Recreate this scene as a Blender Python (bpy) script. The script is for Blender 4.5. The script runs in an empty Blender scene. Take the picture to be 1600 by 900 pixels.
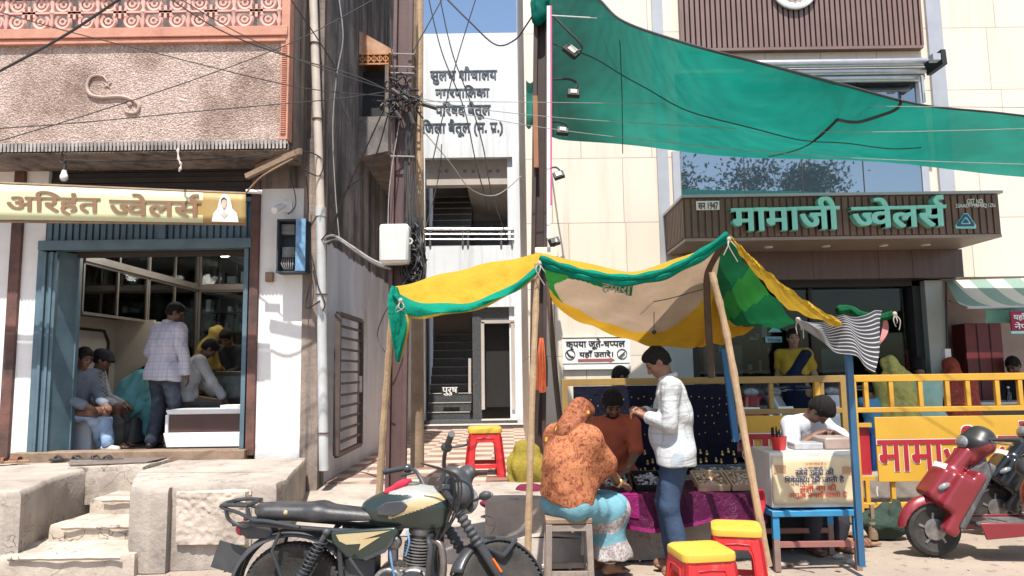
import bpy, bmesh, math, random
import numpy as np
from mathutils import Vector, Matrix, noise as mnoise
R = math.radians
random.seed(7)
sc = bpy.context.scene
COL = sc.collection
V = Vector

# ---------------------------------------------------------------- camera, sky, sun, exposure
F, PITCH, EYE = 1150.0, R(6.4), 1.55
cd = bpy.data.cameras.new('camera'); cam = bpy.data.objects.new('camera', cd); COL.objects.link(cam)
cd.sensor_width = 36; cd.lens = F / 1600 * 36; cd.clip_end = 2000; cd.clip_start = 0.05
ROLL = R(0.8)
cam.matrix_world = Matrix.Translation((0, 0, EYE)) @ Matrix.Rotation(R(90) + PITCH, 4, 'X') @ Matrix.Rotation(-ROLL, 4, 'Z')
sc.camera = cam
SUN_DIR = V((0.03, 0.43, -0.92)).normalized()          # the way the light travels
w = bpy.data.worlds.new("World"); sc.world = w; w.use_nodes = True
nt = w.node_tree; bg = nt.nodes['Background']
sky = nt.nodes.new('ShaderNodeTexSky'); sky.sky_type = 'NISHITA'; sky.sun_disc = False
sky.sun_elevation = math.asin(-SUN_DIR.z); sky.sun_rotation = math.atan2(-SUN_DIR.x, -SUN_DIR.y)
sky.air_density = 1.0; sky.dust_density = 1.6; sky.ozone_density = 1.3
nt.links.new(sky.outputs[0], bg.inputs[0]); bg.inputs[1].default_value = 0.12
sl = bpy.data.lights.new('sun', 'SUN'); sl.energy = 4.4; sl.angle = R(0.5); sl.color = (1.0, 0.95, 0.87)
sun = bpy.data.objects.new('sun', sl); COL.objects.link(sun)
sun.rotation_euler = SUN_DIR.to_track_quat('-Z', 'Y').to_euler(); sun.location = (-2, -10, 20)
sc.view_settings.view_transform = 'Standard'; sc.view_settings.look = 'None'
sc.view_settings.exposure = 0.86; sc.view_settings.gamma = 1
sc.cycles.max_bounces = 8; sc.cycles.transparent_max_bounces = 12
try:
    sc.cycles.use_denoising = True
    sc.cycles.caustics_reflective = False; sc.cycles.caustics_refractive = False
except Exception: pass

# ---------------------------------------------------------------- a point at depth Y seen at pixel (px, py) of the 1600x900 photograph
_c, _s = math.cos(PITCH), math.sin(PITCH)
_cr, _sr = math.cos(ROLL), math.sin(ROLL)
def _ray(px, py):
    u = (px - 800) / F; v = (450 - py) / F
    u, v = u * _cr + v * _sr, -u * _sr + v * _cr
    dy = _c - v * _s
    return u / dy, (_s + v * _c) / dy
def P(px, py, Y):
    a, b = _ray(px, py)
    return V((a * Y, Y, EYE + b * Y))
def X(px, Y, py=580): return P(px, py, Y).x
def Z(py, Y, px=800): return P(px, py, Y).z
def Yz(px, py, z): return (z - EYE) / _ray(px, py)[1]     # depth where a level surface of height z shows at a pixel
def G0(px, py, z=0.0):                                    # the point of a level surface seen at a pixel
    return P(px, py, Yz(px, py, z))
def rect(x0, y0, x1, y1, Y):                              # x and z extents of an upright rectangle
    return X(x0, Y, (y0 + y1) / 2), X(x1, Y, (y0 + y1) / 2), Z(y1, Y, (x0 + x1) / 2), Z(y0, Y, (x0 + x1) / 2)

# ---------------------------------------------------------------- objects
def thing(name, label, cat, loc=(0, 0, 0), rz=0, group=None):
    o = bpy.data.objects.new(name, None); COL.objects.link(o); o.empty_display_size = .1
    o.location = loc; o.rotation_euler = (0, 0, rz); o['label'] = label; o['category'] = cat
    if group: o['group'] = group
    return o
def tag(o, label, cat, group=None):
    o['label'] = label; o['category'] = cat
    if group: o['group'] = group
    return o
def kind(o, k='structure'):
    o['kind'] = k; return o
def dup(root, loc, rz=None, label=None, group=None, scale=None):
    r = root.copy(); COL.objects.link(r); r.location = loc
    if rz is not None: r.rotation_euler = (0, 0, rz)
    if scale: r.scale = (scale,) * 3
    if label: r['label'] = label
    if group: r['group'] = group
    for ch in list(root.children):
        c = ch.copy(); COL.objects.link(c); c.parent = r
        for g in ch.children:
            d = g.copy(); COL.objects.link(d); d.parent = c
    return r

class MB:
    def __init__(s): s.v = []; s.f = []; s.m = []
    def add(s, vs, fs, mi=0):
        b = len(s.v); s.v += [tuple(p) for p in vs]
        s.f += [tuple(i + b for i in f) for f in fs]; s.m += [mi] * len(fs); return s
    def box(s, x0, x1, y0, y1, z0, z1, mi=0):
        x0, x1 = min(x0, x1), max(x0, x1); y0, y1 = min(y0, y1), max(y0, y1); z0, z1 = min(z0, z1), max(z0, z1)
        vs = [(x, y, z) for z in (z0, z1) for y in (y0, y1) for x in (x0, x1)]
        return s.add(vs, [(0, 2, 3, 1), (4, 5, 7, 6), (0, 1, 5, 4), (2, 6, 7, 3), (0, 4, 6, 2), (1, 3, 7, 5)], mi)
    def bar(s, a, b, w, d=None, mi=0, up=(0, 0, 1)):       # square bar from a to b
        a, b = V(a), V(b); d = d or w; t = (b - a).normalized(); up = V(up)
        if abs(t.dot(up)) > .98: up = V((0, 1, 0))
        r = t.cross(up).normalized(); u = r.cross(t)
        vs = [p + r * sx * w / 2 + u * sy * d / 2 for p in (a, b) for sy in (-1, 1) for sx in (-1, 1)]
        return s.add(vs, [(0, 1, 3, 2), (4, 6, 7, 5), (0, 4, 5, 1), (2, 3, 7, 6), (0, 2, 6, 4), (1, 5, 7, 3)], mi)
    def pbox(s, x0, y0, x1, y1, Y, d=.1, mi=0):            # upright box whose front shows in a pixel rectangle at depth Y
        a, b, c, e = rect(x0, y0, x1, y1, Y)
        return s.box(a, b, Y, Y + d, c, e, mi)
    def quad(s, a, b, c, d, mi=0): return s.add([a, b, c, d], [(0, 1, 2, 3)], mi)
    def prism(s, pts, off, mi=0):                            # polygon pts (3-D), thickened by vector off
        n = len(pts); off = V(off); vs = [V(p) for p in pts] + [V(p) + off for p in pts]
        fs = [tuple(range(n))[::-1], tuple(range(n, 2 * n))] + [(i, (i + 1) % n, n + (i + 1) % n, n + i) for i in range(n)]
        return s.add(vs, fs, mi)
    def tube(s, pts, r, n=8, mi=0, caps=True, flat=1.0):
        pts = [V(p) for p in pts]; k = len(pts)
        rs = r if isinstance(r, (list, tuple)) else [r] * k
        vs = []; up = None
        for i, p in enumerate(pts):
            t = (pts[min(i + 1, k - 1)] - pts[max(i - 1, 0)])
            t = t.normalized() if t.length > 1e-9 else V((0, 0, 1))
            if up is None: up = V((0, 0, 1)) if abs(t.z) < .9 else V((0, 1, 0))
            u = (up - t * up.dot(t)); u = u.normalized() if u.length > 1e-6 else t.orthogonal().normalized()
            up = u; q = t.cross(u)
            for j in range(n):
                a = 2 * math.pi * j / n
                vs.append(p + (u * math.cos(a) * flat + q * math.sin(a)) * rs[i])
        fs = [(i * n + j, i * n + (j + 1) % n, (i + 1) * n + (j + 1) % n, (i + 1) * n + j) for i in range(k - 1) for j in range(n)]
        if caps: fs += [tuple(range(n))[::-1], tuple(range((k - 1) * n, k * n))]
        return s.add(vs, fs, mi)
    def lathe(s, prof, c, axis=(0, 0, 1), n=24, mi=0):       # prof: [(radius, height)] along the axis from c
        c = V(c); ax = V(axis).normalized(); a = ax.orthogonal().normalized(); b = ax.cross(a); k = len(prof)
        vs = [c + ax * h + (a * math.cos(2 * math.pi * j / n) + b * math.sin(2 * math.pi * j / n)) * r for r, h in prof for j in range(n)]
        fs = [(i * n + j, i * n + (j + 1) % n, (i + 1) * n + (j + 1) % n, (i + 1) * n + j) for i in range(k - 1) for j in range(n)]
        fs += [tuple(range(n))[::-1], tuple(range((k - 1) * n, k * n))]
        return s.add(vs, fs, mi)
    def torus(s, c, axis, rad, r, n=40, m=10, mi=0, a0=0, a1=2 * math.pi):
        c = V(c); ax = V(axis).normalized(); a = ax.orthogonal().normalized(); b = ax.cross(a)
        full = abs(a1 - a0 - 2 * math.pi) < 1e-6
        pts = [c + (a * math.cos(a0 + (a1 - a0) * i / n) + b * math.sin(a0 + (a1 - a0) * i / n)) * rad for i in range(n + 1)]
        return s.tube(pts, r, m, mi, caps=not full)
    def ball(s, c, r, n=12, mi=0, rot=None):
        r = r if isinstance(r, (tuple, list, Vector)) else (r, r, r); c = V(c)
        prof = [(math.sin(math.pi * i / n), -math.cos(math.pi * i / n)) for i in range(n + 1)]
        b = len(s.v); s.lathe([(max(p, 1e-4), h) for p, h in prof], (0, 0, 0), (0, 0, 1), n * 2, mi)
        for i in range(b, len(s.v)):
            q = V((s.v[i][0] * r[0], s.v[i][1] * r[1], s.v[i][2] * r[2]))
            if rot is not None: q = rot @ q
            s.v[i] = tuple(q + c)
        return s
    def grid(s, fn, nu, nv, mi=0):                            # fn(u,v) -> point; mi an int or fn(u,v)
        vs = [fn(i / nu, j / nv) for i in range(nu + 1) for j in range(nv + 1)]
        b = len(s.v); s.v += [tuple(p) for p in vs]
        for i in range(nu):
            for j in range(nv):
                q = i * (nv + 1) + j
                s.f.append((b + q, b + q + nv + 1, b + q + nv + 2, b + q + 1))
                s.m.append(mi((i + .5) / nu, (j + .5) / nv) if callable(mi) else mi)
        return s
    def xf(s, M, start=0):
        for i in range(start, len(s.v)): s.v[i] = tuple(M @ V(s.v[i]))
        return s
    def build(s, name, mats, parent=None, bevel=0, angle=38, local=False, solid=0, seg=2, smooth=True, sub=0):
        mats = mats if isinstance(mats, (list, tuple)) else [mats]
        me = bpy.data.meshes.new(name)
        org = V((0, 0, 0))
        vs = s.v
        if parent is None and not local and vs:
            a = np.array(vs); lo = a.min(0); hi = a.max(0)
            org = V(((lo[0] + hi[0]) / 2, (lo[1] + hi[1]) / 2, lo[2])); vs = (a - np.array(org)).tolist()
        me.from_pydata(vs, [], s.f)
        for m in mats: me.materials.append(m)
        me.polygons.foreach_set('material_index', s.m)
        if smooth:
            me.polygons.foreach_set('use_smooth', [True] * len(s.f))
        me.update()
        if smooth:
            try: me.set_sharp_from_angle(angle=R(angle))
            except Exception: pass
        o = bpy.data.objects.new(name, me); COL.objects.link(o)
        if parent is not None:
            o.parent = parent
            if not local:
                p = parent; l = V((0, 0, 0))
                while p is not None: l += p.location; p = p.parent
                o.location = -l
        else: o.location = org
        if solid:
            md = o.modifiers.new('s', 'SOLIDIFY'); md.thickness = solid; md.offset = 0
        if sub:
            md = o.modifiers.new('u', 'SUBSURF'); md.levels = sub; md.render_levels = sub
        if bevel:
            md = o.modifiers.new('b', 'BEVEL'); md.width = bevel; md.segments = seg; md.limit_method = 'ANGLE'; md.angle_limit = R(40)
        return o

# ---------------------------------------------------------------- materials
class G:
    def __init__(s, name):
        s.m = bpy.data.materials.new(name); s.m.use_nodes = True; s.t = s.m.node_tree
        s.b = s.t.nodes['Principled BSDF']; s.o = s.t.nodes['Material Output']
    def n(s, t, **kw):
        x = s.t.nodes.new(t)
        for k, v in kw.items(): setattr(x, k, v)
        return x
    def L(s, a, b): s.t.links.new(a, b)
    def put(s, sock, v):
        if hasattr(v, 'is_output') or isinstance(v, bpy.types.NodeSocket): s.L(v, sock)
        elif isinstance(v, (tuple, list)) and len(v) == 3 and sock.type == 'RGBA': sock.default_value = (*v, 1)
        else: sock.default_value = v
    def co(s, scale=(1, 1, 1), rot=(0, 0, 0), loc=(0, 0, 0), kind='Object'):
        t = s.n('ShaderNodeTexCoord'); m = s.n('ShaderNodeMapping'); s.L(t.outputs[kind], m.inputs[0])
        m.inputs['Scale'].default_value = scale; m.inputs['Rotation'].default_value = rot; m.inputs['Location'].default_value = loc
        return m.outputs[0]
    def noise(s, co, scale, detail=6, rough=.6, dist=0):
        x = s.n('ShaderNodeTexNoise'); s.L(co, x.inputs['Vector']); x.inputs['Scale'].default_value = scale
        x.inputs['Detail'].default_value = detail; x.inputs['Roughness'].default_value = rough; x.inputs['Distortion'].default_value = dist
        return x.outputs['Fac']
    def voro(s, co, scale, feature='F1', out='Distance', rand=1):
        x = s.n('ShaderNodeTexVoronoi', feature=feature); s.L(co, x.inputs['Vector']); x.inputs['Scale'].default_value = scale
        x.inputs['Randomness'].default_value = rand
        return x.outputs[out]
    def wave(s, co, scale, dist=0, direction='X', prof='SIN', dscale=1):
        x = s.n('ShaderNodeTexWave', bands_direction=direction, wave_profile=prof); s.L(co, x.inputs['Vector'])
        x.inputs['Scale'].default_value = scale; x.inputs['Distortion'].default_value = dist; x.inputs['Detail'].default_value = 2
        x.inputs['Detail Scale'].default_value = dscale
        return x.outputs['Fac']
    def ramp(s, f, *st):
        x = s.n('ShaderNodeValToRGB'); s.L(f, x.inputs[0]); e = x.color_ramp.elements
        while len(e) < len(st): e.new(.5)
        for i, (p, c) in enumerate(st):
            c = (c, c, c) if isinstance(c, (int, float)) else c
            e[i].position = p; e[i].color = (*c, 1)
        return x.outputs[0]
    def mix(s, f, a, b, mode='MIX'):
        x = s.n('ShaderNodeMix', data_type='RGBA', blend_type=mode)
        s.put(x.inputs[0], f); s.put(x.inputs[6], a); s.put(x.inputs[7], b)
        return x.outputs[2]
    def math(s, op, a, b=0):
        x = s.n('ShaderNodeMath', operation=op); s.put(x.inputs[0], a); s.put(x.inputs[1], b); return x.outputs[0]
    def sep(s, v):
        x = s.n('ShaderNodeSeparateXYZ'); s.L(v, x.inputs[0]); return x.outputs
    def comb(s, a, b, c):
        x = s.n('ShaderNodeCombineXYZ'); s.put(x.inputs[0], a); s.put(x.inputs[1], b); s.put(x.inputs[2], c); return x.outputs[0]
    def bump(s, h, st=.3, dist=.02):
        x = s.n('ShaderNodeBump'); s.L(h, x.inputs['Height']); x.inputs['Strength'].default_value = st; x.inputs['Distance'].default_value = dist
        s.L(x.outputs[0], s.b.inputs['Normal'])
    def fin(s, col, rough=.7, metal=0, spec=None):
        s.put(s.b.inputs['Base Color'], col); s.put(s.b.inputs['Roughness'], rough); s.b.inputs['Metallic'].default_value = metal
        if spec is not None: s.b.inputs['Specular IOR Level'].default_value = spec
        return s.m

def mat(name, c, c2=None, scale=3, lo=.35, hi=.68, rough=.75, metal=0, bump=0, bscale=50, streak=None, sw=(.45, .75),
        stretch=(1, 1, 1), spec=None, speck=None, speck_at=(.62, .7), speck_scale=30, coat=0, crack=None, sstretch=(7, 7, .35), bdist=.02):
    g = G(name); co = g.co(stretch)
    col = c
    c2 = c2 or tuple(x * .82 for x in c)
    f = g.noise(co, scale, 8, .62)
    col = g.mix(g.ramp(f, (lo, 0), (hi, 1)), c, c2)
    if streak:
        f2 = g.noise(g.co(sstretch), 1.0, 7, .65)
        col = g.mix(g.ramp(f2, (sw[0], 0), (sw[1], 1)), col, streak)
    if speck:
        f3 = g.noise(g.co(loc=(3, 1, 2)), speck_scale, 5, .6)
        col = g.mix(g.ramp(f3, (speck_at[0], 0), (speck_at[1], 1)), col, speck)
    if crack:
        e = g.voro(g.co(), 1.7, 'DISTANCE_TO_EDGE'); n5 = g.noise(g.co(loc=(9, 1, 5)), 1.3, 4)
        wv = g.n('ShaderNodeVectorMath', operation='ADD'); dn = g.n('ShaderNodeTexNoise'); dn.inputs['Scale'].default_value = 5; g.L(g.co(), dn.inputs[0]); g.L(g.co(), wv.inputs[0]); g.L(dn.outputs['Color'], wv.inputs[1]); e = g.voro(wv.outputs[0], 1.3, 'DISTANCE_TO_EDGE')
        col = g.mix(g.math('MULTIPLY', g.ramp(e, (.0, 1), (.013, 0)), g.ramp(n5, (.5, 0), (.56, 1))), col, crack)
    if bump: g.bump(g.noise(co, bscale, 6, .65), bump, bdist)
    m = g.fin(col, rough, metal, spec)
    if coat: g.b.inputs['Coat Weight'].default_value = coat; g.b.inputs['Coat Roughness'].default_value = .08
    return m
def emis(name, c, st):
    g = G(name); g.fin(c, .4); g.put(g.b.inputs['Emission Color'], c); g.b.inputs['Emission Strength'].default_value = st; return g.m
def glass(name, tint=(.75, .85, .85), refl=.12, rough=.02, opaque=0):
    g = G(name); t = g.n('ShaderNodeBsdfTransparent'); t.inputs[0].default_value = (*tint, 1)
    gl = g.n('ShaderNodeBsdfGlossy'); gl.inputs['Roughness'].default_value = rough
    fr = g.n('ShaderNodeFresnel'); fr.inputs[0].default_value = 1.5
    f = g.math('ADD', fr.outputs[0], refl)
    mx = g.n('ShaderNodeMixShader'); g.L(f, mx.inputs[0]); g.L(t.outputs[0], mx.inputs[1]); g.L(gl.outputs[0], mx.inputs[2])
    g.L(mx.outputs[0], g.o.inputs[0]); return g.m
def cloth(name, c, c2=None, scale=5, transl=.25, rough=.9, weave=900):
    g = G(name); co = g.co()
    col = g.mix(g.ramp(g.noise(co, scale, 6, .6), (.35, 0), (.7, 1)), c, c2 or tuple(x * .8 for x in c))
    col = g.mix(g.ramp(g.noise(g.co(loc=(7, 2, 4)), 6, 7, .7), (.56, 0), (.78, .4)), col, tuple(x * .45 + .02 for x in c))
    g.bump(g.math('ADD', g.noise(co, 9, 6, .65, 1.2), g.noise(g.co((3, 3, 1)), 4, 4, .6, 2)), .55, .035)
    m = g.fin(col, rough, 0, .2)
    if transl:
        tr = g.n('ShaderNodeBsdfTranslucent'); g.L(col, tr.inputs[0]); mx = g.n('ShaderNodeMixShader'); mx.inputs[0].default_value = transl
        g.L(g.b.outputs[0], mx.inputs[1]); g.L(tr.outputs[0], mx.inputs[2]); g.L(mx.outputs[0], g.o.inputs[0])
    return m

# ---------------------------------------------------------------- lettering (Devanagari composed glyph by glyph)
def _glyphs(s, off):
    c = bpy.data.curves.new('t', 'FONT'); c.body = s; c.size = 1; c.offset = off; c.resolution_u = 3
    o = bpy.data.objects.new('t', c); COL.objects.link(o)
    bpy.context.view_layer.update()
    me = bpy.data.meshes.new_from_object(o.evaluated_get(bpy.context.evaluated_depsgraph_get()))
    bpy.data.objects.remove(o); bpy.data.curves.remove(c)
    return me
_adv = {}
def _maxx(t, off):
    me = _glyphs(t, off); m = max((v.co.x for v in me.vertices), default=0); bpy.data.meshes.remove(me); return m
def advance(ch):
    if ch not in _adv: _adv[ch] = _maxx(ch + 'अ', 0) - _maxx('अ', 0)
    return _adv[ch]
def lettering(tokens, off=.012, stroke=.085):
    """tokens: strings; ('half', s, keep) keeps the left share of a glyph; 'REPH' / 'RAKAR' add strokes to the last glyph. -> bmesh in the XY plane"""
    bm = bmesh.new(); x = 0.0; k = 0; last = .5
    lay = bm.verts.layers.float.new('lay')
    for t in tokens:
        if t in ('REPH', 'RAKAR'):
            pts = [(-.09, .60), (-.19, .68), (-.23, .78), (-.17, .86), (-.02, .87)] if t == 'REPH' else [(-.14, .20), (-.28, .08), (-.40, .0)]
            hw = stroke / 2 + off; prev = None; k += 1
            for i, (a, b) in enumerate(pts):
                d = V(pts[min(i + 1, len(pts) - 1)]) - V(pts[max(i - 1, 0)]); d.normalize(); nrm = V((-d.y, d.x)) * hw
                cur = (bm.verts.new((x + a + nrm.x, b + nrm.y, 0)), bm.verts.new((x + a - nrm.x, b - nrm.y, 0)))
                for c in cur: c[lay] = 5.6
                if prev: bm.faces.new((prev[0], prev[1], cur[1], cur[0]))
                prev = cur
            continue
        keep = 1
        if isinstance(t, tuple): _, t, keep = t
        for ch in t:
            if ch == ' ': x += .26; continue
            me = _glyphs(ch, 0); b2 = bmesh.new(); b2.from_mesh(me); bpy.data.meshes.remove(me); k += 1; adv = advance(ch)
            if keep < 1:
                x0 = min(v.co.x for v in b2.verts); x1 = max(v.co.x for v in b2.verts); adv = x0 + (x1 - x0) * keep
                bmesh.ops.bisect_plane(b2, geom=b2.verts[:] + b2.edges[:] + b2.faces[:], plane_co=(adv, 0, 0), plane_no=(1, 0, 0), clear_outer=True)
            for ci, (dx, dy) in enumerate(((-off, -off * .5), (off, -off * .5), (-off, off * .5), (off, off * .5)) if off > .004 else ((0, 0),)):
                mp = {}
                for v in b2.verts: mp[v] = bm.verts.new((v.co.x + x + dx, v.co.y + dy, 0)); mp[v][lay] = ((k * 4 + ci) % 12) * .45
                for f in b2.faces:
                    try: bm.faces.new([mp[v] for v in f.verts])
                    except ValueError: pass
            x += adv; b2.free()
    return bm
def write(name, tokens, px, Y, m, parent=None, depth=.006, off=.012, slope=0.0, map3=None, mside=None, label=None):
    """lettering fitted into the pixel rectangle rect (x0, y0, x1, y1) at depth Y, or through map3(u, v, d) -> point"""
    bm = lettering(tokens, off)
    vs = [v.co.copy() for v in bm.verts]
    ax0, ax1 = min(v.x for v in vs), max(v.x for v in vs); ay0, ay1 = min(v.y for v in vs), max(v.y for v in vs)
    lay = bm.verts.layers.float['lay']
    r = bmesh.ops.extrude_face_region(bm, geom=bm.faces[:])
    for v in bm.verts: v.co.z = -.06 * v[lay]
    for e in r['geom']:
        if isinstance(e, bmesh.types.BMVert): e.co.z = 1 + .06 * e[lay]
    x0, y0, x1, y1 = px
    if map3 is None:
        xa, xb, za, zb = globals()['rect'](x0, y0, x1, y1, Y)
        map3 = lambda u, v, d: V((xa + (xb - xa) * u, Y - d * depth, za + (zb - za) * v + slope * (u - .5)))
    for v in bm.verts:
        v.co = map3((v.co.x - ax0) / (ax1 - ax0), (v.co.y - ay0) / (ay1 - ay0), v.co.z)
    bmesh.ops.recalc_face_normals(bm, faces=bm.faces[:])
    mb = MB(); bm.verts.index_update(); mb.v = [tuple(v.co) for v in bm.verts]; mb.f = [tuple(v.index for v in f.verts) for f in bm.faces]; mb.m = [0] * len(mb.f)
    bm.free()
    return mb.build(name, m, parent, smooth=False)
JW = [('half', 'ज', .60), 'वेल', 'स', 'REPH']

def curve_pts(pts, n=8):                                     # Catmull-Rom through points
    pts = [V(p) for p in pts]; out = []
    for i in range(len(pts) - 1):
        p0, p1, p2, p3 = pts[max(i - 1, 0)], pts[i], pts[i + 1], pts[min(i + 2, len(pts) - 1)]
        for k in range(n):
            t = k / n
            out.append(.5 * ((2 * p1) + (p2 - p0) * t + (2 * p0 - 5 * p1 + 4 * p2 - p3) * t * t + (3 * p1 - p0 - 3 * p2 + p3) * t ** 3))
    out.append(pts[-1]); return out
def along(pts, t):                                            # point at share t of a polyline
    pts = [V(p) for p in pts]; L = [(pts[i + 1] - pts[i]).length for i in range(len(pts) - 1)]; s = t * sum(L)
    for i, l in enumerate(L):
        if s <= l or i == len(L) - 1: return pts[i].lerp(pts[i + 1], min(1, s / max(l, 1e-9)))
        s -= l
# ---------------------------------------------------------------- smooth bodies: signed distances meshed with surface nets
def _A(v): return np.array(v, dtype=np.float32)
class SDF:
    def __init__(s): s.p = []
    def cap(s, a, b, ra, rb=None, k=.02, op='u'): s.p.append(('c', _A(a), _A(b), ra, ra if rb is None else rb, k, op)); return s
    def ell(s, c, r, rot=None, k=.02, op='u'):
        r = (r, r, r) if isinstance(r, (int, float)) else r
        s.p.append(('e', _A(c), _A(r), None if rot is None else np.array(rot, dtype=np.float32), 0, k, op)); return s
    def box(s, c, h, rad=.01, rot=None, k=.005, op='u'):
        s.p.append(('b', _A(c), _A(h), None if rot is None else np.array(rot, dtype=np.float32), rad, k, op)); return s
    def plane(s, p, n): s.p.append(('p', _A(p), _A(n), 0, 0, 0, 'i')); return s     # removes the side n points to
    def bounds(s):
        lo = np.full(3, 1e9); hi = np.full(3, -1e9)
        for q in s.p:
            if q[6] != 'u': continue
            if q[0] == 'c': a = np.minimum(q[1] - q[3], q[2] - q[4]); b = np.maximum(q[1] + q[3], q[2] + q[4])
            elif q[0] == 'e': m = q[2] if q[3] is None else np.full(3, q[2].max()); a = q[1] - m; b = q[1] + m
            else: m = q[2] + q[4] if q[3] is None else np.full(3, np.linalg.norm(q[2]) + q[4]); a = q[1] - m; b = q[1] + m
            lo = np.minimum(lo, a); hi = np.maximum(hi, b)
        return lo, hi
    def mesh(s, res=.01, disp=None):
        lo, hi = s.bounds(); lo = lo - 4 * res - .02; hi = hi + 4 * res + .02
        n = np.ceil((hi - lo) / res).astype(int) + 1
        ax = [(lo[i] + np.arange(n[i]) * res).astype(np.float32) for i in range(3)]
        D = np.full(n, 1.0, dtype=np.float32)
        for t, a, b, c, d, k, op in s.p:
            if t == 'p':
                sl = (slice(None),) * 3
            else:
                if t == 'c': l = np.minimum(a - c, b - d); h = np.maximum(a + c, b + d)
                elif t == 'e': m = b if c is None else np.full(3, b.max()); l = a - m; h = a + m
                else: m = b + d if c is None else np.full(3, np.linalg.norm(b) + d); l = a - m; h = a + m
                mg = k * 1.6 + 3 * res
                i0 = np.maximum(((l - mg - lo) / res).astype(int), 0); i1 = np.minimum(((h + mg - lo) / res).astype(int) + 2, n)
                if (i1 <= i0).any(): continue
                sl = tuple(slice(i0[i], i1[i]) for i in range(3))
            Xg = ax[0][sl[0]][:, None, None]; Yg = ax[1][sl[1]][None, :, None]; Zg = ax[2][sl[2]][None, None, :]
            if t == 'p':
                np.maximum(D, (Xg - a[0]) * b[0] + (Yg - a[1]) * b[1] + (Zg - a[2]) * b[2], out=D); continue
            if t == 'c':
                ba = b - a; L2 = max(float(ba @ ba), 1e-9)
                hh = np.clip(((Xg - a[0]) * ba[0] + (Yg - a[1]) * ba[1] + (Zg - a[2]) * ba[2]) / L2, 0, 1)
                d1 = np.sqrt((Xg - a[0] - hh * ba[0]) ** 2 + (Yg - a[1] - hh * ba[1]) ** 2 + (Zg - a[2] - hh * ba[2]) ** 2) - (c + (d - c) * hh)
            else:
                x, y, z = Xg - a[0], Yg - a[1], Zg - a[2]
                if c is not None:
                    M = c.T
                    x, y, z = M[0, 0] * x + M[0, 1] * y + M[0, 2] * z, M[1, 0] * x + M[1, 1] * y + M[1, 2] * z, M[2, 0] * x + M[2, 1] * y + M[2, 2] * z
                if t == 'e':
                    k0 = np.sqrt((x / b[0]) ** 2 + (y / b[1]) ** 2 + (z / b[2]) ** 2)
                    k1 = np.sqrt((x / b[0] ** 2) ** 2 + (y / b[1] ** 2) ** 2 + (z / b[2] ** 2) ** 2)
                    d1 = k0 * (k0 - 1) / np.maximum(k1, 1e-6)
                else:
                    qx, qy, qz = np.abs(x) - b[0], np.abs(y) - b[1], np.abs(z) - b[2]
                    d1 = np.sqrt(np.maximum(qx, 0) ** 2 + np.maximum(qy, 0) ** 2 + np.maximum(qz, 0) ** 2) + np.minimum(np.maximum(np.maximum(qx, qy), qz), 0) - d
            o = D[sl]
            if op == 'u':
                h2 = np.maximum(k - np.abs(o - d1), 0) / max(k, 1e-6); D[sl] = np.minimum(o, d1) - h2 * h2 * k * .25
            elif op == 's':
                d1 = -d1; h2 = np.maximum(k - np.abs(o - d1), 0) / max(k, 1e-6); D[sl] = np.maximum(o, d1) + h2 * h2 * k * .25
            else:
                D[sl] = np.maximum(o, d1)
        if disp is not None:
            D += disp(ax[0][:, None, None], ax[1][None, :, None], ax[2][None, None, :]).astype(np.float32)
        return _nets(D, lo, res)
def _nets(D, lo, res):
    S = D < 0
    n = np.array(D.shape) - 1
    cnt = np.zeros(n, np.int8); crn = [(i, j, k) for i in (0, 1) for j in (0, 1) for k in (0, 1)]
    for i, j, k in crn: cnt += S[i:i + n[0], j:j + n[1], k:k + n[2]]
    act = np.argwhere((cnt > 0) & (cnt < 8))
    if not len(act): return [], []
    idx = np.full(n, -1, np.int64); idx[act[:, 0], act[:, 1], act[:, 2]] = np.arange(len(act))
    val = {c: D[act[:, 0] + c[0], act[:, 1] + c[1], act[:, 2] + c[2]] for c in crn}
    acc = np.zeros((len(act), 3)); w = np.zeros(len(act))
    for a in crn:
        for d in range(3):
            if a[d]: continue
            b = list(a); b[d] = 1; b = tuple(b)
            va, vb = val[a], val[b]; m = (va < 0) != (vb < 0)
            t = np.where(m, va / np.where(m, va - vb, 1), 0)
            p = np.repeat(np.array(a, float)[None], len(act), 0); p[:, d] += t
            acc += p * m[:, None]; w += m
    vs = lo + (act + acc / w[:, None]) * res
    fs = []
    for d in range(3):
        e, f = (d + 1) % 3, (d + 2) % 3
        s0 = [slice(None)] * 3; s1 = [slice(None)] * 3; s0[d] = slice(0, -1); s1[d] = slice(1, None)
        A_, B_ = S[tuple(s0)], S[tuple(s1)]
        ed = np.argwhere(A_ != B_)
        ok = (ed[:, e] > 0) & (ed[:, f] > 0) & (ed[:, e] < n[e]) & (ed[:, f] < n[f]) & (ed[:, d] < n[d])
        ed = ed[ok]
        if not len(ed): continue
        flip = A_[ed[:, 0], ed[:, 1], ed[:, 2]]
        q = []
        for de, df in ((-1, -1), (0, -1), (0, 0), (-1, 0)):
            c = ed.copy(); c[:, e] += de; c[:, f] += df; q.append(idx[c[:, 0], c[:, 1], c[:, 2]])
        q = np.stack(q, 1); q[~flip] = q[~flip][:, ::-1]; fs.append(q)
    fs = np.concatenate(fs)
    fs = fs[(fs >= 0).all(1)]
    # two rounds of gentle smoothing
    E = np.concatenate([fs[:, [0, 1]], fs[:, [1, 2]], fs[:, [2, 3]], fs[:, [3, 0]]])
    for lam in (.45, .3):
        a = np.zeros_like(vs); c = np.zeros(len(vs))
        for u, v in ((0, 1), (1, 0)):
            np.add.at(a, E[:, u], vs[E[:, v]]); np.add.at(c, E[:, u], 1)
        vs = vs + lam * (a / np.maximum(c, 1)[:, None] - vs)
    return vs, fs
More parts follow.
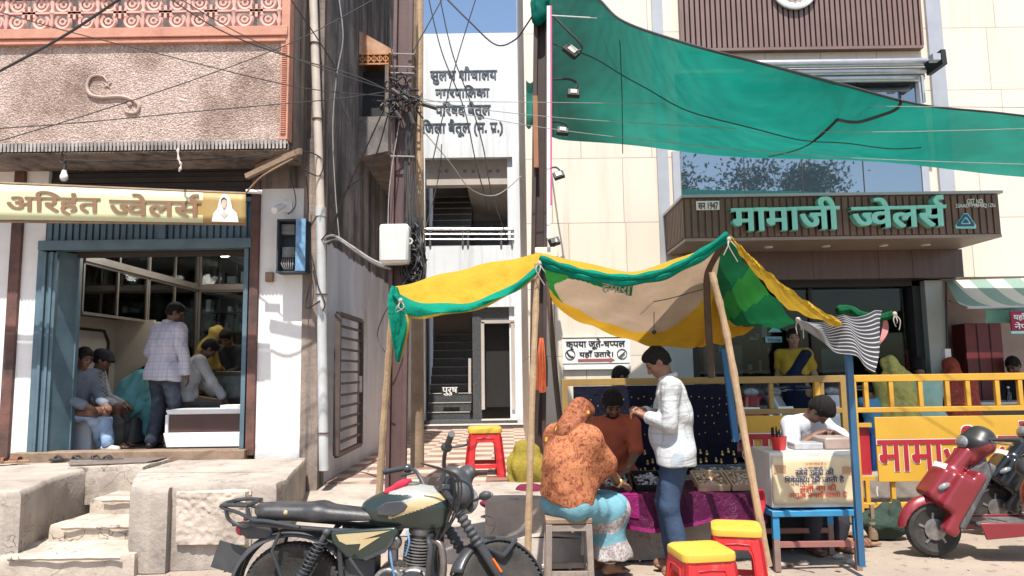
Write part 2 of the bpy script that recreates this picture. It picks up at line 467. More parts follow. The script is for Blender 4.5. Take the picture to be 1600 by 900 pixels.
def sdf_obj(name, s, mats, parent, res=.01, disp=None, matfn=None, local=True):
    vs, fs = s.mesh(res, disp)
    me = bpy.data.meshes.new(name)
    me.vertices.add(len(vs)); me.vertices.foreach_set('co', np.asarray(vs, np.float32).ravel())
    nf = len(fs); me.loops.add(nf * 4); me.loops.foreach_set('vertex_index', np.asarray(fs, np.int32).ravel())
    me.polygons.add(nf); me.polygons.foreach_set('loop_start', np.arange(nf, dtype=np.int32) * 4)
    mats = mats if isinstance(mats, (list, tuple)) else [mats]
    for m in mats: me.materials.append(m)
    if matfn is not None:
        c = np.asarray(vs)[fs].mean(1); me.polygons.foreach_set('material_index', matfn(c).astype(np.int32))
    me.polygons.foreach_set('use_smooth', np.ones(nf, bool))
    me.update(calc_edges=True); me.validate()
    o = bpy.data.objects.new(name, me); COL.objects.link(o)
    if parent is not None:
        o.parent = parent
        if not local:
            p = parent; l = V((0, 0, 0))
            while p is not None: l += p.location; p = p.parent
            o.location = -l
    return o
def folds(amp, seed=0, fz=26, fx=11):
    r = np.random.RandomState(seed); a = r.rand(8) * 6.28
    def f(x, y, z):
        w1 = np.sin(5 * x + a[0] + 4 * z) + np.sin(7 * y + a[1] - 5 * z)
        amp_ = amp * 1.25
        return amp_ * (.5 * (1 - 2 * np.abs(np.sin(.5 * fz * (z + .12 * w1) + fx * (x + y) * .3 + a[2]))) * np.sin(8 * x + 6 * y + a[3] + 3 * z) + .3 * np.sin(fz * (z + .12 * w1) + fx * (x + y) * .6 + a[2]) * np.sin(8 * x + 6 * y + a[3] + 3 * z) + .5 * np.sin(fx * 2.2 * (x * .8 - y) + 9 * z + 1.5 * w1 + a[4]) * np.sin(6 * z + a[5]))
    return f

# ---------------------------------------------------------------- people: x right, y the way they face, z up
def ik(a, b, l1, l2, pole):
    a, b, pole = V(a), V(b), V(pole); d = b - a; L = min(d.length, (l1 + l2) * .999); u = d.normalized(); b = a + u * L
    x = (l1 * l1 - l2 * l2 + L * L) / (2 * L); h = math.sqrt(max(l1 * l1 - x * x, 0))
    p = pole - u * pole.dot(u); p = p.normalized() if p.length > 1e-6 else u.orthogonal().normalized()
    return a + u * x + p * h, b
class Body:
    def __init__(s, H=1.68, hz=None, lean=0, side=0, curl=0, twist=0, head=(0, 0), hl=None, hr=None, fl=None, fr=None,
                 pl=None, pr=None, kl=(-.15, 1, .1), kr=(.15, 1, .1), el=(-.5, -1, -.3), er=(.5, -1, -.3), belly=0, female=False, grip=.6, hdl=None, hdr=None, toes=True, spread=.16):
        k = s.k = H / 1.7; s.female = female; s.grip = grip
        s.pel = V((0, 0, (hz if hz is not None else .93 * k)))
        M = Matrix.Rotation(R(side), 3, 'Y') @ Matrix.Rotation(R(-lean), 3, 'X'); M2 = Matrix.Rotation(R(twist), 3, 'Z') @ Matrix.Rotation(R(side), 3, 'Y') @ Matrix.Rotation(R(-lean - curl), 3, 'X')
        s.up1 = M @ V((0, 0, 1)); s.up = M2 @ V((0, 0, 1)); s.rt = M2 @ V((1, 0, 0)); s.fw = M2 @ V((0, 1, 0))
        s.chest = s.pel + s.up1 * .27 * k; s.neck = s.chest + s.up * .27 * k
        sw = (.165 if female else .185) * k
        s.sh = [s.neck - s.up * .055 * k - s.rt * sw, s.neck - s.up * .055 * k + s.rt * sw]
        s.hip = [s.pel + V((-.09 * k, 0, -.02)), s.pel + V((.09 * k, 0, -.02))]
        hd = M2 @ Matrix.Rotation(R(head[1]), 3, 'Z') @ Matrix.Rotation(R(-head[0]), 3, 'X')
        s.hf, s.hr, s.hu = hd @ V((0, 1, 0)), hd @ V((1, 0, 0)), hd @ V((0, 0, 1))
        s.hc = s.neck + (s.up * .5 + s.hu * .5).normalized() * .16 * k + s.hf * .02 * k
        hl = hl or (-.24 * k, .05, s.pel.z - .12); hr = hr or (.24 * k, .05, s.pel.z - .12)
        fl = fl or (-.10, 0, .09 * k); fr = fr or (.10, 0, .09 * k)
        s.el, s.wr, s.kn, s.an = [], [], [], []
        for i, (t, pole) in enumerate(((hl, el), (hr, er))):
            e, w_ = ik(s.sh[i], t, .29 * k, .26 * k, pole); s.el.append(e); s.wr.append(w_)
        for i, (t, pole) in enumerate(((fl, kl), (fr, kr))):
            e, w_ = ik(s.hip[i], t, .42 * k, .42 * k, pole); s.kn.append(e); s.an.append(w_)
        s.hd = [V(hdl).normalized() if hdl else (s.wr[0] - s.el[0]).normalized(), V(hdr).normalized() if hdr else (s.wr[1] - s.el[1]).normalized()]
        s.tl = [V(pl) if pl else V((-.15, 1, 0)), V(pr) if pr else V((.15, 1, 0))]; s.belly = belly
    def torso(s, S, g=0, k=.05):
        q = s.k; r = s.rt; f = s.fw; fem = s.female
        S.cap(s.hip[0], s.hip[1], (.115 + (.012 if fem else 0)) * q + g, k=k)
        w0 = .05 * q
        S.cap(s.pel - V((w0, 0, 0)), s.chest - r * .05 * q, .115 * q + g, .105 * q + g, k=k); S.cap(s.pel + V((w0, 0, 0)), s.chest + r * .05 * q, .115 * q + g, .105 * q + g, k=k)
        top = s.neck - s.up * .13 * q
        S.cap(s.chest - r * .055 * q, top - r * .075 * q, .105 * q + g, .1 * q + g, k=k); S.cap(s.chest + r * .055 * q, top + r * .075 * q, .105 * q + g, .1 * q + g, k=k)
        S.cap(s.neck - s.up * .05 * q, s.sh[0], .055 * q + g, .052 * q + g, k=k); S.cap(s.neck - s.up * .05 * q, s.sh[1], .055 * q + g, .052 * q + g, k=k)
        if s.belly: S.ell(s.pel + s.up1 * .12 * q + s.fw * (.05 + s.belly) * q, (.125 * q + g, .11 * q + g, .14 * q + g), k=.06)
    def arm(s, S, i, g=0, g2=None, upto=1.0, k=.03):
        q = s.k; g2 = g if g2 is None else g2
        if upto <= 1: S.cap(s.sh[i], s.sh[i].lerp(s.el[i], upto), .054 * q + g, .044 * q + g2, k=k)
        else:
            S.cap(s.sh[i], s.el[i], .054 * q + g, .041 * q + g, k=k); S.cap(s.el[i], s.el[i].lerp(s.wr[i], upto - 1), .041 * q + g, .031 * q + g2, k=.02)
    def leg(s, S, i, g=0, upto=2.0, g2=None, k=.04):
        q = s.k; g2 = g if g2 is None else g2
        if upto <= 1: S.cap(s.hip[i], s.hip[i].lerp(s.kn[i], upto), .088 * q + g, .06 * q + g2, k=k)
        else:
            S.cap(s.hip[i], s.kn[i], .088 * q + g, .058 * q + g, k=k); S.cap(s.kn[i], s.kn[i].lerp(s.an[i], upto - 1), .056 * q + g, .04 * q + g2, k=.03)
    def hand(s, S, i):
        q = s.k; d = s.hd[i]; w_ = s.wr[i]; out = V((0, 0, 1)) - d * d.z
        out = (out.normalized() if out.length > .1 else V((0, 1, 0)))
        sd = -1 if i == 0 else 1
        side = d.cross(out).normalized()                      # across the palm
        pc = w_ + d * .05 * q
        S.cap(w_, w_ + d * .03 * q, .026 * q, .028 * q, k=.015)
        S.cap(w_ + d * .03 * q - side * .018 * q, w_ + d * .085 * q - side * .027 * q, .017 * q, .014 * q, k=.012)
        S.cap(w_ + d * .03 * q + side * .018 * q, w_ + d * .085 * q + side * .027 * q, .017 * q, .014 * q, k=.012)
        S.cap(w_ + d * .03 * q, w_ + d * .085 * q, .018 * q, .015 * q, k=.012)
        c = s.grip
        for j, ln in enumerate((.068, .078, .072, .055)):
            o = w_ + d * .088 * q + side * (j - 1.5) * .0205 * q
            a1 = c * 55; d1 = (d * math.cos(R(a1)) - out * math.sin(R(a1))); d2 = (d * math.cos(R(a1 * 2.1)) - out * math.sin(R(a1 * 2.1)))
            m = o + d1 * ln * .5 * q; S.cap(o, m, .0098 * q, .009 * q, k=.004); S.cap(m, m + d2 * ln * .5 * q, .009 * q, .0075 * q, k=.004)
        th = w_ + d * .028 * q - side * sd * .026 * q * (1 if True else 1)
        t1 = th + (d * .6 - side * sd * .65 - out * .3).normalized() * .042 * q
        S.cap(th, t1, .0135 * q, .011 * q, k=.008); S.cap(t1, t1 + (d * .9 - side * sd * .1 - out * .4).normalized() * .034 * q, .011 * q, .0085 * q, k=.005)
    def headsdf(s, S, fine=True):
        q = s.k * .98; c, f, r, u = s.hc, s.hf, s.hr, s.hu
        rot = np.array([list(r), list(f), list(u)]).T
        S.ell(c + u * .025 * q - f * .012 * q, (.076 * q, .096 * q, .096 * q), rot, k=.03)
        S.ell(c - u * .045 * q + f * .02 * q, (.058 * q, .068 * q, .08 * q), rot, k=.03)
        S.ell(c - u * .104 * q + f * .058 * q, (.026 * q, .022 * q, .02 * q), rot, k=.025)
        S.cap(s.neck - s.up * .04 * q, c - u * .06 * q - f * .012 * q, .056 * q, .052 * q, k=.03)
        for sd in (-1, 1):
            S.ell(c + r * .076 * q * sd - f * .008 * q - u * .012 * q, (.011 * q, .02 * q, .031 * q), rot, k=.008)
            S.ell(c + r * .044 * q * sd + f * .062 * q - u * .035 * q, (.022 * q, .02 * q, .022 * q), rot, k=.02)
        if fine:
            for sd in (-1, 1):
                S.ell(c + r * .032 * q * sd + f * .099 * q + u * .0 * q, (.019 * q, .016 * q, .012 * q), rot, k=.012, op='s')
                S.ell(c + r * .031 * q * sd + f * .076 * q, (.014 * q, .013 * q, .0105 * q), rot, k=.003)
            S.cap(c + r * .052 * q + f * .072 * q + u * .024 * q, c - r * .052 * q + f * .072 * q + u * .024 * q, .013 * q, k=.015)
            S.cap(c + f * .088 * q + u * .01 * q, c + f * .104 * q - u * .034 * q, .009 * q, .015 * q, k=.012)
            for sd in (-1, 1): S.ell(c + f * .092 * q - u * .038 * q + r * .013 * q * sd, .009 * q, k=.008)
            S.cap(c + r * .02 * q + f * .082 * q - u * .066 * q, c - r * .02 * q + f * .082 * q - u * .066 * q, .0085 * q, k=.006)
            S.cap(c + r * .017 * q + f * .08 * q - u * .08 * q, c - r * .017 * q + f * .08 * q - u * .08 * q, .009 * q, k=.006)
        else:
            S.cap(c + f * .088 * q + u * .01 * q, c + f * .106 * q - u * .034 * q, .01 * q, .016 * q, k=.012)
    def body(s, parent, skin, eye, lip, res=.01, fine=True, hands=(1, 1), beard=None):
        S = SDF(); s.torso(S)
        for i in (0, 1):
            s.arm(S, i, upto=2); s.leg(S, i)
            if hands[i]: s.hand(S, i)
            t = s.tl[i].normalized(); a = s.an[i]; q = s.k
            S.cap(a - t * .035 * q - V((0, 0, .05 * q)), a + t * .08 * q - V((0, 0, .05 * q)), .036 * q, .035 * q, k=.03)
            sdv = V((-t.y, t.x, 0))
            for j in range(5):
                o = a + t * .095 * q - V((0, 0, .066 * q)) + sdv * (j - 2) * .017 * q
                S.cap(o - t * .02 * q, o + t * (.065 - .008 * abs(j - 2 + (1 if i else -1))) * q, .0135 * q, .010 * q, k=.012)
        s.headsdf(S, fine)
        c, f, r, u, q = _A(s.hc), _A(s.hf), _A(s.hr), _A(s.hu), s.k * .98
        def mf(p):
            m = np.zeros(len(p)); d = p - c
            x, y, z = d @ r, d @ f, d @ u
            for sd in (-1, 1):
                m[(np.abs(x - sd * .031 * q) < .014 * q) & (np.abs(z) < .0085 * q) & (y > .06 * q)] = 1
                m[(np.abs(x - sd * .034 * q) < .024 * q) & (np.abs(z - .026 * q) < .0065 * q) & (y > .05 * q)] = 1     # brows
            m[(np.abs(x) < .024 * q) & (np.abs(z + .073 * q) < .014 * q) & (y > .075 * q)] = 2
            if beard == 'full': m[(z < -.04 * q) & (z > -.14 * q) & (y > -.0 * q) & ~((np.abs(x) < .022 * q) & (np.abs(z + .073 * q) < .01 * q)) & (np.abs(z + .05 * q) + np.abs(x) < .14 * q) & ((z < -.088 * q) | (np.abs(x) > .036 * q) | (z > -.062 * q)) & ((np.abs(x) < .03 * q) | (z < -.06 * q)) & (y > .02 * q)] = 1
            if beard in ('moustache', 'full'): m[(np.abs(x) < .03 * q) & (np.abs(z + .054 * q) < .007 * q) & (y > .06 * q)] = 1
            return m
        return sdf_obj('body', S, [skin, eye, lip], parent, res, matfn=mf)
    def hair(s, parent, m, res=.008, long=0, vol=.012):
        S = SDF(); c, f, r, u, q = s.hc, s.hf, s.hr, s.hu, s.k * .98; rot = np.array([list(r), list(f), list(u)]).T
        S.ell(c + u * .03 * q - f * .016 * q, ((.077 + vol) * q, (.094 + vol) * q, (.094 + vol) * q), rot)
        S.ell(c - u * .02 * q - f * .05 * q, ((.066 + vol) * q, (.05 + vol) * q, .07 * q), rot)
        S.ell(c + u * .08 * q + f * .05 * q, (.05 * q, .04 * q, .03 * q), rot, k=.03)
        if long: S.cap(c - u * .02 * q - f * .08 * q, s.neck - s.up * long - s.fw * .09, .05 * q, .04 * q, k=.04)
        S.ell(c - u * .055 * q + f * .095 * q, (.09 * q, .085 * q, .105 * q), rot, k=.012, op='s')
        for sd in (-1, 1): S.ell(c + r * .085 * q * sd + f * .0 * q - u * .03 * q, (.02 * q, .03 * q, .035 * q), rot, k=.01, op='s')
        if not long: S.plane(c - u * .065 * q, -u)
        dz = folds(.004, 5, 60, 40)
        return sdf_obj('hair', S, m, parent, res, dz)
    def shirt(s, parent, m, sleeve=1.9, hem=.05, g=.016, amp=.008, seed=1, res=.01, name='shirt', tuck=0):
        S = SDF(); s.torso(S, g)
        if hem < 0:
            S.cap(s.hip[0] + V((0, 0, hem + .03)), s.hip[1] + V((0, 0, hem + .03)), .13 * s.k + g, k=.06)
        for i in (0, 1): s.arm(S, i, g, g + .004, upto=sleeve)
        S.ell(s.neck + s.up * .055 * s.k + s.fw * .012, (.075, .085, .06), k=.012, op='s')
        S.plane(s.pel + s.up1 * hem, -s.up1)
        return sdf_obj(name, S, m, parent, res, folds(amp, seed))
    def collar(s, parent, m):
        b = MB(); q = s.k
        pts = [s.neck + s.up * .015 + (s.rt * math.cos(a) * .068 + s.fw * math.sin(a) * .07) * q + s.up * .012 * -math.sin(a) for a in [R(60 - 300 * i / 14 + 0) for i in range(15)]]
        b.tube(pts, .017, 6, flat=1.3); return b.build('collar', m, parent, local=True)
    def trousers(s, parent, m, g=.018, waist=.03, upto=1.97, amp=.009, seed=2, res=.01, wide=.012):
        S = SDF(); q = s.k
        S.cap(s.hip[0], s.hip[1], .116 * q + g * .5, k=.05)
        for i in (0, 1): s.leg(S, i, g, upto, g + wide)
        S.plane(s.pel + s.up1 * waist, s.up1)
        return sdf_obj('trousers', S, m, parent, res, folds(amp, seed, 30, 8))
    def shoes(s, parent, m):
        S = SDF(); q = s.k
        for i in (0, 1):
            t = s.tl[i].normalized(); a = s.an[i]
            S.cap(a - t * .04 * q - V((0, 0, .045)), a + t * .13 * q - V((0, 0, .055)), .045 * q, .038 * q, k=.03); S.cap(a, a - V((0, 0, .04)), .046 * q, k=.03)
            S.plane((0, 0, a.z - .09 * q), (0, 0, -1)) if i == 0 and abs(s.an[0].z - s.an[1].z) < .02 else None
        return sdf_obj('shoe', S, m, parent, .009)
# ================================================================ materials of the setting
m_dust = mat('dusty_road', (.36, .29, .23), (.25, .2, .165), 1.1, .3, .7, .95, bump=.5, bscale=35, speck=(.19, .15, .125), speck_at=(.58, .66), speck_scale=9, bdist=.015)
m_conc = mat('rough_concrete', (.42, .365, .315), (.25, .215, .19), 2.4, .34, .7, .95, bump=.4, bscale=22, streak=(.44, .39, .33), sw=(.5, .8), bdist=.03, speck=(.13, .105, .09), speck_at=(.62, .74), speck_scale=5, crack=(.06, .05, .045))
m_conc2 = mat('pale_step_concrete', (.52, .45, .375), (.30, .25, .21), 3.2, .36, .7, .95, bump=.4, bscale=24, speck=(.17, .135, .11), speck_at=(.60, .72), speck_scale=6, bdist=.025, crack=(.07, .055, .05))
m_plaster = mat('white_plaster', (.80, .79, .76), (.66, .63, .60), 1.5, .45, .8, .85, bump=.25, bscale=25, streak=(.55, .50, .45), sw=(.62, .85), speck=(.42, .33, .27), speck_at=(.72, .77), speck_scale=5)
m_old = mat('old_lime_wall', (.33, .26, .215), (.12, .10, .095), 1.3, .35, .65, .95, bump=.5, bscale=18, streak=(.03, .028, .03), sw=(.45, .68))
m_grey_paint = mat('grey_painted_wall', (.50, .50, .51), (.38, .37, .37), 1.6, .4, .75, .9, bump=.3, bscale=22, streak=(.27, .25, .24), sw=(.58, .85))
m_rust = mat('rusty_steel', (.16, .07, .055), (.06, .035, .03), 4, .35, .65, .7, bump=.3, bscale=40, streak=(.30, .14, .07), sw=(.6, .8))
m_brownsteel = mat('brown_painted_steel', (.115, .062, .058), (.07, .042, .04), 3, .35, .7, .55, bump=.12, bscale=50, streak=(.035, .02, .02), sw=(.58, .75))
m_bluegrey = mat('blue_grey_door_paint', (.10, .165, .20), (.065, .11, .14), 4, .35, .7, .5, bump=.1, bscale=60, streak=(.20, .24, .26), sw=(.66, .85))
m_wood = mat('worn_timber', (.30, .21, .14), (.17, .115, .08), 5, .3, .7, .85, bump=.35, bscale=30, stretch=(1, 1, 1))
m_dark = mat('dark_shutter', (.045, .035, .032), (.025, .02, .02), 5, .3, .7, .6)
m_black = mat('matt_black', (.016, .016, .017), (.01, .01, .011), 5, .3, .7, .6)
m_cable = mat('black_cable', (.02, .02, .022), (.035, .033, .033), 9, .3, .7, .6)
m_cableg = mat('grey_cable', (.30, .29, .28), (.2, .19, .185), 9, .3, .7, .6)
m_white = mat('white_enamel', (.78, .78, .77), (.70, .70, .69), 3, .4, .7, .4, speck=(.5, .46, .42), speck_at=(.7, .8), speck_scale=12)
m_steel = mat('brushed_steel', (.55, .56, .58), (.42, .43, .45), 6, .3, .7, .32, metal=.85)
m_alu = mat('grey_cladding_metal', (.42, .43, .46), (.36, .37, .40), 4, .3, .7, .4, metal=.2)
m_bamboo = mat('bamboo', (.48, .34, .20), (.30, .20, .12), 8, .3, .7, .7, bump=.3, bscale=40, streak=(.17, .11, .07), sw=(.62, .8))
m_darkwood = mat('dark_pole_wood', (.11, .075, .055), (.055, .038, .03), 6, .3, .7, .85, bump=.4, bscale=35)

def roughcast():
    g = G('roughcast_plaster'); co = g.co()
    a = g.noise(co, 70, 4, .7); v = g.voro(co, 55)
    col = g.mix(g.ramp(a, (.38, 0), (.62, 1)), (.27, .195, .165), (.63, .50, .43))
    col = g.mix(g.ramp(g.noise(co, 1.3, 6, .65), (.45, 0), (.75, 1)), col, (.34, .25, .20), 'MULTIPLY')
    col = g.mix(g.ramp(g.noise(g.co((5, 5, .6)), 1, 6, .6), (.56, 0), (.8, .7)), col, (.20, .15, .13))
    g.bump(g.math('ADD', a, v), .6, .015)
    return g.fin(col, .95)
m_rough = roughcast()
m_pink = mat('salmon_paint', (.55, .27, .19), (.42, .20, .145), 5, .35, .7, .85, bump=.3, bscale=40, streak=(.26, .14, .11), sw=(.6, .85))
m_pinkl = mat('pale_pink_paint', (.66, .40, .34), (.55, .32, .27), 6, .35, .7, .85, bump=.2, bscale=40)
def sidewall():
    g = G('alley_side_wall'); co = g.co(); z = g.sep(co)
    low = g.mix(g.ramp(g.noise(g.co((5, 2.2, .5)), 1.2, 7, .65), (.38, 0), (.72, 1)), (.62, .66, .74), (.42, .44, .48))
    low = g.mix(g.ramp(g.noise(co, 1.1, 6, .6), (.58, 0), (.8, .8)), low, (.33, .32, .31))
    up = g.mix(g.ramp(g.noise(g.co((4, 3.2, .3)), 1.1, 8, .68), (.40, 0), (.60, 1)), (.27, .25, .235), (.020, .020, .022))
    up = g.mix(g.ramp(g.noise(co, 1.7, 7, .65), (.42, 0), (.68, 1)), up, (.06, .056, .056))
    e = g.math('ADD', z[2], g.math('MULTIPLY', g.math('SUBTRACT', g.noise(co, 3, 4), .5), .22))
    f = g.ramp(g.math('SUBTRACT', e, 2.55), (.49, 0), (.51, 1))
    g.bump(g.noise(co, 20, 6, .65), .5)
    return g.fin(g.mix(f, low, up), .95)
m_side = sidewall()
def cream():
    g = G('cream_stone_cladding'); co = g.co(); s = g.sep(co)
    uv = g.comb(s[0], s[2], 0)
    b = g.n('ShaderNodeTexBrick', offset=.42, offset_frequency=2, squash=.8, squash_frequency=3); g.L(uv, b.inputs[0]); b.inputs['Scale'].default_value = 1
    b.inputs['Mortar Size'].default_value = .005; b.inputs['Mortar Smooth'].default_value = 0
    b.inputs['Brick Width'].default_value = .93; b.inputs['Row Height'].default_value = .86
    b.inputs['Color1'].default_value = (.73, .65, .54, 1); b.inputs['Color2'].default_value = (.66, .585, .49, 1); b.inputs['Mortar'].default_value = (.30, .24, .19, 1)
    col = g.mix(g.ramp(g.noise(co, .9, 5), (.4, 0), (.75, .5)), b.outputs[0], (.63, .56, .47))
    col = g.mix(g.ramp(g.noise(g.co((5, 5, .4)), 1, 6), (.52, 0), (.8, .5)), col, (.42, .34, .27))
    return g.fin(col, .6)
m_cream = cream()
def tiles():
    g = G('checker_floor_tile'); co = g.co((1, 1, 1)); s = g.sep(co)
    c = g.n('ShaderNodeTexChecker'); g.L(g.comb(s[0], s[1], .5), c.inputs[0]); c.inputs['Scale'].default_value = 3.1
    c.inputs[1].default_value = (.52, .41, .33, 1); c.inputs[2].default_value = (.23, .12, .095, 1)
    d = g.ramp(g.noise(co, 1.6, 7, .65), (.42, 0), (.72, 1))
    col = g.mix(g.math('MULTIPLY', d, .75), c.outputs[0], (.40, .33, .27))
    g.bump(g.noise(co, 9, 4), .15)
    return g.fin(col, .6)
m_tile = tiles()
def slats(name, c1, c2, gap, per):                           # upright strips with dark grooves
    g = G(name); co = g.co(); s = g.sep(co)
    w = g.math('FRACT', g.math('DIVIDE', s[0], per))
    f = g.ramp(w, (.70, 0), (.74, 1))
    col = g.mix(g.ramp(g.noise(g.co((9, 9, .5)), 1.2, 6), (.35, 0), (.7, 1)), c1, c2)
    return g.fin(g.mix(f, col, gap), .5)
m_winglass = None
def mirror():
    g = G('reflective_window_glass'); g.fin((.045, .07, .10), .03, .0, .9)
    gl = g.n('ShaderNodeBsdfGlossy'); gl.inputs[0].default_value = (.52, .57, .58, 1); gl.inputs['Roughness'].default_value = .012
    mx = g.n('ShaderNodeMixShader'); mx.inputs[0].default_value = .5
    g.L(g.b.outputs[0], mx.inputs[1]); g.L(gl.outputs[0], mx.inputs[2]); g.L(mx.outputs[0], g.o.inputs[0]); return g.m
m_winglass = mirror()
m_glass = glass('shop_glass', (.72, .80, .80), -.02)
m_caseglass = glass('case_glass', (.8, .86, .88), .03)

# ================================================================ ground
GX = MB()
def ground_z(x, y): return .012 * math.sin(1.3 * x + .7 * y) + .01 * math.sin(2.9 * y - 1.1 * x)
def gfn(u, v):
    x, y = -9 + 20 * u, -3 + 14 * v
    return (x, y, min(0, ground_z(x, y) - .022))
GX.grid(gfn, 80, 56)
def ring(x0, x1, y0, y1): GX.add([(x0, y0, -.03), (x1, y0, -.03), (x1, y1, -.03), (x0, y1, -.03)], [(0, 1, 2, 3)])
ring(-300, 300, -300, -3); ring(-300, 300, 11, 400); ring(-300, -9, -3, 11); ring(11, 300, -3, 11)
kind(GX.build('ground', m_dust, local=True))

AF = .34                                                     # level of the alley floor
AY = Yz(640, 752, AF)
a = MB(); a.box(-2.13, .45, AY, 16.35, .02, AF)
kind(a.build('alley_path', m_tile, local=True))
# sloping concrete apron in front of the alley, with a broken front edge
a = MB()
def apron(u, v):
    x = -2.35 + 3.0 * u; y = 6.35 + .18 * math.sin(5 * u) + (AY + .05 - 6.35) * v
    z = .17 + .02 * math.sin(9 * u) + (AF - .19) * v ** 1.2 + .014 * math.sin(7 * x + 5 * y) * (1 - v)
    return (x, y, z)
a.grid(apron, 40, 20)
a.grid(lambda u, v: (-2.35 + 3.0 * u + .02 * math.sin(30 * u) * (1 - v), 6.35 + .18 * math.sin(5 * u) - .05 * (1 - v) - .03 * math.sin(23 * u) * (1 - v), -.03 + v * (.20 + .02 * math.sin(9 * u))), 40, 5)
kind(a.build('pavement', m_conc, local=True))

# ================================================================ the jeweller's old building on the near side of the alley
LY, FL = 8.1, .69
BX = -2.12
left = thing('shop_building', 'old two storey shop building with roughcast balcony front and stained black side wall', 'building', (-4.5, LY, 0))
b = MB()
x388, x402 = X(388, LY), X(402, LY)
b.box(x402 - .01, BX - .20, LY, LY + .3, .02, 3.62)
b.build('wall', m_plaster, left)
MB().box(X(18, LY), X(58, LY), LY + .01, LY + .3, .02, 3.9).build('wall', m_plaster, left); MB().box(-9, X(8, LY), LY, LY + .3, .02, 3.9).build('wall', m_plaster, left)
b = MB(); b.box(x402 - .02, BX - .20, LY - .02, LY + .3, 3.62, 4.2); b.box(-9, BX - .005, LY + .02, LY + .32, 4.2, 9.5)
b.box(BX - .2, BX - .004, LY - .01, LY + .26, .02, 4.2)
b.build('upper_wall', m_old, left)
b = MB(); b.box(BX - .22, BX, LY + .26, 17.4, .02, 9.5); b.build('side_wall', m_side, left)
# small roofed balcony jutting into the alley
jy0, jy1, jx = 10.0, 12.6, X(607, 10.0, 120)
def jz(py): return Z(py, 10.0, 578)
b = MB(); b.prism([(BX, jy0, jz(48)), (jx + .06, jy0, jz(78)), (jx + .06, jy0, jz(83)), (BX, jy0, jz(83))], (0, jy1 - jy0, 0)); b.build('tin_hood', mat('rusty_tin', (.50, .30, .20), (.33, .13, .06), 4, .4, .62, .8, streak=(.58, .48, .40), sw=(.55, .75)), left)
fr = MB()
for i in range(5):
    x = BX + (jx - BX) * (i + .5) / 5; fr.torus((x, jy0 + .01, jz(92)), (0, 1, 0), .034, .011, 12, 5); fr.box(x - .006, x + .006, jy0, jy0 + .02, jz(99), jz(85))
for i in range(26):
    y = jy0 + (jy1 - jy0) * (i + .5) / 26; fr.torus((jx - .01, y, jz(92)), (1, 0, 0), .034, .011, 12, 5)
fr.box(BX, jx, jy0 - .004, jy0 + .026, jz(85.5), jz(83.2)); fr.box(BX, jx, jy0 - .004, jy0 + .026, jz(101), jz(98.5)); fr.box(jx - .026, jx + .004, jy0 + .03, jy1, jz(101), jz(98.5))
fr.build('hood_fretwork', mat('orange_fretwork', (.50, .24, .10), (.36, .15, .06), 8), left)
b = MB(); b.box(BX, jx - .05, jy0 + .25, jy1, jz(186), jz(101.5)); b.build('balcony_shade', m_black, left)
b = MB(); b.prism([(BX, jy0, jz(182)), (jx, jy0, jz(182)), (jx, jy0, jz(236)), (BX, jy0, jz(246))], (0, .06, 0)); b.box(jx - .06, jx, jy0 + .061, jy1, jz(240), jz(182)); b.box(BX, jx - .061, jy0 + .061, jy1, jz(242), jz(236)); b.build('balcony_parapet', mat('stained_parapet', (.26, .23, .21), (.07, .065, .065), 2.5, .35, .65, .95, bump=.4), left)
b = MB(); b.box(jx - .05, jx, jy0, jy0 + .05, jz(181), jz(101.5)); b.build('balcony_post', m_old, left)

# balcony front
BY = 7.45
bx1 = X(452, BY, 150)
b = MB(); xa, xb, za, zb = rect(-150, 64, 452, 226, BY)
ztop = Z(62, BY, 220); zbot = Z(234, BY, 220); BL = -8.2
b.box(BL, bx1 - .09, BY, BY + .12, zbot + .06, ztop - .02)
b.build('balcony_front', m_rough, left)
b = MB(); b.box(BL, bx1 + .01, BY - .02, LY, zbot - .03, zbot + .04); b.box(bx1 - .05, bx1 + .012, BY + .13, LY, zbot + .04, ztop + .9)
b.build('balcony_slab', m_old, left)
b = MB(); n = 150
for i in range(n):
    x = BL + (bx1 - BL) * i / n
    b.box(x, x + (bx1 - BL) / n * .62, BY - .035, BY - .005, zbot - .015, zbot + .075)
b.box(BL, bx1, BY - .02, BY - .001, zbot - .025, zbot + .085)
b.build('drip_edge', mat('weathered_drip_edge', (.42, .38, .35), (.2, .18, .17), 6, .35, .65, .95, bump=.4), left)
zr0, zr1 = Z(67, BY, 220), Z(46, BY, 220)
b = MB(); b.box(BL, bx1 - .02, BY - .05, BY + .16, zr0 + .045, zr1); b.box(BL, bx1 - .04, BY - .028, BY + .1, zr0 + .012, zr0 + .04); b.box(BL, bx1 - .04, BY - .045, BY + .1, zr0 - .02, zr0 + .008)
b.box(bx1 - .088, bx1 + .0, BY - .03, BY + .12, zbot + .08, zr1 + .6); 
for i in range(42):
    z = zbot + .14 + i * (zr0 - zbot - .2) / 42; b.box(bx1 - .075, bx1 - .022, BY - .045, BY - .029, z, z + .012)
b.build('balcony_trim', m_pink, left, bevel=.004)
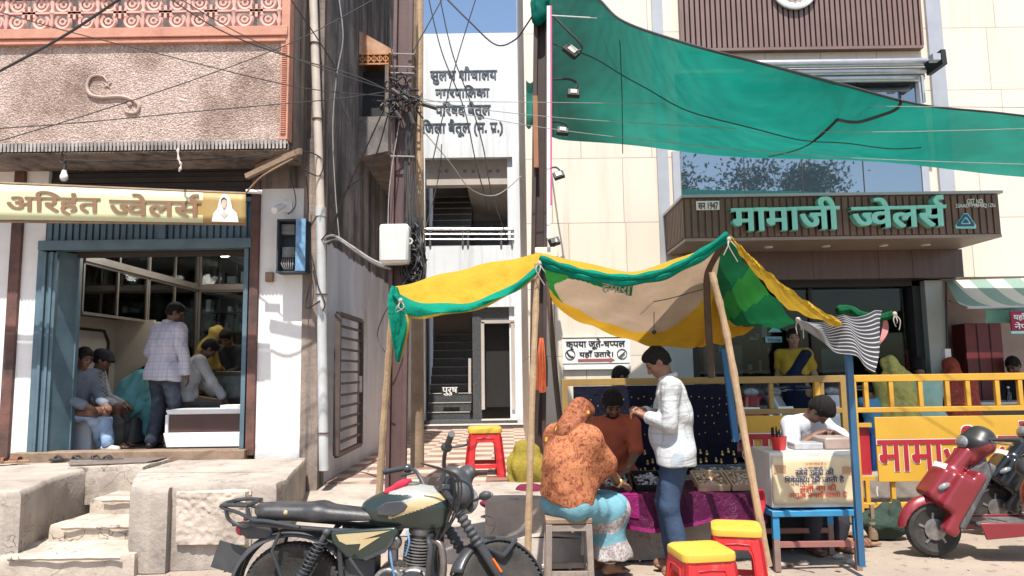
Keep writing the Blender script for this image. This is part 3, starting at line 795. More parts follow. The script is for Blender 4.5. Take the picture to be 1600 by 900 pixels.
# pierced scroll panels of the parapet
g_ = MB(); per = .485
zc0, zc1 = zr1 + .005, zr1 + .40
zm = (zc0 + zc1) / 2
k = 0; x = bx1 - .13
while x > BL + .3:
    c = x - per / 2
    for sx in (-1, 1):
        for sz in (-1, 1):
            g_.torus((c + sx * .125, BY + .03, zm + sz * .095), (0, 1, 0), .075, .02, 14, 5, 0, 0, 1.55 * math.pi)
            g_.torus((c + sx * .125, BY + .03, zm + sz * .095), (0, 1, 0), .03, .017, 8, 5)
            g_.torus((c + sx * .19, BY + .03, zm + sz * .17), (0, 1, 0), .07, .018, 8, 5, 0, math.pi * .5, math.pi * 1.2)
    g_.box(c - .014, c + .014, BY + .01, BY + .06, zm - .07, zm + .07); g_.box(c - .07, c + .07, BY + .01, BY + .06, zm - .014, zm + .014)
    g_.box(c - .07, c - .045, BY + .01, BY + .06, zm - .05, zm + .05); g_.box(c + .045, c + .07, BY + .01, BY + .06, zm - .05, zm + .05)
    g_.lathe([(.012, -.19), (.03, -.12), (.016, -.05), (.036, 0), (.016, .05), (.03, .12), (.012, .19)], (c + per / 2, BY + .03, zm), (0, 0, 1), 8)
    g_.box(c - per / 2, c + per / 2, BY + .01, BY + .05, zm - .01, zm + .01)
    x -= per
g_.box(BL, bx1, BY - .02, BY + .1, zc1 - .01, zc1 + .12)
g_.build('parapet_lattice', m_pinkl, left)
b = MB(); b.box(BL, bx1 - .2, BY + 1.2, BY + 1.25, zr1 + .1, zr1 + 3.2); b.build('upper_back_wall', m_plaster, left)
# S-shaped scroll relief
s_ = MB()
cpt = curve_pts([P(x, y, BY - .012) for x, y in ((168, 128), (160, 119), (143, 120), (136, 135), (142, 148), (160, 152), (188, 151), (206, 156), (217, 165), (212, 176), (198, 175), (194, 166))], 6)
s_.tube(cpt, [.009 + .010 * math.sin(math.pi * i / (len(cpt) - 1)) for i in range(len(cpt))], 8)
q = P(167, 131, BY - .012)
s_.prism([q + V((math.cos(R(90 + 36 * i)) * (.045 if i % 2 == 0 else .02), 0, math.sin(R(90 + 36 * i)) * (.045 if i % 2 == 0 else .02))) for i in range(10)], (0, .02, 0))
s_.ball(P(203, 162, BY - .005), (.03, .015, .03), 8)
s_.build('scroll_relief', mat('faded_pink', (.48, .36, .31), (.36, .27, .23), 9, rough=.95), left)
# soffit edge, ragged timber and bracket at its corner
b = MB(); b.bar(P(385, 276, 7.4), P(462, 240, 7.25), .05, .05); b.bar(P(400, 262, 7.9), P(470, 236, 7.2), .03, .06)
b.build('soffit_timber', m_wood, left)

# shop opening
b = MB(); b.pbox(388, 250, 402, 712, LY - .04, .14); b.build('door_jamb', m_rust, left, bevel=.006)
b = MB(); b.pbox(9, 250, 26, 716, LY - .03, .12); b.build('door_jamb', m_rust, left, bevel=.006)
b = MB(); xs0, xs1 = X(-60, LY), X(400, LY)
for i in range(11):
    z = Z(300, LY, 200) + i * .062; b.box(xs0, x388 - .005, LY + .06 + .012 * (i % 2), LY + .2, z, z + .056)
b.box(xs0, x388, LY + .03, LY + .3, Z(300, LY, 200) + .69, 4.1); b.box(xs0, x388 - .006, LY + .21, LY + .25, 2.9, 4.0)
b.build('roller_shutter', m_dark, left)
zl0, zl1 = Z(390, LY, 220), Z(375, LY, 220)
xo0, xo1 = X(52, LY), X(388, LY)
b = MB(); b.box(xo0, xo1 + .01, LY - .05, LY + .08, zl0, zl1); b.box(xo0, xo0 + .065, LY - .04, LY + .08, FL, zl0 - .003); b.box(xo1 - .07, xo1 - .02, LY - .03, LY + .07, FL + .03, zl0 - .003)
b.box(xo0 + 1.32, xo0 + 1.40, LY - .03, LY + .05, zl1 + .002, zl1 + .42); b.box(xo0, xo1, LY - .03, LY + .06, zl1 + .42, zl1 + .47)
b.build('door_frame', m_bluegrey, left, bevel=.004)
b = MB()
for i in range(30):
    x = xo0 + .06 + i * (xo1 - xo0 - .1) / 30; b.box(x, x + .05, LY + .01, LY + .03, zl1 + .003, zl1 + .418)
b.box(xo0, xo1, LY + .04, LY + .055, zl1 + .003, zl1 + .42)
b.build('transom_grille', m_bluegrey, left)
# folded door leaves with louvres
b = MB()
for i, (xx, dd) in enumerate(((xo0 + .075, 0), (xo0 + .11, .03), (xo0 + .145, .01))):
    b.box(xx, xx + .032, LY - .06 + dd, LY + .32 + dd, FL + .02, zl0 - .02)
b.build('folded_door', m_bluegrey, left, bevel=.003)
b = MB(); xw = xo0 + .19; y0, y1 = LY + .0, LY + .26
b.bar((xw, y0, FL + .03), (xw, y0, zl0 - .03), .045, .06); b.bar((xw + .10, y1, FL + .03), (xw + .10, y1, zl0 - .03), .045, .06)
for z in (FL + .06, FL + .85, FL + 1.22, zl0 - .06): b.bar((xw, y0, z), (xw + .10, y1, z), .035, .11)
for z0, z1 in ((FL + .12, FL + .8), (FL + 1.28, zl0 - .12)):
    nn = int((z1 - z0) / .035)
    for i in range(nn): b.bar((xw + .01, y0 + .02, z0 + i * .035), (xw + .09, y1 - .02, z0 + i * .035), .022, .02)
b.prism([(xw, y0, FL + .9), (xw + .10, y1, FL + .9), (xw + .10, y1, FL + 1.2), (xw, y0, FL + 1.2)], (.015, -.005, 0))
b.prism([(xw + .012, y0, FL + .05), (xw + .112, y1, FL + .05), (xw + .112, y1, zl0 - .06), (xw + .012, y0, zl0 - .06)], (.006, -.003, 0))
b.build('louvred_door', m_bluegrey, left)
# interior shell
IX0, IX1, IY1, IZ1 = -5.36, -2.72, 12.0, 3.62
m_in = mat('shop_cream_laminate', (.62, .57, .50), (.56, .51, .45), 3, .4, .7, .45)
b = MB(); b.box(IX0 - .1, IX0, LY + .3, IY1, FL, IZ1); b.build('interior_panel', m_in, left)
b = MB(); b.box(IX0 - .1, IX1 + .1, IY1, IY1 + .1, FL, IZ1); b.box(IX1, IX1 + .1, LY + .3, IY1, FL, IZ1); b.build('interior_wall', mat('interior_brown', (.13, .10, .09), None, 3), left)
b = MB(); b.box(IX0 - .1, IX1 + .1, LY + .1, IY1 + .1, IZ1, IZ1 + .1); b.build('interior_ceiling', mat('interior_ceiling', (.55, .55, .53)), left)
b = MB(); b.box(IX0 - .4, x388, LY + .0, IY1, .1, FL - .0); b.build('interior_floor', mat('interior_floor', (.10, .08, .075), (.06, .05, .05), 4, rough=.4), left)
b = MB(); b.box(xo0 - .12, x388 + .02, LY - .12, LY + .12, FL - .06, FL + .06); b.build('threshold', m_wood, left, bevel=.008)

# platform and steps in front of the shop
pf = thing('shop_platform', 'raised concrete platform with worn steps leading up to the open jewellery shop', 'platform', (-4, 6.8, 0))
def top_edge(px, py, z): return G0(px, py, z)
PZ = .655
fr_y = 5.86
b = MB()
def slab(pts, z0, z1, seed, m=m_conc, name='platform_block'):
    q = MB(); rr = random.Random(seed); out = []
    for i in range(len(pts)):
        p, n = V((*pts[i], 0)), V((*pts[(i + 1) % len(pts)], 0)); k = max(2, int((n - p).length / .16))
        for j in range(k):
            o = p.lerp(n, j / k); out.append((o.x + rr.uniform(-.012, .012), o.y + rr.uniform(-.012, .012)))
    n = len(out); cx = sum(p[0] for p in out) / n; cy = sum(p[1] for p in out) / n
    lev = [(1.0 + .0, z0), (1, z0 + (z1 - z0) * .45), (1, z1 - .05), (.994, z1 - .015), (.984, z1)]
    for li, (sc_, z) in enumerate(lev):
        for p in out:
            bul = .006 * mnoise.noise(V((4 * p[0], 4 * p[1], 5 * z + seed))) + rr.uniform(-.003, .003)
            q.v.append((cx + (p[0] - cx) * (sc_ + bul * .4), cy + (p[1] - cy) * (sc_ + bul * .4), z + (rr.uniform(-.008, .006) if li >= 3 else 0)))
    for li in range(len(lev) - 1):
        for i in range(n): q.f.append((li * n + i, li * n + (i + 1) % n, (li + 1) * n + (i + 1) % n, (li + 1) * n + i)); q.m.append(0)
    q.f.append(tuple(range((len(lev) - 1) * n, len(lev) * n))); q.m.append(0)
    return q.build(name, m, pf, angle=50)
sx0 = X(30, 6.05, 800); sx1 = X(203, 6.05, 800)
slab([(-9, 6.05), (sx0, 6.05), (X(94, 7.0, 745), 7.0), (X(94, 7.0, 745), LY - .1), (-9, LY - .1)], 0, PZ - .01, 1)
slab([(sx1, 6.03), (X(262, 6.03, 800), 6.0), (X(268, 6.1, 800), 6.08), (X(432, 6.15, 800), 6.15), (X(448, 6.4, 760), 6.4), (X(482, LY, 715), LY - .1), (X(212, 7.1, 740), LY - .1), (X(212, 7.1, 740), 7.1)], 0, PZ, 2)
# stuccoed raised panel on the block's front
b = MB(); rr = random.Random(5)
def pan(u, v):
    p = P(270 + 118 * u, 856 - 92 * v, 6.06); n_ = .004 * math.sin(9 * u + 4 * v) + rr.uniform(-.003, .003) + ((.012 * mnoise.noise(V((17 * u, 12 * v, 3))) + .006 * mnoise.noise(V((40 * u, 30 * v, 3)))) if .6 < v < .93 else .008 * mnoise.noise(V((14 * u, 12 * v, 1))))
    e = min(u, 1 - u, v, 1 - v); return (p.x, 6.075 - (.012 if e > .03 else -.05) - n_ - .010 * (1 - v), p.z)
b.grid(pan, 44, 34); b.build('render_patch', m_conc2, pf)
zz = [0, .16, .29, .43]; yy = [5.94, 6.45, 6.95, 7.35]
for i in range(3):
    x0 = sx0 + (.0, .10, .16)[i]
    slab([(x0 - .1, yy[i]), (sx1 + .1, yy[i] + .01), (sx1 + .12, 7.5), (x0 - .1, 7.5)], zz[i] - .02, zz[i + 1], 7 + i, m_conc2, 'step')
    q = MB(); q.grid(lambda u, v: (x0 + .02 + (sx1 - .01 - x0) * u, yy[i] - .02 - .014 * math.sin(math.pi * v) + .012 * mnoise.noise(V((6 * u, i, 2))), zz[i + 1] - .03 + .036 * v + .006 * mnoise.noise(V((9 * u, i, 7)))), 30, 4)
    q.build('step_nosing', m_conc2, pf)
slab([(X(104, 7.4, 740), 7.40), (X(222, 7.4, 740), 7.41), (X(222, 7.4, 740), LY - .1), (X(104, 7.4, 740), LY - .1)], .3, PZ + .008, 11, m_conc2, 'step')

# ================================================================ public toilet block at the end of the alley
TY = 16.5
tb = thing('toilet_building', 'narrow white two storey public toilet block closing the end of the alley', 'building', (-.9, TY, AF))
m_twhite = mat('bluish_white_wall', (.72, .76, .80), (.64, .68, .72), 1.2, .4, .75, .8, streak=(.42, .43, .44), sw=(.5, .82), bump=.2, speck=(.40, .40, .40), speck_at=(.66, .8), speck_scale=3)
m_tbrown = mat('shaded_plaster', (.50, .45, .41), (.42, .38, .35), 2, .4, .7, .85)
m_granite = mat('dark_granite', (.055, .06, .065), (.09, .095, .10), 20, .4, .6, .35)
TX0, TX1 = X(640, TY), X(818, TY, 300)
zt = Z(52, TY, 735)
ux0, ux1, uz0, uz1 = rect(664, 246, 793, 384, TY)
lx0, lx1, lz0, lz1 = rect(664, 480, 803, 655, TY)
b = MB(); b.box(TX0, TX1, TY, TY + .2, uz1, zt); b.box(TX0, ux0, TY, TY + .2, AF, uz1); b.box(ux1 + .12, TX1, TY, TY + .2, AF, uz1); b.box(ux0, ux1 + .12, TY, TY + .2, lz1, uz0)
b.box(TX0, TX0 + .15, TY + .2, TY + 5, AF, zt); b.box(TX1 - .15, TX1, TY + .2, TY + 5, AF, zt); b.box(TX0, TX1, TY + .2, TY + 5, zt - .3, zt - .05)
b.box(ux1, ux1 + .12, TY + .1, TY + .2, AF, uz1)
b.build('wall', m_twhite, tb)
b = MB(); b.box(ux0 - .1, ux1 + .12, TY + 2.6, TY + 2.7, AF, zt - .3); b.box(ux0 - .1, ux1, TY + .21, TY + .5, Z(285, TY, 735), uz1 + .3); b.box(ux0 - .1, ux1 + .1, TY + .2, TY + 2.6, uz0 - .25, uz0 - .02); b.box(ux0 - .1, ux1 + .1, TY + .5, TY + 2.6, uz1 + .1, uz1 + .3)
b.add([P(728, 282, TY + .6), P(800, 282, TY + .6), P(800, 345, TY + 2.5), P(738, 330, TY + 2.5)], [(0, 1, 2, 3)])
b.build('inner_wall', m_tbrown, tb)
b = MB()
for i in range(9): b.box(ux0, X(736, TY + 1), TY + .9 + i * .17, TY + 2.6, uz0 - .02 + i * .19, uz0 + .165 + i * .19)
b.build('upper_stair', m_granite, tb); b = MB()
b.box(X(738, TY + 2), ux1 + .1, TY + 2.5, TY + 2.58, uz0, Z(345, TY + 2.5, 770))
for i in range(10): b.box(lx0, X(736, TY + .6, 560), TY + .35 + i * .21, TY + 2.6, AF + .1 + i * .205, AF + .30 + i * .205)
b.box(X(738, TY, 560), X(752, TY, 560), TY + .1, TY + .3, AF, lz1); b.box(X(738, TY, 560), lx1, TY + .12, TY + .3, Z(505, TY, 775), lz1)
b.box(lx0 - .03, lx1 + .06, TY - .35, TY + .3, AF, AF + .14); b.box(lx0 - .15, lx1 + .3, TY - .75, TY - .35, AF, AF + .07)
b.build('stair', m_granite, tb)
b = MB()
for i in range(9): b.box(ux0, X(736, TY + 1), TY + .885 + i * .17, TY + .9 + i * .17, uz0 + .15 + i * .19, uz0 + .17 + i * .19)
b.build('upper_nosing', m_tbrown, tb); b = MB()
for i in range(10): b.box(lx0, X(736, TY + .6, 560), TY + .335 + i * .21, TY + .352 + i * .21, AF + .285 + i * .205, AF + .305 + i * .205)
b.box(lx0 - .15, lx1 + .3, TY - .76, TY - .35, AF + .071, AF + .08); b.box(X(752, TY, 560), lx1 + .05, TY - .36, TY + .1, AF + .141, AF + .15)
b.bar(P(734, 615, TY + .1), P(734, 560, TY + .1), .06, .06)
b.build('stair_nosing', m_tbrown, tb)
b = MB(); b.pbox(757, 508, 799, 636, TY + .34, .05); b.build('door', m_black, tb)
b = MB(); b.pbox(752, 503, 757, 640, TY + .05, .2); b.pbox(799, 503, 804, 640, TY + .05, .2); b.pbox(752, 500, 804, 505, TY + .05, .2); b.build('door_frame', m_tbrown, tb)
b = MB(); ry = TY - .02
for i, yy_ in enumerate((358, 366, 374)): b.tube([P(660, yy_, ry), P(803, yy_ - .0, ry)], .035 if i == 0 else .022, 8)
for px_ in (672, 723, 731, 783, 800): b.tube([P(px_, 358, ry), P(px_, 384, ry)], .025, 8)
b.build('balcony_railing', m_steel, tb)
m_sign_ink = mat('blue_black_lettering', (.045, .06, .085), (.22, .25, .28), 9, .45, .75, .8)
W3 = []
write('lettering', ['सुलभ', ' ', 'शौचालय'], (672, 104, 777, 131), TY - .004, m_sign_ink, tb, .01, .03)
write('lettering', ['नगरपालिका'.replace('लि', 'िल')], (680, 133, 765, 152), TY - .004, m_sign_ink, tb, .01, .03)
write('lettering', ['प', 'िर', 'षद', ' ', 'बैतूल'], (680, 158, 767, 186), TY - .004, m_sign_ink, tb, .01, .03)
write('lettering', ['िज', 'ला', ' ', 'बैतूल', ' ', '(म. ', 'प', 'RAKAR', '.)'], (659, 186, 786, 213), TY - .004, m_sign_ink, tb, .01, .03)
b = MB(); b.pbox(690, 604, 716, 618, TY + .33, .01); b.build('notice_plate', mat('black_plate', (.03, .03, .035)), tb)
write('notice_lettering', ['पुरुष'], (691, 605, 715, 618), TY + .325, m_white, tb, .006, .02)
b = MB()
for px_ in (687, 698, 727, 740, 766, 778): b.ball(P(px_, 267, TY + .2), (.05, .02, .04), 6)
b.build('beam_stain', mat('beam_stain', (.3, .26, .23)), tb)

# ================================================================ the cream jewellery showroom
CY = 9.4
cb = thing('showroom_building', 'cream stone clad jewellery showroom with brown fascia and tinted glass', 'building', (4.5, CY, 0))
cx0, cx1 = X(822, CY, 300), 12.0
SZ0, SZ1 = Z(640, 10, 1300), Z(436, CY, 1270)
gx0, gx1 = X(1085, CY, 540), X(1482, CY, 540)
b = MB()
b.box(cx0, X(1040, CY, 540), CY, CY + .3, 0, 14); b.box(X(1040, CY, 540), cx1, CY, CY + .3, SZ1, 14)
b.box(cx0, cx0 + .3, CY + .3, 17.3, 0, 14)
b.build('wall', m_cream, cb)
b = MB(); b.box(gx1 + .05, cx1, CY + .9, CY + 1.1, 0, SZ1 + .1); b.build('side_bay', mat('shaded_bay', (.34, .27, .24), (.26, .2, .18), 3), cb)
b = MB(); b.pbox(1027, -150, 1044, 640, CY - .05, .05); b.pbox(1452, -150, 1475, 300, CY - .05, .05); b.pbox(1052, 236, 1063, 320, CY - .06, .06); b.pbox(1437, 120, 1448, 320, CY - .06, .06); b.build('cladding_strip', m_alu, cb)
wx0, wx1, wz0, wz1 = rect(1062, 118, 1440, 310, CY - .05)
b = MB(); b.box(wx0, wx1, CY - .045, CY - .005, wz0, wz1)
b.build('window', m_winglass, cb)
b = MB()
for px_ in (1160, 1250, 1345): b.pbox(px_, 120, px_ + 1.2, 310, CY - .052, .006)
b.pbox(1056, 112, 1444, 120, CY - .08, .08)
b.build('window_mullion', m_dark, cb)
sl_ = MB(); px0, px1, pz0, pz1 = rect(1057, -160, 1425, 78, CY)
nsl = 46
for i in range(nsl):
    x = px0 + (px1 - px0) * i / nsl; sl_.box(x, x + (px1 - px0) / nsl * .66, CY - .10, CY - .02, pz0, pz1)
sl_.box(px0 - .02, px1 + .02, CY - .10, CY - .001, pz0 - .04, pz0 - .002); sl_.box(px1 + .002, px1 + .03, CY - .10, CY - .001, pz0, pz1)
sl_.build('slat_panel', mat('brown_slat', (.20, .125, .11), (.16, .10, .09), 3, rough=.5), cb, smooth=False)
b = MB(); b.box(px0, px1, CY - .019, CY - .003, pz0, pz1); b.build('slat_backing', mat('slat_backing', (.05, .035, .035)), cb)
ec = P(1240, -18, CY - .12)
b = MB(); b.lathe([(.30, 0), (.30, .03), (.28, .04), (.24, .04), (.235, .025), (.1, .025), (.09, .035), (.001, .035)], ec, (0, -1, 0), 48); b.build('emblem_disc', m_white, cb)
b = MB()
for rr_, th in ((.21, .006), (.15, .006)): b.torus(ec + V((0, -.04, 0)), (0, 1, 0), rr_, th, 40, 6)
for i in range(16):
    a_ = 2 * math.pi * i / 16; b.ball(ec + V((math.cos(a_) * .18, -.035, math.sin(a_) * .18)), (.014, .008, .014), 6)
b.build('emblem_ring', mat('emblem_gold', (.45, .33, .24), rough=.4), cb)
# rolled awning cassette
cs = thing('awning_cassette', 'silver metal roller awning cassette above the tinted showroom window', 'awning', P(1300, 110, CY - .3))
b = MB(); y_ = CY - .32
x0_, x1_ = X(1165, y_, 105), X(1448, y_, 105)
for i, (dz_, r_) in enumerate(((.0, .055), (-.095, .045), (-.17, .05))):
    zc_ = Z(99, y_, 1300) + dz_; b.tube([(x0_, y_ + .05 * i, zc_), (x1_, y_ + .05 * i, zc_)], r_, 14)
b.build('roller_tube', m_steel, cs)
b = MB(); c0 = P(1448, 100, y_)
b.prism([P(1444, 100, y_ - .05), P(1470, 77, y_ - .25), P(1473, 100, y_ - .25), P(1448, 118, y_ + .1)], (.06, 0, 0)); b.box(x0_ - .03, x1_ + .03, CY - .2, CY, Z(118, y_, 1300), Z(112, y_, 1300))
b.build('end_bracket', m_black, cs)
b = MB(); b.bar(P(1440, 118, y_), P(1444, 160, y_), .03); b.build('crank_rod', m_alu, cs); b = MB(); b.pbox(1458, 83, 1470, 93, y_ - .3, .1); b.build('gear_box', m_alu, cs)
# sign box
SY = 8.35
sx0_, sx1_, sz0, sz1 = rect(1070, 307, 1562, 370, SY)
sg = slats('fascia_slat', (.12, .075, .058), (.085, .056, .045), (.03, .022, .02), .075)
b = MB(); b.box(sx0_, sx1_, SY, CY, sz0 + .01, sz1)
n_ = int((sx1_ - sx0_) / .078)
for i in range(n_): 
    x = sx0_ + (sx1_ - sx0_) * i / n_; b.box(x, x + .056, SY - .02, SY - .002, sz0 + .012, sz1 - .01)
for i in range(13):
    y = SY + (CY - SY) * i / 13; b.box(sx0_ - .02, sx0_ - .002, y, y + .056, sz0 + .012, sz1 - .01)
b.build('fascia', mat('fascia_brown', (.17, .105, .075), (.12, .075, .056), 2.5, rough=.55, streak=(.09, .06, .045), sw=(.5, .8)), cb, smooth=False)
b = MB(); b.box(sx0_ - .04, sx1_ + .03, SY - .05, CY, sz1 + .003, sz1 + .035); b.build('fascia_cap', m_alu, cb)
b = MB(); b.box(sx0_ - .01, sx1_ + .0, SY - .01, CY, sz0 - .03, sz0 + .006); b.build('fascia_soffit', mat('soffit', (.30, .24, .20), rough=.5), cb)
m_mint = mat('mint_acrylic', (.28, .72, .62), (.25, .66, .57), 3, rough=.35)
write('sign_lettering', ['मामाजी'], (1139, 311, 1308, 362), SY - .03, m_mint, cb, .075, .028, slope=.012)
write('sign_lettering', JW, (1325, 309, 1472, 358), SY - .03, m_mint, cb, .075, .028, slope=.012)
write('small_lettering', ['GST NO.'], (1510, 311, 1536, 318.5), SY - .022, m_white, cb, .012, .006)
write('small_lettering', ['23AAOFM9040Q1ZN'], (1492, 318.5, 1554, 325.5), SY - .022, m_white, cb, .012, .006)
b = MB(); b.pbox(1088, 314, 1124, 328, SY - .04, .015); b.build('year_plate', m_white, cb)
write('year_lettering', ['सन', ' ', '1947'], (1091, 316, 1122, 327), SY - .041, mat('brown_ink', (.12, .06, .04)), cb, .006, .01)
# hallmark emblem
def tri(cx, cy, w, h, Y, d, m, nm, cut=.18):
    pts = []
    for (x, y) in ((cx - w * cut, cy - h), (cx + w * cut, cy - h), (cx + w, cy + h * .62), (cx + w * .94, cy + h), (cx - w * .94, cy + h), (cx - w, cy + h * .62)): pts.append(P(x, y, Y))
    MB().prism(pts, (0, d, 0)).build(nm, m, cb, bevel=.004)
m_blue = mat('emblem_blue', (.02, .07, .22), rough=.35)
tri(1509.5, 345, 16.5, 12, SY - .035, .03, m_mint, 'hallmark_rim'); tri(1509.5, 344, 13.5, 9.5, SY - .045, .012, m_blue, 'hallmark_badge')
tri(1509.5, 344.5, 7.5, 5.5, SY - .055, .012, m_mint, 'hallmark_mark', .1); tri(1509.5, 345, 5, 3.5, SY - .062, .01, m_blue, 'hallmark_mark', .1)
# fascia beam, pillar, downlights
fbY = CY - .22
fx0, fx1, fz0, fz1 = rect(1075, 372, 1504, 436, fbY)
b = MB(); b.box(fx0, fx1, fbY, CY - .003, fz0, sz0 - .032)
for px_ in (1160, 1270, 1372, 1425): b.box(X(px_, fbY, 400), X(px_, fbY, 400) + .012, fbY - .006, fbY - .001, fz0, sz0 - .035)
b.build('lintel_panel', mat('walnut_panel', (.105, .062, .05), (.07, .042, .036), 2, rough=.4, stretch=(8, 8, .6)), cb)
for px_ in (1200, 1290, 1380, 1446): MB().lathe([(.05, 0), (.05, .012), (.03, .014)], (X(px_, SY + .45, 375), SY + .45, sz0 - .031), (0, 0, -1), 16).build('downlight', m_white, cb)
m_pil = mat('greenish_pillar', (.33, .36, .34), (.27, .30, .285), 2, rough=.5)
b = MB(); b.pbox(1040, 440, 1082, 640, CY - .12, .3); b.build('pillar', m_pil, cb)
b = MB(); b.pbox(1452, 438, 1480, 640, CY - .06, .3); b.build('pillar', m_pil, cb)
b = MB(); b.pbox(1432, 438, 1451, 640, CY + .05, .2); b.pbox(1080, 438, 1092, 640, CY + .05, .2); b.box(gx0, gx1, CY + .05, CY + .2, SZ1 - .1, SZ1 + .02); b.pbox(1268, 438, 1273, 640, CY + .16, .05); b.build('glass_frame', m_black, cb)
b = MB(); b.box(gx0, X(1432, CY), CY + .2, CY + .215, .36, SZ1); b.build('shop_window', m_glass, cb)
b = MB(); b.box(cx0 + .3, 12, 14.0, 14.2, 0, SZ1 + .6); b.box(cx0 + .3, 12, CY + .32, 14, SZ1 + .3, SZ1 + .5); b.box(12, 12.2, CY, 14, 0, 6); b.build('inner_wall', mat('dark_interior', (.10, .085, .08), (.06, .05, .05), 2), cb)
b = MB(); b.box(X(1090, CY), 12, 8.25, 14, 0, .34); b.build('plinth', mat('shop_plinth', (.34, .30, .27), (.25, .22, .2), 3, rough=.7, bump=.2), cb)
# interior fittings seen through the glass
b = MB()
b.pbox(1100, 540, 1160, 600, CY + 1.6, .4); b.pbox(1285, 545, 1330, 620, CY + .6, .3); b.pbox(1300, 590, 1430, 640, CY + 2, .5); b.build('glass_cabinet', mat('green_cabinet', (.10, .15, .145), rough=.25), cb)
b = MB(); rr = random.Random(4)
for i in range(26):
    px_ = rr.uniform(1095, 1235); py_ = rr.uniform(500, 590); b.pbox(px_, py_, px_ + rr.uniform(3, 12), py_ + rr.uniform(4, 22), CY + 1.3 + rr.random(), .05, rr.randrange(3))
b.build('display_goods', [mat('goods_tan', (.4, .28, .18)), mat('goods_grey', (.45, .45, .45)), mat('goods_dark', (.1, .07, .06))], cb)
# ================================================================ posts, gates, boxes and cables
m_galv = mat('galvanised_pipe', (.62, .58, .52), (.48, .44, .39), 5, .35, .7, .6, streak=(.40, .30, .22), sw=(.66, .85))
pp = thing('drain_pipe', 'tall pale plastic drain pipe running down the corner of the shop wall', 'pipe', (BX - .06, LY - .1, .2))
b = MB(); ptop, pmid, pbot = P(488, -40, LY - .09), P(501, 330, LY - .09), P(506, 735, LY - .09)
b.tube([ptop, pmid], .047, 14); b.build('pipe_upper', mat('pipe_cream', (.60, .53, .46), (.48, .42, .36), 4, rough=.5, streak=(.3, .25, .21), sw=(.6, .85)), pp)
b = MB(); b.tube([pmid + V((0, 0, .02)), pbot], .052, 14); b.lathe([(.06, 0), (.06, .1)], pmid - V((0, 0, .06)), (0, 0, 1), 16); b.build('pipe_lower', mat('pipe_grey', (.52, .53, .54), (.42, .43, .43), 4, rough=.5), pp)
b = MB()
for t in (.3, .62): b.torus(ptop.lerp(pmid, t), (0, 0, 1), .052, .008, 16, 6)
for t in (.33, .86): b.torus(pmid.lerp(pbot, t), (0, 0, 1), .056, .008, 16, 6)
b.build('pipe_clamp', m_rust, pp)

# steel post of the tangle, with timber and bamboo poles lashed beside it
QY = 7.0
st = thing('steel_post', 'tall brown steel channel post carrying the grey junction box and cable tangle', 'post', P(619, 760, QY))
b = MB(); t0, t1 = P(632, -40, QY), P(618, 780, QY); w_ = .075
b.bar(t0 + V((-w_, 0, 0)), t1 + V((-w_, 0, 0)), .035, .11, up=(0, 1, 0)); b.bar(t0 + V((w_, .01, 0)), t1 + V((w_, .01, 0)), .035, .10, up=(0, 1, 0)); b.bar(t0 + V((0, .02, 0)), t1 + V((0, .02, 0)), .12, .02, up=(0, 1, 0))
b.build('channel', m_brownsteel, st)
for y_ in (85, 105, 115, 245): p = P(628, y_, QY - .07); MB().tube([p + V((-.11, 0, .01)), p + V((.12, 0, .0)), p + V((.13, .12, 0))], .008, 6).build('wire_lashing', m_cableg, st)
tag(MB().tube([P(648, -30, 7.4), P(648, 190, 7.4), P(652, 440, 7.4), P(652, 730, 7.4)], [.055, .06, .06, .07], 10).build('timber_pole', m_wood), 'weathered round timber pole lashed behind the brown steel post', 'pole')
tag(MB().tube([P(656, -30, 7.28), P(655, 200, 7.28), P(658, 440, 7.28)], [.038, .04, .045], 9).build('thin_bamboo_pole', m_bamboo), 'thin upright bamboo pole strapped to the timber pole behind the post', 'pole')
jb = thing('junction_box', 'pale grey plastic junction box hung crooked on the steel post', 'junction box', P(615, 410, QY - .3))
b = MB(); a0, a1, c0, c1 = rect(592, 349, 638, 410, QY - .30)
b.box(a0, a1, QY - .30, QY - .085, c0, c1); o = b.build('box_shell', m_white, jb, bevel=.03, seg=3)
b = MB(); b.box(a0 + .012, a1 - .012, QY - .322, QY - .301, c0 + .012, c1 - .012); b.build('box_lid', mat('grey_lid', (.62, .61, .57), (.5, .49, .46), 6, .35, .7, .5, streak=(.36, .42, .46), sw=(.6, .8)), jb, bevel=.015)
b = MB(); b.torus(P(640, 377, QY - .24), (0, 1, 0), .025, .009, 14, 6); b.build('box_hasp', m_galv, jb)
for ch in jb.children: pass
# right-hand post, strip light edge
RY_ = 7.75
rp = thing('steel_post', 'dark brown steel beam post standing between the toilet block and the cream showroom', 'post', P(838, 700, RY_))
b = MB(); t0, t1 = P(846, -30, RY_), P(838, 760, RY_)
b.bar(t0 + V((-.06, 0, 0)), t1 + V((-.06, 0, 0)), .04, .14, up=(0, 1, 0)); b.bar(t0 + V((.07, 0, 0)), t1 + V((.07, 0, 0)), .04, .14, up=(0, 1, 0)); b.bar(t0 + V((0, .03, 0)), t1 + V((0, .03, 0)), .10, .02, up=(0, 1, 0))
b.build('channel', mat('dark_brown_steel', (.062, .035, .03), (.035, .022, .02), 3, rough=.6), rp)
tag(MB().bar(P(836, 150, RY_ - .1), P(838, 262, RY_ - .1), .05, .03).build('timber_strip', mat('orange_timber', (.33, .15, .075), (.22, .1, .055), 4)), 'short orange brown timber strip wedged against the dark post', 'timber')
tl = thing('banner_frame', 'narrow white and magenta edged banner frame standing on edge beside the dark post', 'banner', P(860, 370, RY_ - .25))
b = MB(); b.bar(P(857, 10, RY_ - .25), P(857, 372, RY_ - .25), .035, .03); b.build('frame', m_white, tl)
b = MB(); b.bar(P(861, 10, RY_ - .25), P(861, 320, RY_ - .25), .018, .034); b.build('edge', mat('magenta', (.55, .08, .22)), tl)
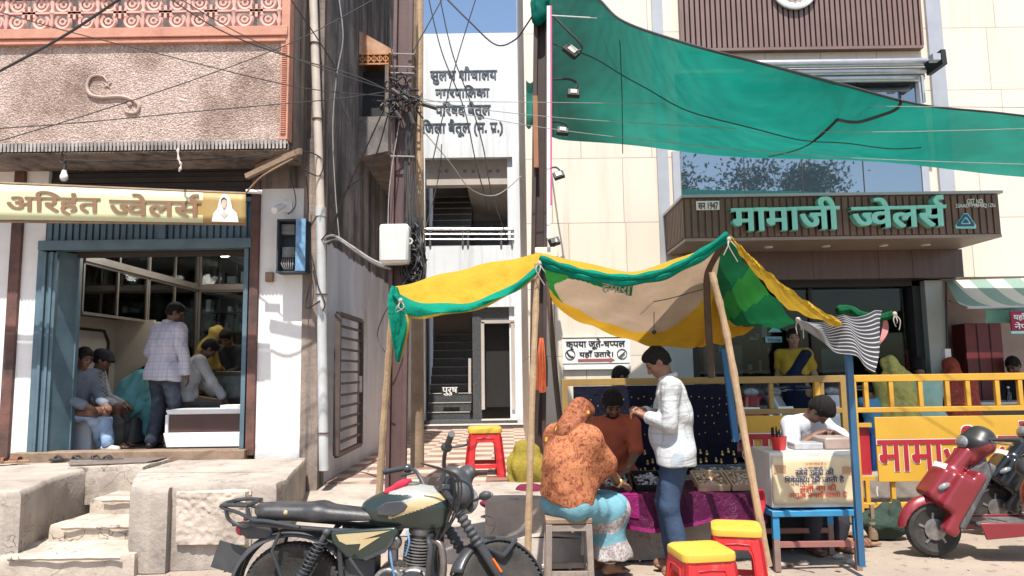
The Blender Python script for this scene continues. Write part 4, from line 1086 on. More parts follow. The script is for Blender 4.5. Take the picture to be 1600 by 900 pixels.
tag(MB().box(*[v for v in (X(836, RY_ - .2, 395), X(872, RY_ - .2, 395), RY_ - .2, RY_ - .05)], Z(402, RY_ - .2, 850), Z(386, RY_ - .2, 850)).build('wooden_block', m_cream, bevel=.01), 'pale block tied at the foot of the banner frame above the tent', 'block')

# gates
m_gate = mat('gate_iron', (.10, .075, .068), (.06, .048, .045), 8, rough=.6, streak=(.22, .15, .12), sw=(.62, .8))
def gate(x, ya, yb, z0, z1, n, name, label):
    t = thing(name, label, 'gate', (x, ya, AF))
    b = MB(); b.bar((x, ya, z0), (x, ya, z1), .07, .05); b.bar((x, yb, z0), (x, yb, z1), .07, .05)
    for z in (z0, z1): b.bar((x, ya, z), (x, yb, z), .05, .05)
    b.build('gate_frame', m_gate, t)
    b = MB()
    for i in range(1, n): b.bar((x, ya, z0 + (z1 - z0) * i / n), (x, yb, z0 + (z1 - z0) * i / n), .028, .028)
    b.build('gate_bar', m_gate, t)
    b = MB(); b.bar((x + .02, yb - .08, z0 + (z1 - z0) * .42), (x + .02, yb - .08, z0 + (z1 - z0) * .55), .03); b.build('gate_latch', m_galv, t)
gx_ = -1.98
gya = gx_ * F / (527 - 800) ; gyb = gx_ * F / (563 - 800)
gate(gx_, gya, gyb, Z(712, gya, 527), Z(490, gya, 527), 12, 'iron_gate', 'open iron gate leaf with level bars folded back against the grey alley wall')
gate(.30, 8.6, 10.4, .36, Z(480, 8.6, 830), 12, 'iron_gate', 'open iron gate leaf seen edge on beside the cream wall')

# electric meter box, switch, camera on the white pillar
mb_ = thing('meter_box', 'open blue meter box with electric meters and loose wires on the white pillar', 'meter box', P(455, 425, LY - .2))
a0, a1, c0, c1 = rect(433, 343, 478, 424, LY - .2)
b = MB(); b.box(a0, a1, LY - .03, LY - .01, c0, c1); b.box(a0, a0 + .015, LY - .22, LY - .031, c0, c1); b.box(a0, a1, LY - .22, LY - .031, c1 - .015, c1 + .002); b.box(a0, a1, LY - .24, LY - .031, c0 - .015, c0); b.build('box_case', mat('meter_case', (.05, .07, .09), (.03, .04, .05), 5), mb_)
b = MB(); q0 = P(463, 343, LY - .22); b.box(a1 - .10, a1 + .005, LY - .245, LY - .222, c0, c1); b.build('box_door', mat('meter_blue', (.16, .33, .52), (.10, .20, .32), 12, .4, .6, .45), mb_)
b = MB(); b.pbox(440, 350, 460, 366, LY - .14, .08); b.pbox(441, 386, 460, 402, LY - .14, .08); b.build('electric_meter', mat('meter_grey', (.25, .26, .26), (.1, .1, .1), 12), mb_)
b = MB()
for i in range(6):
    b.tube(curve_pts([P(442 + 3 * i, 402, LY - .1), P(440 + 3.5 * i, 412, LY - .16), P(444 + 2.5 * i, 421, LY - .15)], 4), .006, 5)
b.build('meter_wire', m_cableg, mb_)
ccv = thing('security_camera', 'small white security camera on a bracket above the meter box', 'camera', P(438, 326, LY - .2))
b = MB(); b.tube([P(428, 329, LY - .32), P(440, 322, LY - .16)], [.038, .034], 12); b.build('camera_body', m_white, ccv, bevel=.006)
b = MB(); b.pbox(440, 314, 456, 332, LY - .03, .028); b.tube([P(440, 322, LY - .16), P(446, 322, LY - .02)], .015, 8); b.build('camera_bracket', m_white, ccv)
b = MB(); b.pbox(414, 425, 426, 440, LY - .05, .048); sw_ = b.build('switch_box', m_wood, bevel=.005); tag(sw_, 'small brown wooden switch box on the white pillar below the meter box', 'switch')
tl_ = thing('tube_light', 'short white tube light sticking out past the end of the yellow shop banner', 'light', P(398, 298, 7.55))
MB().tube([P(385, 299, 7.55), P(410, 300, 7.55)], .022, 10).build('tube', m_white, tl_)
# yellow shop banner
BNY = 7.36
bn = thing('shop_banner', 'yellow printed banner over the left shop door with brown lettering and a bride', 'banner', P(190, 345, BNY))
m_byel = mat('banner_yellow', (.62, .63, .40), (.56, .56, .32), 2, rough=.5)
m_bgold = mat('banner_gold', (.36, .26, .09), (.34, .2, .06), 5, rough=.5)
def bpt(u, v, d=0):
    top = P(-60 + 444 * u, 286 + 18 * u, BNY); bot = P(-60 + 444 * u, 342 + 7 * u, BNY)
    p = bot.lerp(top, v); p.y -= d + .003 * math.sin(7 * u) * (1 - v); return p
b = MB(); b.grid(lambda u, v: bpt(u, v), 40, 4, lambda u, v: 1 if u > .86 - .035 * math.sin(3 * v) or v > .94 or v < .06 else 0); b.build('banner_sheet', [m_byel, m_bgold], bn, solid=.01)
m_brown = mat('banner_brown', (.24, .13, .07), rough=.6)
def onb(px0, py0, px1, py1):
    def f(u, v, d):
        x = px0 + (px1 - px0) * u; y = py1 + (py0 - py1) * v + 6 * (x - 160) / 300; yy_ = BNY - .0115 - .004 * d
        return P(x, y, yy_)
    return f
write('banner_lettering', ['अ', 'िर', 'हंत'], None or (0, 0, 1, 1), 0, m_brown, bn, off=.018, map3=onb(10, 300, 157, 337))
write('banner_lettering', JW, (0, 0, 1, 1), 0, m_brown, bn, off=.018, map3=onb(170, 300, 314, 337))
def flat(pts, m, nm, d, par=bn, th=.004, Y=BNY):
    return MB().prism([P(x, y, Y - d) for x, y in pts], (0, -th, 0)).build(nm, m, par, smooth=False)
flat([(331, 346), (334, 333), (340, 326), (343, 312), (347, 305), (351, 303), (356, 305), (360, 312), (363, 326), (370, 333), (373, 347)], m_white, 'bride_veil', .016)
flat([(345, 318), (346, 311), (350, 308), (354, 311), (355, 318)], m_black, 'bride_hair', .021)
flat([(346, 318), (347.5, 313), (350.5, 311.5), (353.5, 313), (354.5, 318), (352.5, 324), (350.5, 326), (348, 324)], mat('bride_skin', (.62, .45, .33)), 'bride_face', .026)
flat([(345, 335), (350, 329), (356, 335), (351, 341)], mat('bride_blouse', (.55, .5, .42)), 'bride_blouse', .021)
b = MB(); b.tube([P(-60, 284, BNY + .02), P(384, 303, BNY + .02)], .018, 8); b.tube([P(-60, 345, BNY + .02), P(384, 350, BNY + .02)], .015, 8)
b.tube(curve_pts([P(384, 302, BNY), P(410, 275, BNY - .1), P(458, 248, 7.25)], 4), .01, 6)
b.build('banner_rail', m_wood, bn)
bu = thing('light_bulb', 'bare white light bulb hanging from the balcony above the yellow banner', 'bulb', P(100, 285, 7.45))
b = MB(); pb = P(100, 277, 7.45); b.ball(pb, (.04, .04, .045), 10); b.lathe([(.035, 0), (.022, .05), (.02, .06)], pb + V((0, 0, .02)), (0, 0, 1), 12); b.build('bulb_glass', mat('bulb_white', (.8, .8, .8), rough=.15), bu)
b = MB(); b.tube([pb + V((0, 0, .07)), pb + V((0, 0, .13))], .022, 8); b.tube(curve_pts([pb + V((0, 0, .12)), pb + V((.01, 0, .2)), P(98, 245, 7.45), P(96, 236, 7.4)], 4), .008, 5); b.torus(P(98, 250, 7.44), (0, 1, 0), .03, .006, 12, 5); b.build('bulb_holder', m_cable, bu)
tag(MB().tube(curve_pts([P(278, 232, 7.2), P(279, 248, 7.2), P(283, 258, 7.2), P(280, 268, 7.2)], 4), [.008 + .008 * (i % 3 == 1) for i in range(13)], 6).build('knotted_string', mat('pale_string', (.6, .56, .52))), 'knotted pale string dangling from the balcony edge', 'string')

# things standing along the front of the shop
m_sole = mat('dark_rubber', (.05, .04, .04), None, 8); m_tan = mat('tan_leather', (.32, .18, .10), None, 8)
def sandal(mu, ms, strap='v'):
    t = thing('sandal', '', 'sandal'); s = SDF()
    b = MB(); pts = []
    for i in range(20):
        a = 2 * math.pi * i / 20; x = math.cos(a) * (.042 if math.sin(a) > 0 else .034); y = math.sin(a) * .125; pts.append((x + .006 * math.sin(a * 2), y, 0))
    b.prism(pts, (0, 0, .022)); b.build('sole', ms, t, local=True, bevel=.005)
    b = MB()
    if strap == 'v':
        for sx in (-1, 1): b.tube(curve_pts([(sx * .038, -.01, .015), (sx * .03, .03, .05), (0, .075, .03)], 5), .008, 6, flat=1.6)
    else:
        for yy_ in (.0, .035, .065): b.tube(curve_pts([(-.042, yy_, .012), (-.025, yy_ + .01, .048), (.025, yy_ + .01, .048), (.042, yy_, .012)], 4), .011, 6, flat=1.5)
    b.build('strap', mu, t, local=True); return t
m_sbrown = mat('brown_strap', (.20, .09, .055), None, 9)
sA = sandal(m_sole, m_sole); sB = sandal(m_sbrown, m_tan, 'w')
def put(o, px, py, z, rz, label, group, first=[set()]):
    p = G0(px, py, z)
    if id(o) not in first[0]:
        first[0].add(id(o)); o.location = (p.x, p.y, z); o.rotation_euler = (0, 0, rz); o['label'] = label; o['group'] = group; return o
    return dup(o, (p.x, p.y, z), rz, label, group)
gs = 'footwear left outside'
pz = PZ + .014
put(sA, 97, 719, pz, 1.9, 'single black sandal, first of the dark ones beside the shop threshold', gs)
put(sA, 123, 720, pz, 1.5, 'black flip flop lying on the step mat, second in the row by the threshold', gs)
put(sA, 150, 720, pz, 1.1, 'black flip flop on the step mat, third in the row by the threshold', gs)
put(sA, 173, 720, pz, 1.8, 'black flip flop at the end of the row nearest the jewellery counter', gs)
put(sB, 30, 722, pz, 1.4, 'brown strapped sandal on the platform under the rusty door jamb', gs)
put(sB, 6, 724, pz, 1.8, 'brown sandal at the edge of the photo on the shop platform', gs)
put(sB, 1357, 852, 0, 1.7, 'brown strapped sandal on the road beside the blue table leg', gs)
put(sB, 1335, 842, 0, 2.4, 'brown sandal half hidden behind the leg of the blue table', gs)
put(sB, 838, 868, 0, 2.2, 'tan sandal under the stool of the woman in orange', gs)
put(sB, 818, 860, 0, 1.7, 'tan sandal behind the foot of the bamboo tent pole', gs)
b = MB(); pa = G0(60, 716, pz)
sh = SDF()
for i in range(2): sh.ell((pa.x + .1 * i, pa.y + .03 * i, pz + .045), (.05, .12, .05), np.array(Matrix.Rotation(1.2 + .4 * i, 3, 'Z')), k=.02)
o = sdf_obj('shoe', sh, mat('grey_shoe', (.20, .19, .19), (.12, .11, .11), 9), None, .01); tag(o, 'pair of grey shoes piled against the rusty jamb', 'shoes')
mt_ = MB(); mt_.prism([V((G0(x, y, pz + .003).x, G0(x, y, pz + .003).y, pz + .004)) for x, y in ((108, 728), (230, 723), (262, 716), (110, 713))], (0, 0, .01)); tag(mt_.build('door_mat', mat('worn_mat', (.20, .16, .14), (.13, .11, .10), 12, bump=.4)), 'thin worn grey mat lying at the top of the steps', 'mat')

# ---------------------------------------------------------------- overhead cables
def cable(pts, r, label, m=None, group='overhead cables', name='overhead_cable', n=10):
    o = MB().tube(curve_pts([P(*p) for p in pts], n), r * .8, 6).build(name, m or m_cable); return tag(o, label, 'cable', group)
cable([(-40, 132, 5.6), (90, 62, 5.4), (185, 0, 5.2), (260, -50, 5.1)], .013, 'thick black cable slanting up across the left end of the pink balcony')
cable([(-40, 8, 5.9), (110, 50, 6.1), (240, 82, 6.3), (460, 135, 6.6), (600, 150, 6.9)], .006, 'thin cable running down across the whole roughcast balcony to the post')
cable([(-40, 232, 6.3), (150, 175, 6.4), (330, 115, 6.5), (470, 60, 6.6), (600, -10, 6.8)], .006, 'thin cable rising steeply across the scroll relief on the balcony')
cable([(-40, 203, 6.2), (120, 192, 6.3), (330, 172, 6.5), (520, 155, 6.7), (625, 140, 6.9)], .006, 'nearly level thin cable crossing low over the roughcast balcony')
cable([(255, -10, 6.0), (340, 45, 6.2), (440, 85, 6.5), (560, 120, 6.7), (640, 160, 6.9)], .008, 'black cable sagging from the parapet lattice to the cable tangle')
cable([(268, -10, 6.1), (370, 50, 6.3), (470, 95, 6.5), (580, 132, 6.7), (636, 150, 6.9)], .006, 'second black cable sagging from the parapet lattice, just below the first')
cable([(640, 158, 6.9), (860, 160, 7.2), (1250, 165, 6.9), (1640, 168, 6.3)], .0045, 'thin level wire crossing in front of the upper part of the green net', m_cableg)
cable([(640, 150, 6.9), (760, 172, 7.0), (960, 190, 7.0), (1300, 206, 6.8), (1640, 200, 6.3)], .0045, 'thin wire crossing the middle of the green net below the level one', m_cableg)
cable([(655, 165, 6.9), (820, 195, 7.0), (1000, 218, 6.9), (1300, 245, 6.7), (1640, 258, 6.3)], .0045, 'thin wire running along the lower edge of the green net', m_cableg)
cable([(690, -10, 8.0), (735, 35, 8.0), (775, 70, 8.0), (805, 62, 8.0), (822, 40, 7.9), (836, 18, 7.8)], .012, 'thick black cable looping below the blue sky to the dark post')
cable([(668, -10, 7.6), (690, 80, 7.6), (725, 170, 7.6), (745, 260, 7.6), (765, 330, 7.7)], .009, 'black drop wire across the sulabh lettering, curving down to the balcony')
cable([(686, -10, 7.7), (706, 80, 7.7), (735, 160, 7.7), (755, 230, 7.7), (768, 300, 7.7), (795, 380, 7.8)], .009, 'black drop wire passing down the middle of the painted lettering')
cable([(746, -10, 7.6), (715, 90, 7.5), (690, 190, 7.4), (672, 270, 7.3)], .008, 'black wire slanting down and leftwards across the painted lettering')
cable([(640, 180, 7.0), (700, 250, 7.2), (735, 295, 7.4), (775, 305, 7.6), (815, 275, 7.7)], .007, 'grey wire looping over the toilet balcony opening', m_cableg)
cable([(690, 0, 7.2), (668, 40, 7.1), (642, 90, 7.0), (630, 150, 6.95)], .008, 'black wire dropping from the sky to the tangle on the brown post')
cable([(610, 30, 6.9), (612, 80, 6.8), (620, 130, 6.8), (640, 152, 6.8)], .007, 'short black wire hanging beside the brown post above the tangle')
cable([(600, 170, 6.9), (575, 225, 7.0), (545, 290, 7.4), (520, 350, 7.8), (498, 380, 8.0)], .010, 'black cable sweeping down from the tangle to the drain pipe')
cable([(606, 180, 6.9), (580, 260, 7.1), (540, 300, 7.5), (525, 345, 7.8), (520, 370, 8.0)], .009, 'second black cable sweeping down to the drain pipe, inside the first')
cable([(498, 378, 8.0), (520, 368, 7.9), (550, 385, 7.5), (580, 405, 7.1), (604, 415, 6.85)], .016, 'thick pale cable arching from the drain pipe to the junction box', m_cableg)
cable([(500, 384, 8.0), (525, 374, 7.9), (555, 393, 7.5), (585, 412, 7.1), (610, 420, 6.85)], .013, 'second pale cable arching just under the thick one to the junction box', m_cableg)
cable([(530, 0, 7.9), (536, 60, 7.9), (526, 120, 7.9), (520, 200, 7.9), (524, 300, 7.9), (530, 370, 7.9)], .008, 'white wire hanging down the black stained side wall', m_cableg)
cable([(455, 0, 7.0), (520, 100, 7.6), (528, 150, 7.7), (545, 190, 7.8)], .008, 'black wire crossing the top of the drain pipe')
cable([(478, 275, 7.9), (482, 320, 8.0), (480, 380, 8.0), (486, 430, 8.0), (478, 480, 8.0), (500, 470, 7.95)], .008, 'tangled black wire hanging beside the meter box')
cable([(448, 255, 7.7), (458, 290, 8.0), (462, 320, 8.02), (450, 335, 8.05)], .007, 'thin black wire curling above the security camera')
cable([(460, 232, 7.3), (490, 240, 7.9), (505, 252, 7.95), (498, 275, 7.95), (470, 262, 7.8)], .009, 'black wire looped round the drain pipe under the balcony')
cable([(486, 395, 8.0), (494, 430, 7.95), (498, 450, 7.95), (508, 475, 7.95), (500, 490, 7.98)], .010, 'black wire hanging along the lower drain pipe')
cable([(640, 430, 6.8), (606, 480, 6.7), (590, 520, 6.75), (598, 545, 6.7), (606, 552, 6.7)], .007, 'loop of black wire hanging left of the green tent corner')
cable([(100, 250, 7.4), (220, 252, 7.5), (340, 248, 7.5), (420, 240, 7.3)], .008, 'slack black wire strung under the balcony above the banner')
cable([(630, 155, 6.9), (610, 280, 6.85), (606, 360, 6.8)], .006, 'pale string hanging down the front of the brown post to the box', m_cableg)
cable([(690, 225, 7.0), (688, 260, 7.1), (680, 300, 7.1), (664, 360, 7.0)], .006, 'thin dark wire falling across the side of the toilet opening')
# the snarl of joints on the post: nobody could count it
b = MB(); rr = random.Random(12)
for i in range(30):
    x, y = rr.uniform(598, 640), rr.uniform(128, 175); pts = [(x, y, 6.86)]
    for k in range(4): x += rr.uniform(-16, 18); y += rr.uniform(-10, 14); pts.append((min(max(x, 565), 668), y, 6.86 + rr.uniform(-.1, .1)))
    b.tube(curve_pts([P(*p) for p in pts], 5), rr.choice((.005, .007, .009)), 5)
for (x0_, y0_, x1_, y1_) in ((612, 140, 640, 158), (660, 162, 682, 169), (640, 176, 646, 194), (618, 174, 626, 186)): b.tube([P(x0_, y0_, 6.82), P(x1_, y1_, 6.82)], .022, 8)
kind(b.build('cable_tangle', m_cable), 'stuff'); COL.objects[-1]['label'] = 'snarl of taped black cable joints high on the brown steel post'
b = MB()
for i in range(95):
    a_ = rr.uniform(0, 6.28); pts = []
    cx_, cy_ = rr.uniform(640, 652), rr.uniform(365, 420); r1, r2 = rr.uniform(6, 16), rr.uniform(12, 42)
    for k in range(7): pts.append((cx_ + r1 * math.cos(a_ + k * .8), cy_ + r2 * math.sin(a_ + k * .8) * .8 + 3 * k, 6.95 + rr.uniform(-.12, .1)))
    b.tube(curve_pts([P(*p) for p in pts], 4), rr.choice((.005, .007, .009)), 5)
for i in range(30):
    x = rr.uniform(636, 660); pts = [(rr.uniform(632, 655), 175, 6.9), (x - 4, 260, 6.95), (x + rr.uniform(-8, 8), 340, 6.92), (x, 420, 6.95), (x + rr.uniform(-22, 8), 455, 6.9)]
    b.tube(curve_pts([P(*p) for p in pts], 4), .006, 5) if i < 12 else b.tube(curve_pts([P(*p) for p in pts[2:]], 4), .006, 5)
kind(b.build('cable_tangle', m_cable), 'stuff'); COL.objects[-1]['label'] = 'bundle of coiled black cables hanging behind the grey junction box'

# ================================================================ shade net over the showroom front
def netmat():
    g = G('green_shade_net'); co = g.co()
    col = g.mix(g.ramp(g.noise(co, 1.2, 5), (.35, 0), (.7, 1)), (.005, .215, .165), (.004, .155, .122))
    col = g.mix(g.math('MULTIPLY', g.wave(g.co(rot=(.3, .2, .4)), 2.2, 6, 'Z'), .35), col, (.003, .12, .09)); col = g.mix(g.ramp(g.noise(g.co((.6, 1, 3)), 1.5, 6), (.5, 0), (.75, .4)), col, (.03, .28, .22))
    g.fin(col, .75, 0, .2); tr = g.n('ShaderNodeBsdfTranslucent'); g.L(col, tr.inputs[0]); tp = g.n('ShaderNodeBsdfTransparent')
    m1 = g.n('ShaderNodeMixShader'); m1.inputs[0].default_value = .5; g.L(g.b.outputs[0], m1.inputs[1]); g.L(tr.outputs[0], m1.inputs[2])
    m2 = g.n('ShaderNodeMixShader'); m2.inputs[0].default_value = .025; g.L(m1.outputs[0], m2.inputs[1]); g.L(tp.outputs[0], m2.inputs[2]); g.L(m2.outputs[0], g.o.inputs[0]); return g.m
m_net = netmat()
top_c = curve_pts([P(858, -14, 7.55), P(926, -8, 7.0), P(970, 29, 6.3), P(1060, 64, 5.3), P(1180, 98, 5.3), P(1320, 134, 6.3), P(1440, 163, 6.9), P(1560, 175, 7.0), P(1680, 190, 6.9)], 10)
bot_c = curve_pts([P(862, 214, 7.95), P(888, 221, 7.95), P(1000, 231, 8.2), P(1100, 239, 8.5), P(1240, 247, 8.6), P(1440, 262, 8.6), P(1680, 277, 8.6)], 10)
nt_ = thing('shade_net', 'large green shade net stretched from the dark post across the showroom front', 'shade net', P(860, 214, 8.1))
def netf(u, v):
    p = along(bot_c, u).lerp(along(top_c, u), v); sag = .16 * math.sin(math.pi * v) * math.sin(math.pi * min(1, u * 1.1)); p.z -= sag
    p.y += .02 * math.sin(9 * u + 6 * v); p.z += (1 - v * v) * (.03 * math.sin(23 * u + 5 * v) * (1 - u) * v + .022 * math.sin(31 * u - 9 * v) * math.sin(3 * v) + .03 * math.sin(7 * v + 12 * u)); return p
b = MB(); b.grid(netf, 70, 20); b.build('net_sheet', m_net, nt_)
b = MB(); b.tube([netf(i / 60, 1) for i in range(61)], .011, 6); b.build('net_hem', m_cable, nt_)
b = MB(); b.tube([netf(i / 60, .66 - .25 * i / 60) - V((0, .012, .012)) for i in range(46)], .006, 5); b.build('net_seam', m_cable, nt_)
def netpx(px, py):                                           # point just under the sheet seen at a pixel
    best = None
    for i in range(71):
        for j in range(41):
            p = netf(i / 70, j / 40); a_, c_ = p.x / p.y, (p.z - EYE) / p.y; e, f_ = _ray(px, py); d = (a_ - e) ** 2 + (c_ - f_) ** 2
            if best is None or d < best[0]: best = (d, p)
    return best[1] - V((0, .03, .0))
b = MB(); b.tube(curve_pts([netpx(*q) for q in ((1200, 245), (1240, 236), (1275, 218), (1308, 188))], 8), .016, 6); b.tube(curve_pts([netpx(*q) for q in ((1308, 188), (1338, 193), (1372, 184), (1398, 170), (1412, 154))], 8), .016, 6); b.build('net_lacing', m_cable, nt_)
sk = SDF()
for q in ((838, 8), (846, 20), (840, 28), (850, 4)): p = P(*q, 7.65); sk.ell(p, (.07, .07, .09), k=.05)
sdf_obj('net_bundle', sk, m_net, nt_, .015, folds(.02, 3, 40, 30), local=False)
o = MB().grid(lambda u, v: P(822 + 20 * u - 6 * v * u, 125 + 72 * v + 5 * math.sin(5 * u), 7.9 + .05 * math.sin(6 * v)), 8, 14).build('net_scrap', m_net); tag(o, 'scrap of green net caught between the toilet wall and the dark post', 'net')
o = MB().tube([P(862, 24, 7.3), P(965, 30, 7.0)], .006, 5).build('white_rope', m_white); tag(o, 'white rope tied from the banner frame to the top edge of the green net', 'rope')
o = MB().tube([netpx(970, 64), P(972, 150, 7.4), P(973, 240, 7.9)], .005, 5).build('thin_rope', m_cable); tag(o, 'dark cord hanging straight down in front of the green net', 'cord')
# flood lights on the dark post and the cream wall
def flood(px, py, Y, arm, label, tilt=.4, s=1.0):
    t = thing('flood_light', label, 'flood light', P(px, py, Y), 0, 'flood lights by the dark post')
    b = MB(); n0 = len(b.v); b.box(-.085 * s, .085 * s, -.025, .025, -.065 * s, .065 * s); M = Matrix.Translation(P(px, py, Y)) @ Matrix.Rotation(tilt, 4, 'Y') @ Matrix.Rotation(R(-30), 4, 'X'); b.xf(M); b.build('lamp_body', m_black, t, bevel=.008)
    b = MB(); b.box(-.045 * s, .045 * s, -.034, -.026, -.04 * s, .04 * s); b.xf(M); b.build('lamp_glass', mat('lamp_glass', (.45, .46, .42), rough=.2), t)
    b = MB(); b.tube(curve_pts([P(*a) for a in arm] + [P(px, py, Y)], 5), .012, 6); b.build('lamp_arm', m_black, t)
flood(893, 80, 7.35, [(864, 24, 7.5), (885, 46, 7.4), (905, 66, 7.35), (908, 78, 7.36)], 'uppermost square flood light, tilted, in front of the green net', .7)
flood(896, 146, 7.4, [(864, 124, 7.5), (890, 124, 7.45), (902, 132, 7.42)], 'middle flood light of the three on arms against the green net', .1, .75)
flood(879, 205, 7.5, [(864, 190, 7.55), (880, 192, 7.5), (886, 200, 7.5)], 'lowest flood light against the green net, facing down', .1, .75)
flood(873, 274, 8.9, [(862, 262, 9.35), (870, 262, 9.1), (877, 270, 8.95)], 'small flood light on the cream wall just below the net', -.3, .8)
flood(866, 378, 8.9, [(868, 395, 9.35), (866, 390, 9.1)], 'small flood light on the cream wall above the yellow tent', -.3, .8)
# ================================================================ fittings of the left shop
m_lam = m_in; m_dglass = mat('dark_case_glass', (.03, .034, .036), (.045, .05, .05), 4, rough=.08)
m_frame = mat('case_frame', (.20, .175, .155), None, 4, rough=.4); m_beige = mat('beige_board', (.55, .48, .40), None, 3, rough=.5)
m_shelf = mat('shelf_dark', (.06, .05, .047), None, 3, rough=.5)
def case(name, label, ya, yb, z0, z1, nshelf, cells, wall='side', seed=1, cat='cabinet'):
    t = thing(name, label, cat, ((IX0, (ya + yb) / 2, z0) if wall == 'side' else ((ya + yb) / 2, IY1, z0))); rr = random.Random(seed)
    d = .38
    def B(b, a0, a1, e0, e1, z0_, z1_, mi=0):               # a along the wall, e out of the wall
        return b.box(IX0 + e0, IX0 + e1, a0, a1, z0_, z1_, mi) if wall == 'side' else b.box(a0, a1, IY1 - e1, IY1 - e0, z0_, z1_, mi)
    b = MB(); B(b, ya, yb, 0.003, .03, z0, z1); 
    for i in range(nshelf + 1): B(b, ya, yb, .03, d - .03, z0 + (z1 - z0 - .02) * i / nshelf, z0 + .018 + (z1 - z0 - .02) * i / nshelf)
    b.build('carcass', m_shelf, t)
    b = MB()
    for i in range(cells + 1): a = ya + (yb - ya) * i / cells; B(b, a - .016, a + .016, d - .03, d, z0, z1)
    B(b, ya, yb, d - .035, d + .004, z0 - .03, z0 + .002); B(b, ya, yb, d - .035, d + .004, z1 - .002, z1 + .03); b.build('case_frame', m_frame, t)
    b = MB()
    for i in range(nshelf):
        zb = z0 + .02 + (z1 - z0 - .02) * i / nshelf; h = (z1 - z0) / nshelf; a = ya + .05
        while a < yb - .1:
            w_ = rr.uniform(.05, .14); hh = rr.uniform(.25, .8) * h * .8
            if rr.random() < .75: B(b, a, a + w_, .1, .25, zb, zb + hh, rr.choice((0, 0, 1, 2, 3)))
            a += w_ + rr.uniform(.02, .1)
    b.build('stock', [mat('stock_dark', (.16, .13, .12)), mat('stock_grey', (.5, .51, .53)), mat('stock_silver', (.6, .6, .58), rough=.3), mat('stock_green', (.12, .16, .15))], t)
    b = MB(); B(b, ya, yb, d - .022, d - .016, z0, z1); b.build('case_pane', m_caseglass, t)
case('wall_cabinet', 'glass fronted loft cabinet high on the cream side wall of the shop', 8.5, 11.6, 2.98, 3.56, 1, 4, seed=1)
case('wall_cabinet', 'glass display cabinet of silver pieces hung over the octagon wall panel', 8.5, 10.0, 2.30, 2.86, 3, 2, seed=2)
case('wall_cabinet', 'tall dark glass cabinet in the far corner of the shop side wall', 10.05, 11.6, .95, 2.86, 6, 2, seed=3)
case('wall_cabinet', 'loft cabinet across the back wall of the shop', IX0 + .4, IX1, 2.98, 3.56, 1, 3, 'back', 4)
case('wall_cabinet', 'dark back wall cabinet of bangles and necklaces behind the shopkeeper', IX0 + .4, IX1, 1.3, 2.86, 5, 3, 'back', 5)
b = MB(); b.box(IX0, IX0 + .42, 8.45, IY1 - .4, 2.885, 2.95); b.box(IX0 + .42, IX1, IY1 - .42, IY1, 2.885, 2.95); b.build('cornice', m_frame, left)
b = MB(); oc = [P(x, y, 1) for x, y in ()]
yy0, yy1, z0_, z1_ = 8.5, 9.75, 1.28, 2.14
oct_ = [(yy0, z0_ + .0), (yy1 - .12, z0_), (yy1, z0_ + .14), (yy1, z1_ - .14), (yy1 - .12, z1_), (yy0, z1_)]
for i in range(5): b.bar((IX0 + .012, *oct_[i]), (IX0 + .012, *oct_[i + 1]), .02, .035)
b.build('octagon_moulding', m_dark, left)
b = MB(); b.box(IX0 + .002, IX0 + .5, 9.95, 10.02, FL, 2.3); b.build('side_panel_edge', m_beige, left)
# ceiling lamps that are lit in the photograph
lm = thing('ceiling_lamp', 'round lit white lamp on the shop ceiling, middle of the doorway', 'lamp', P(277, 392, 10.2), 0, 'lit lamps on the shop ceiling')
b = MB(); b.lathe([(.10, 0), (.09, .04), (.04, .07), (.01, .075)], (0, 0, 0), (0, 0, -1), 20); b.build('lamp_diffuser', emis('lamp_glow', (1, .96, .88), 7), lm, local=True)
b = MB(); b.lathe([(.11, 0), (.11, .03)], (0, 0, 0), (0, 0, 1), 20); b.build('lamp_base', m_white, lm, local=True)
for (px_, lab) in ((351, 'round lit white lamp on the shop ceiling above the shopkeeper'), (154, 'round lit white lamp on the shop ceiling over the cream side wall')):
    dup(lm, P(px_, 394, 10.4), None, lab)
for lx_, ly_ in ((-4.3, 9.6), (-3.4, 10.6)):
    L_ = bpy.data.lights.new('shop_lamp_light', 'POINT'); L_.energy = 15; L_.shadow_soft_size = .12; L_.color = (1, .93, .82)
    lo = bpy.data.objects.new('shop_lamp_light', L_); COL.objects.link(lo); lo.location = (lx_, ly_, 3.3)
# low counter
ct = thing('shop_counter', 'low white display counter with a dark brown glass front in the shop doorway', 'counter', (-3.4, 8.5, FL))
c0x, c1x = X(258, 8.35, 660), X(387, 8.35, 660); cz1 = Z(640, 8.35, 320)
b = MB(); b.prism([(c0x, 8.35, cz1), (c1x, 8.35, cz1), (c1x, 8.35, cz1 - .05), (c0x + .02, 8.35, cz1 - .05)], (0, .55, 0))
b.prism([(c0x - .01, 8.33, FL + .22), (c1x, 8.33, FL + .22), (c1x, 8.33, FL + .06), (c0x + .03, 8.33, FL + .06)], (0, .5, 0)); b.prism([(c0x, 8.345, cz1 - .051), (c0x + .035, 8.345, cz1 - .051), (c0x + .035, 8.345, FL + .221), (c0x, 8.345, FL + .221)], (0, .5, 0)); b.build('counter_shell', m_white, ct, bevel=.008)
b = MB(); b.box(c0x + .036, c1x, 8.37, 8.8, FL + .222, cz1 - .052); b.box(c0x + .04, c1x, 8.36, 8.8, FL, FL + .059); b.build('counter_front', mat('brown_gloss', (.075, .04, .038), rough=.15), ct)
b = MB(); b.pbox(344, 633, 372, 638, 8.5, .25); b.pbox(376, 622, 381, 638, 8.6, .1); tag(b.build('paper_pad', m_white, bevel=.003), 'white paper pad lying on the low shop counter', 'paper')
dk = thing('cash_desk', 'dark back desk with a glass front and a small blue card, before the shopkeeper', 'desk', (-3.0, 9.6, FL))
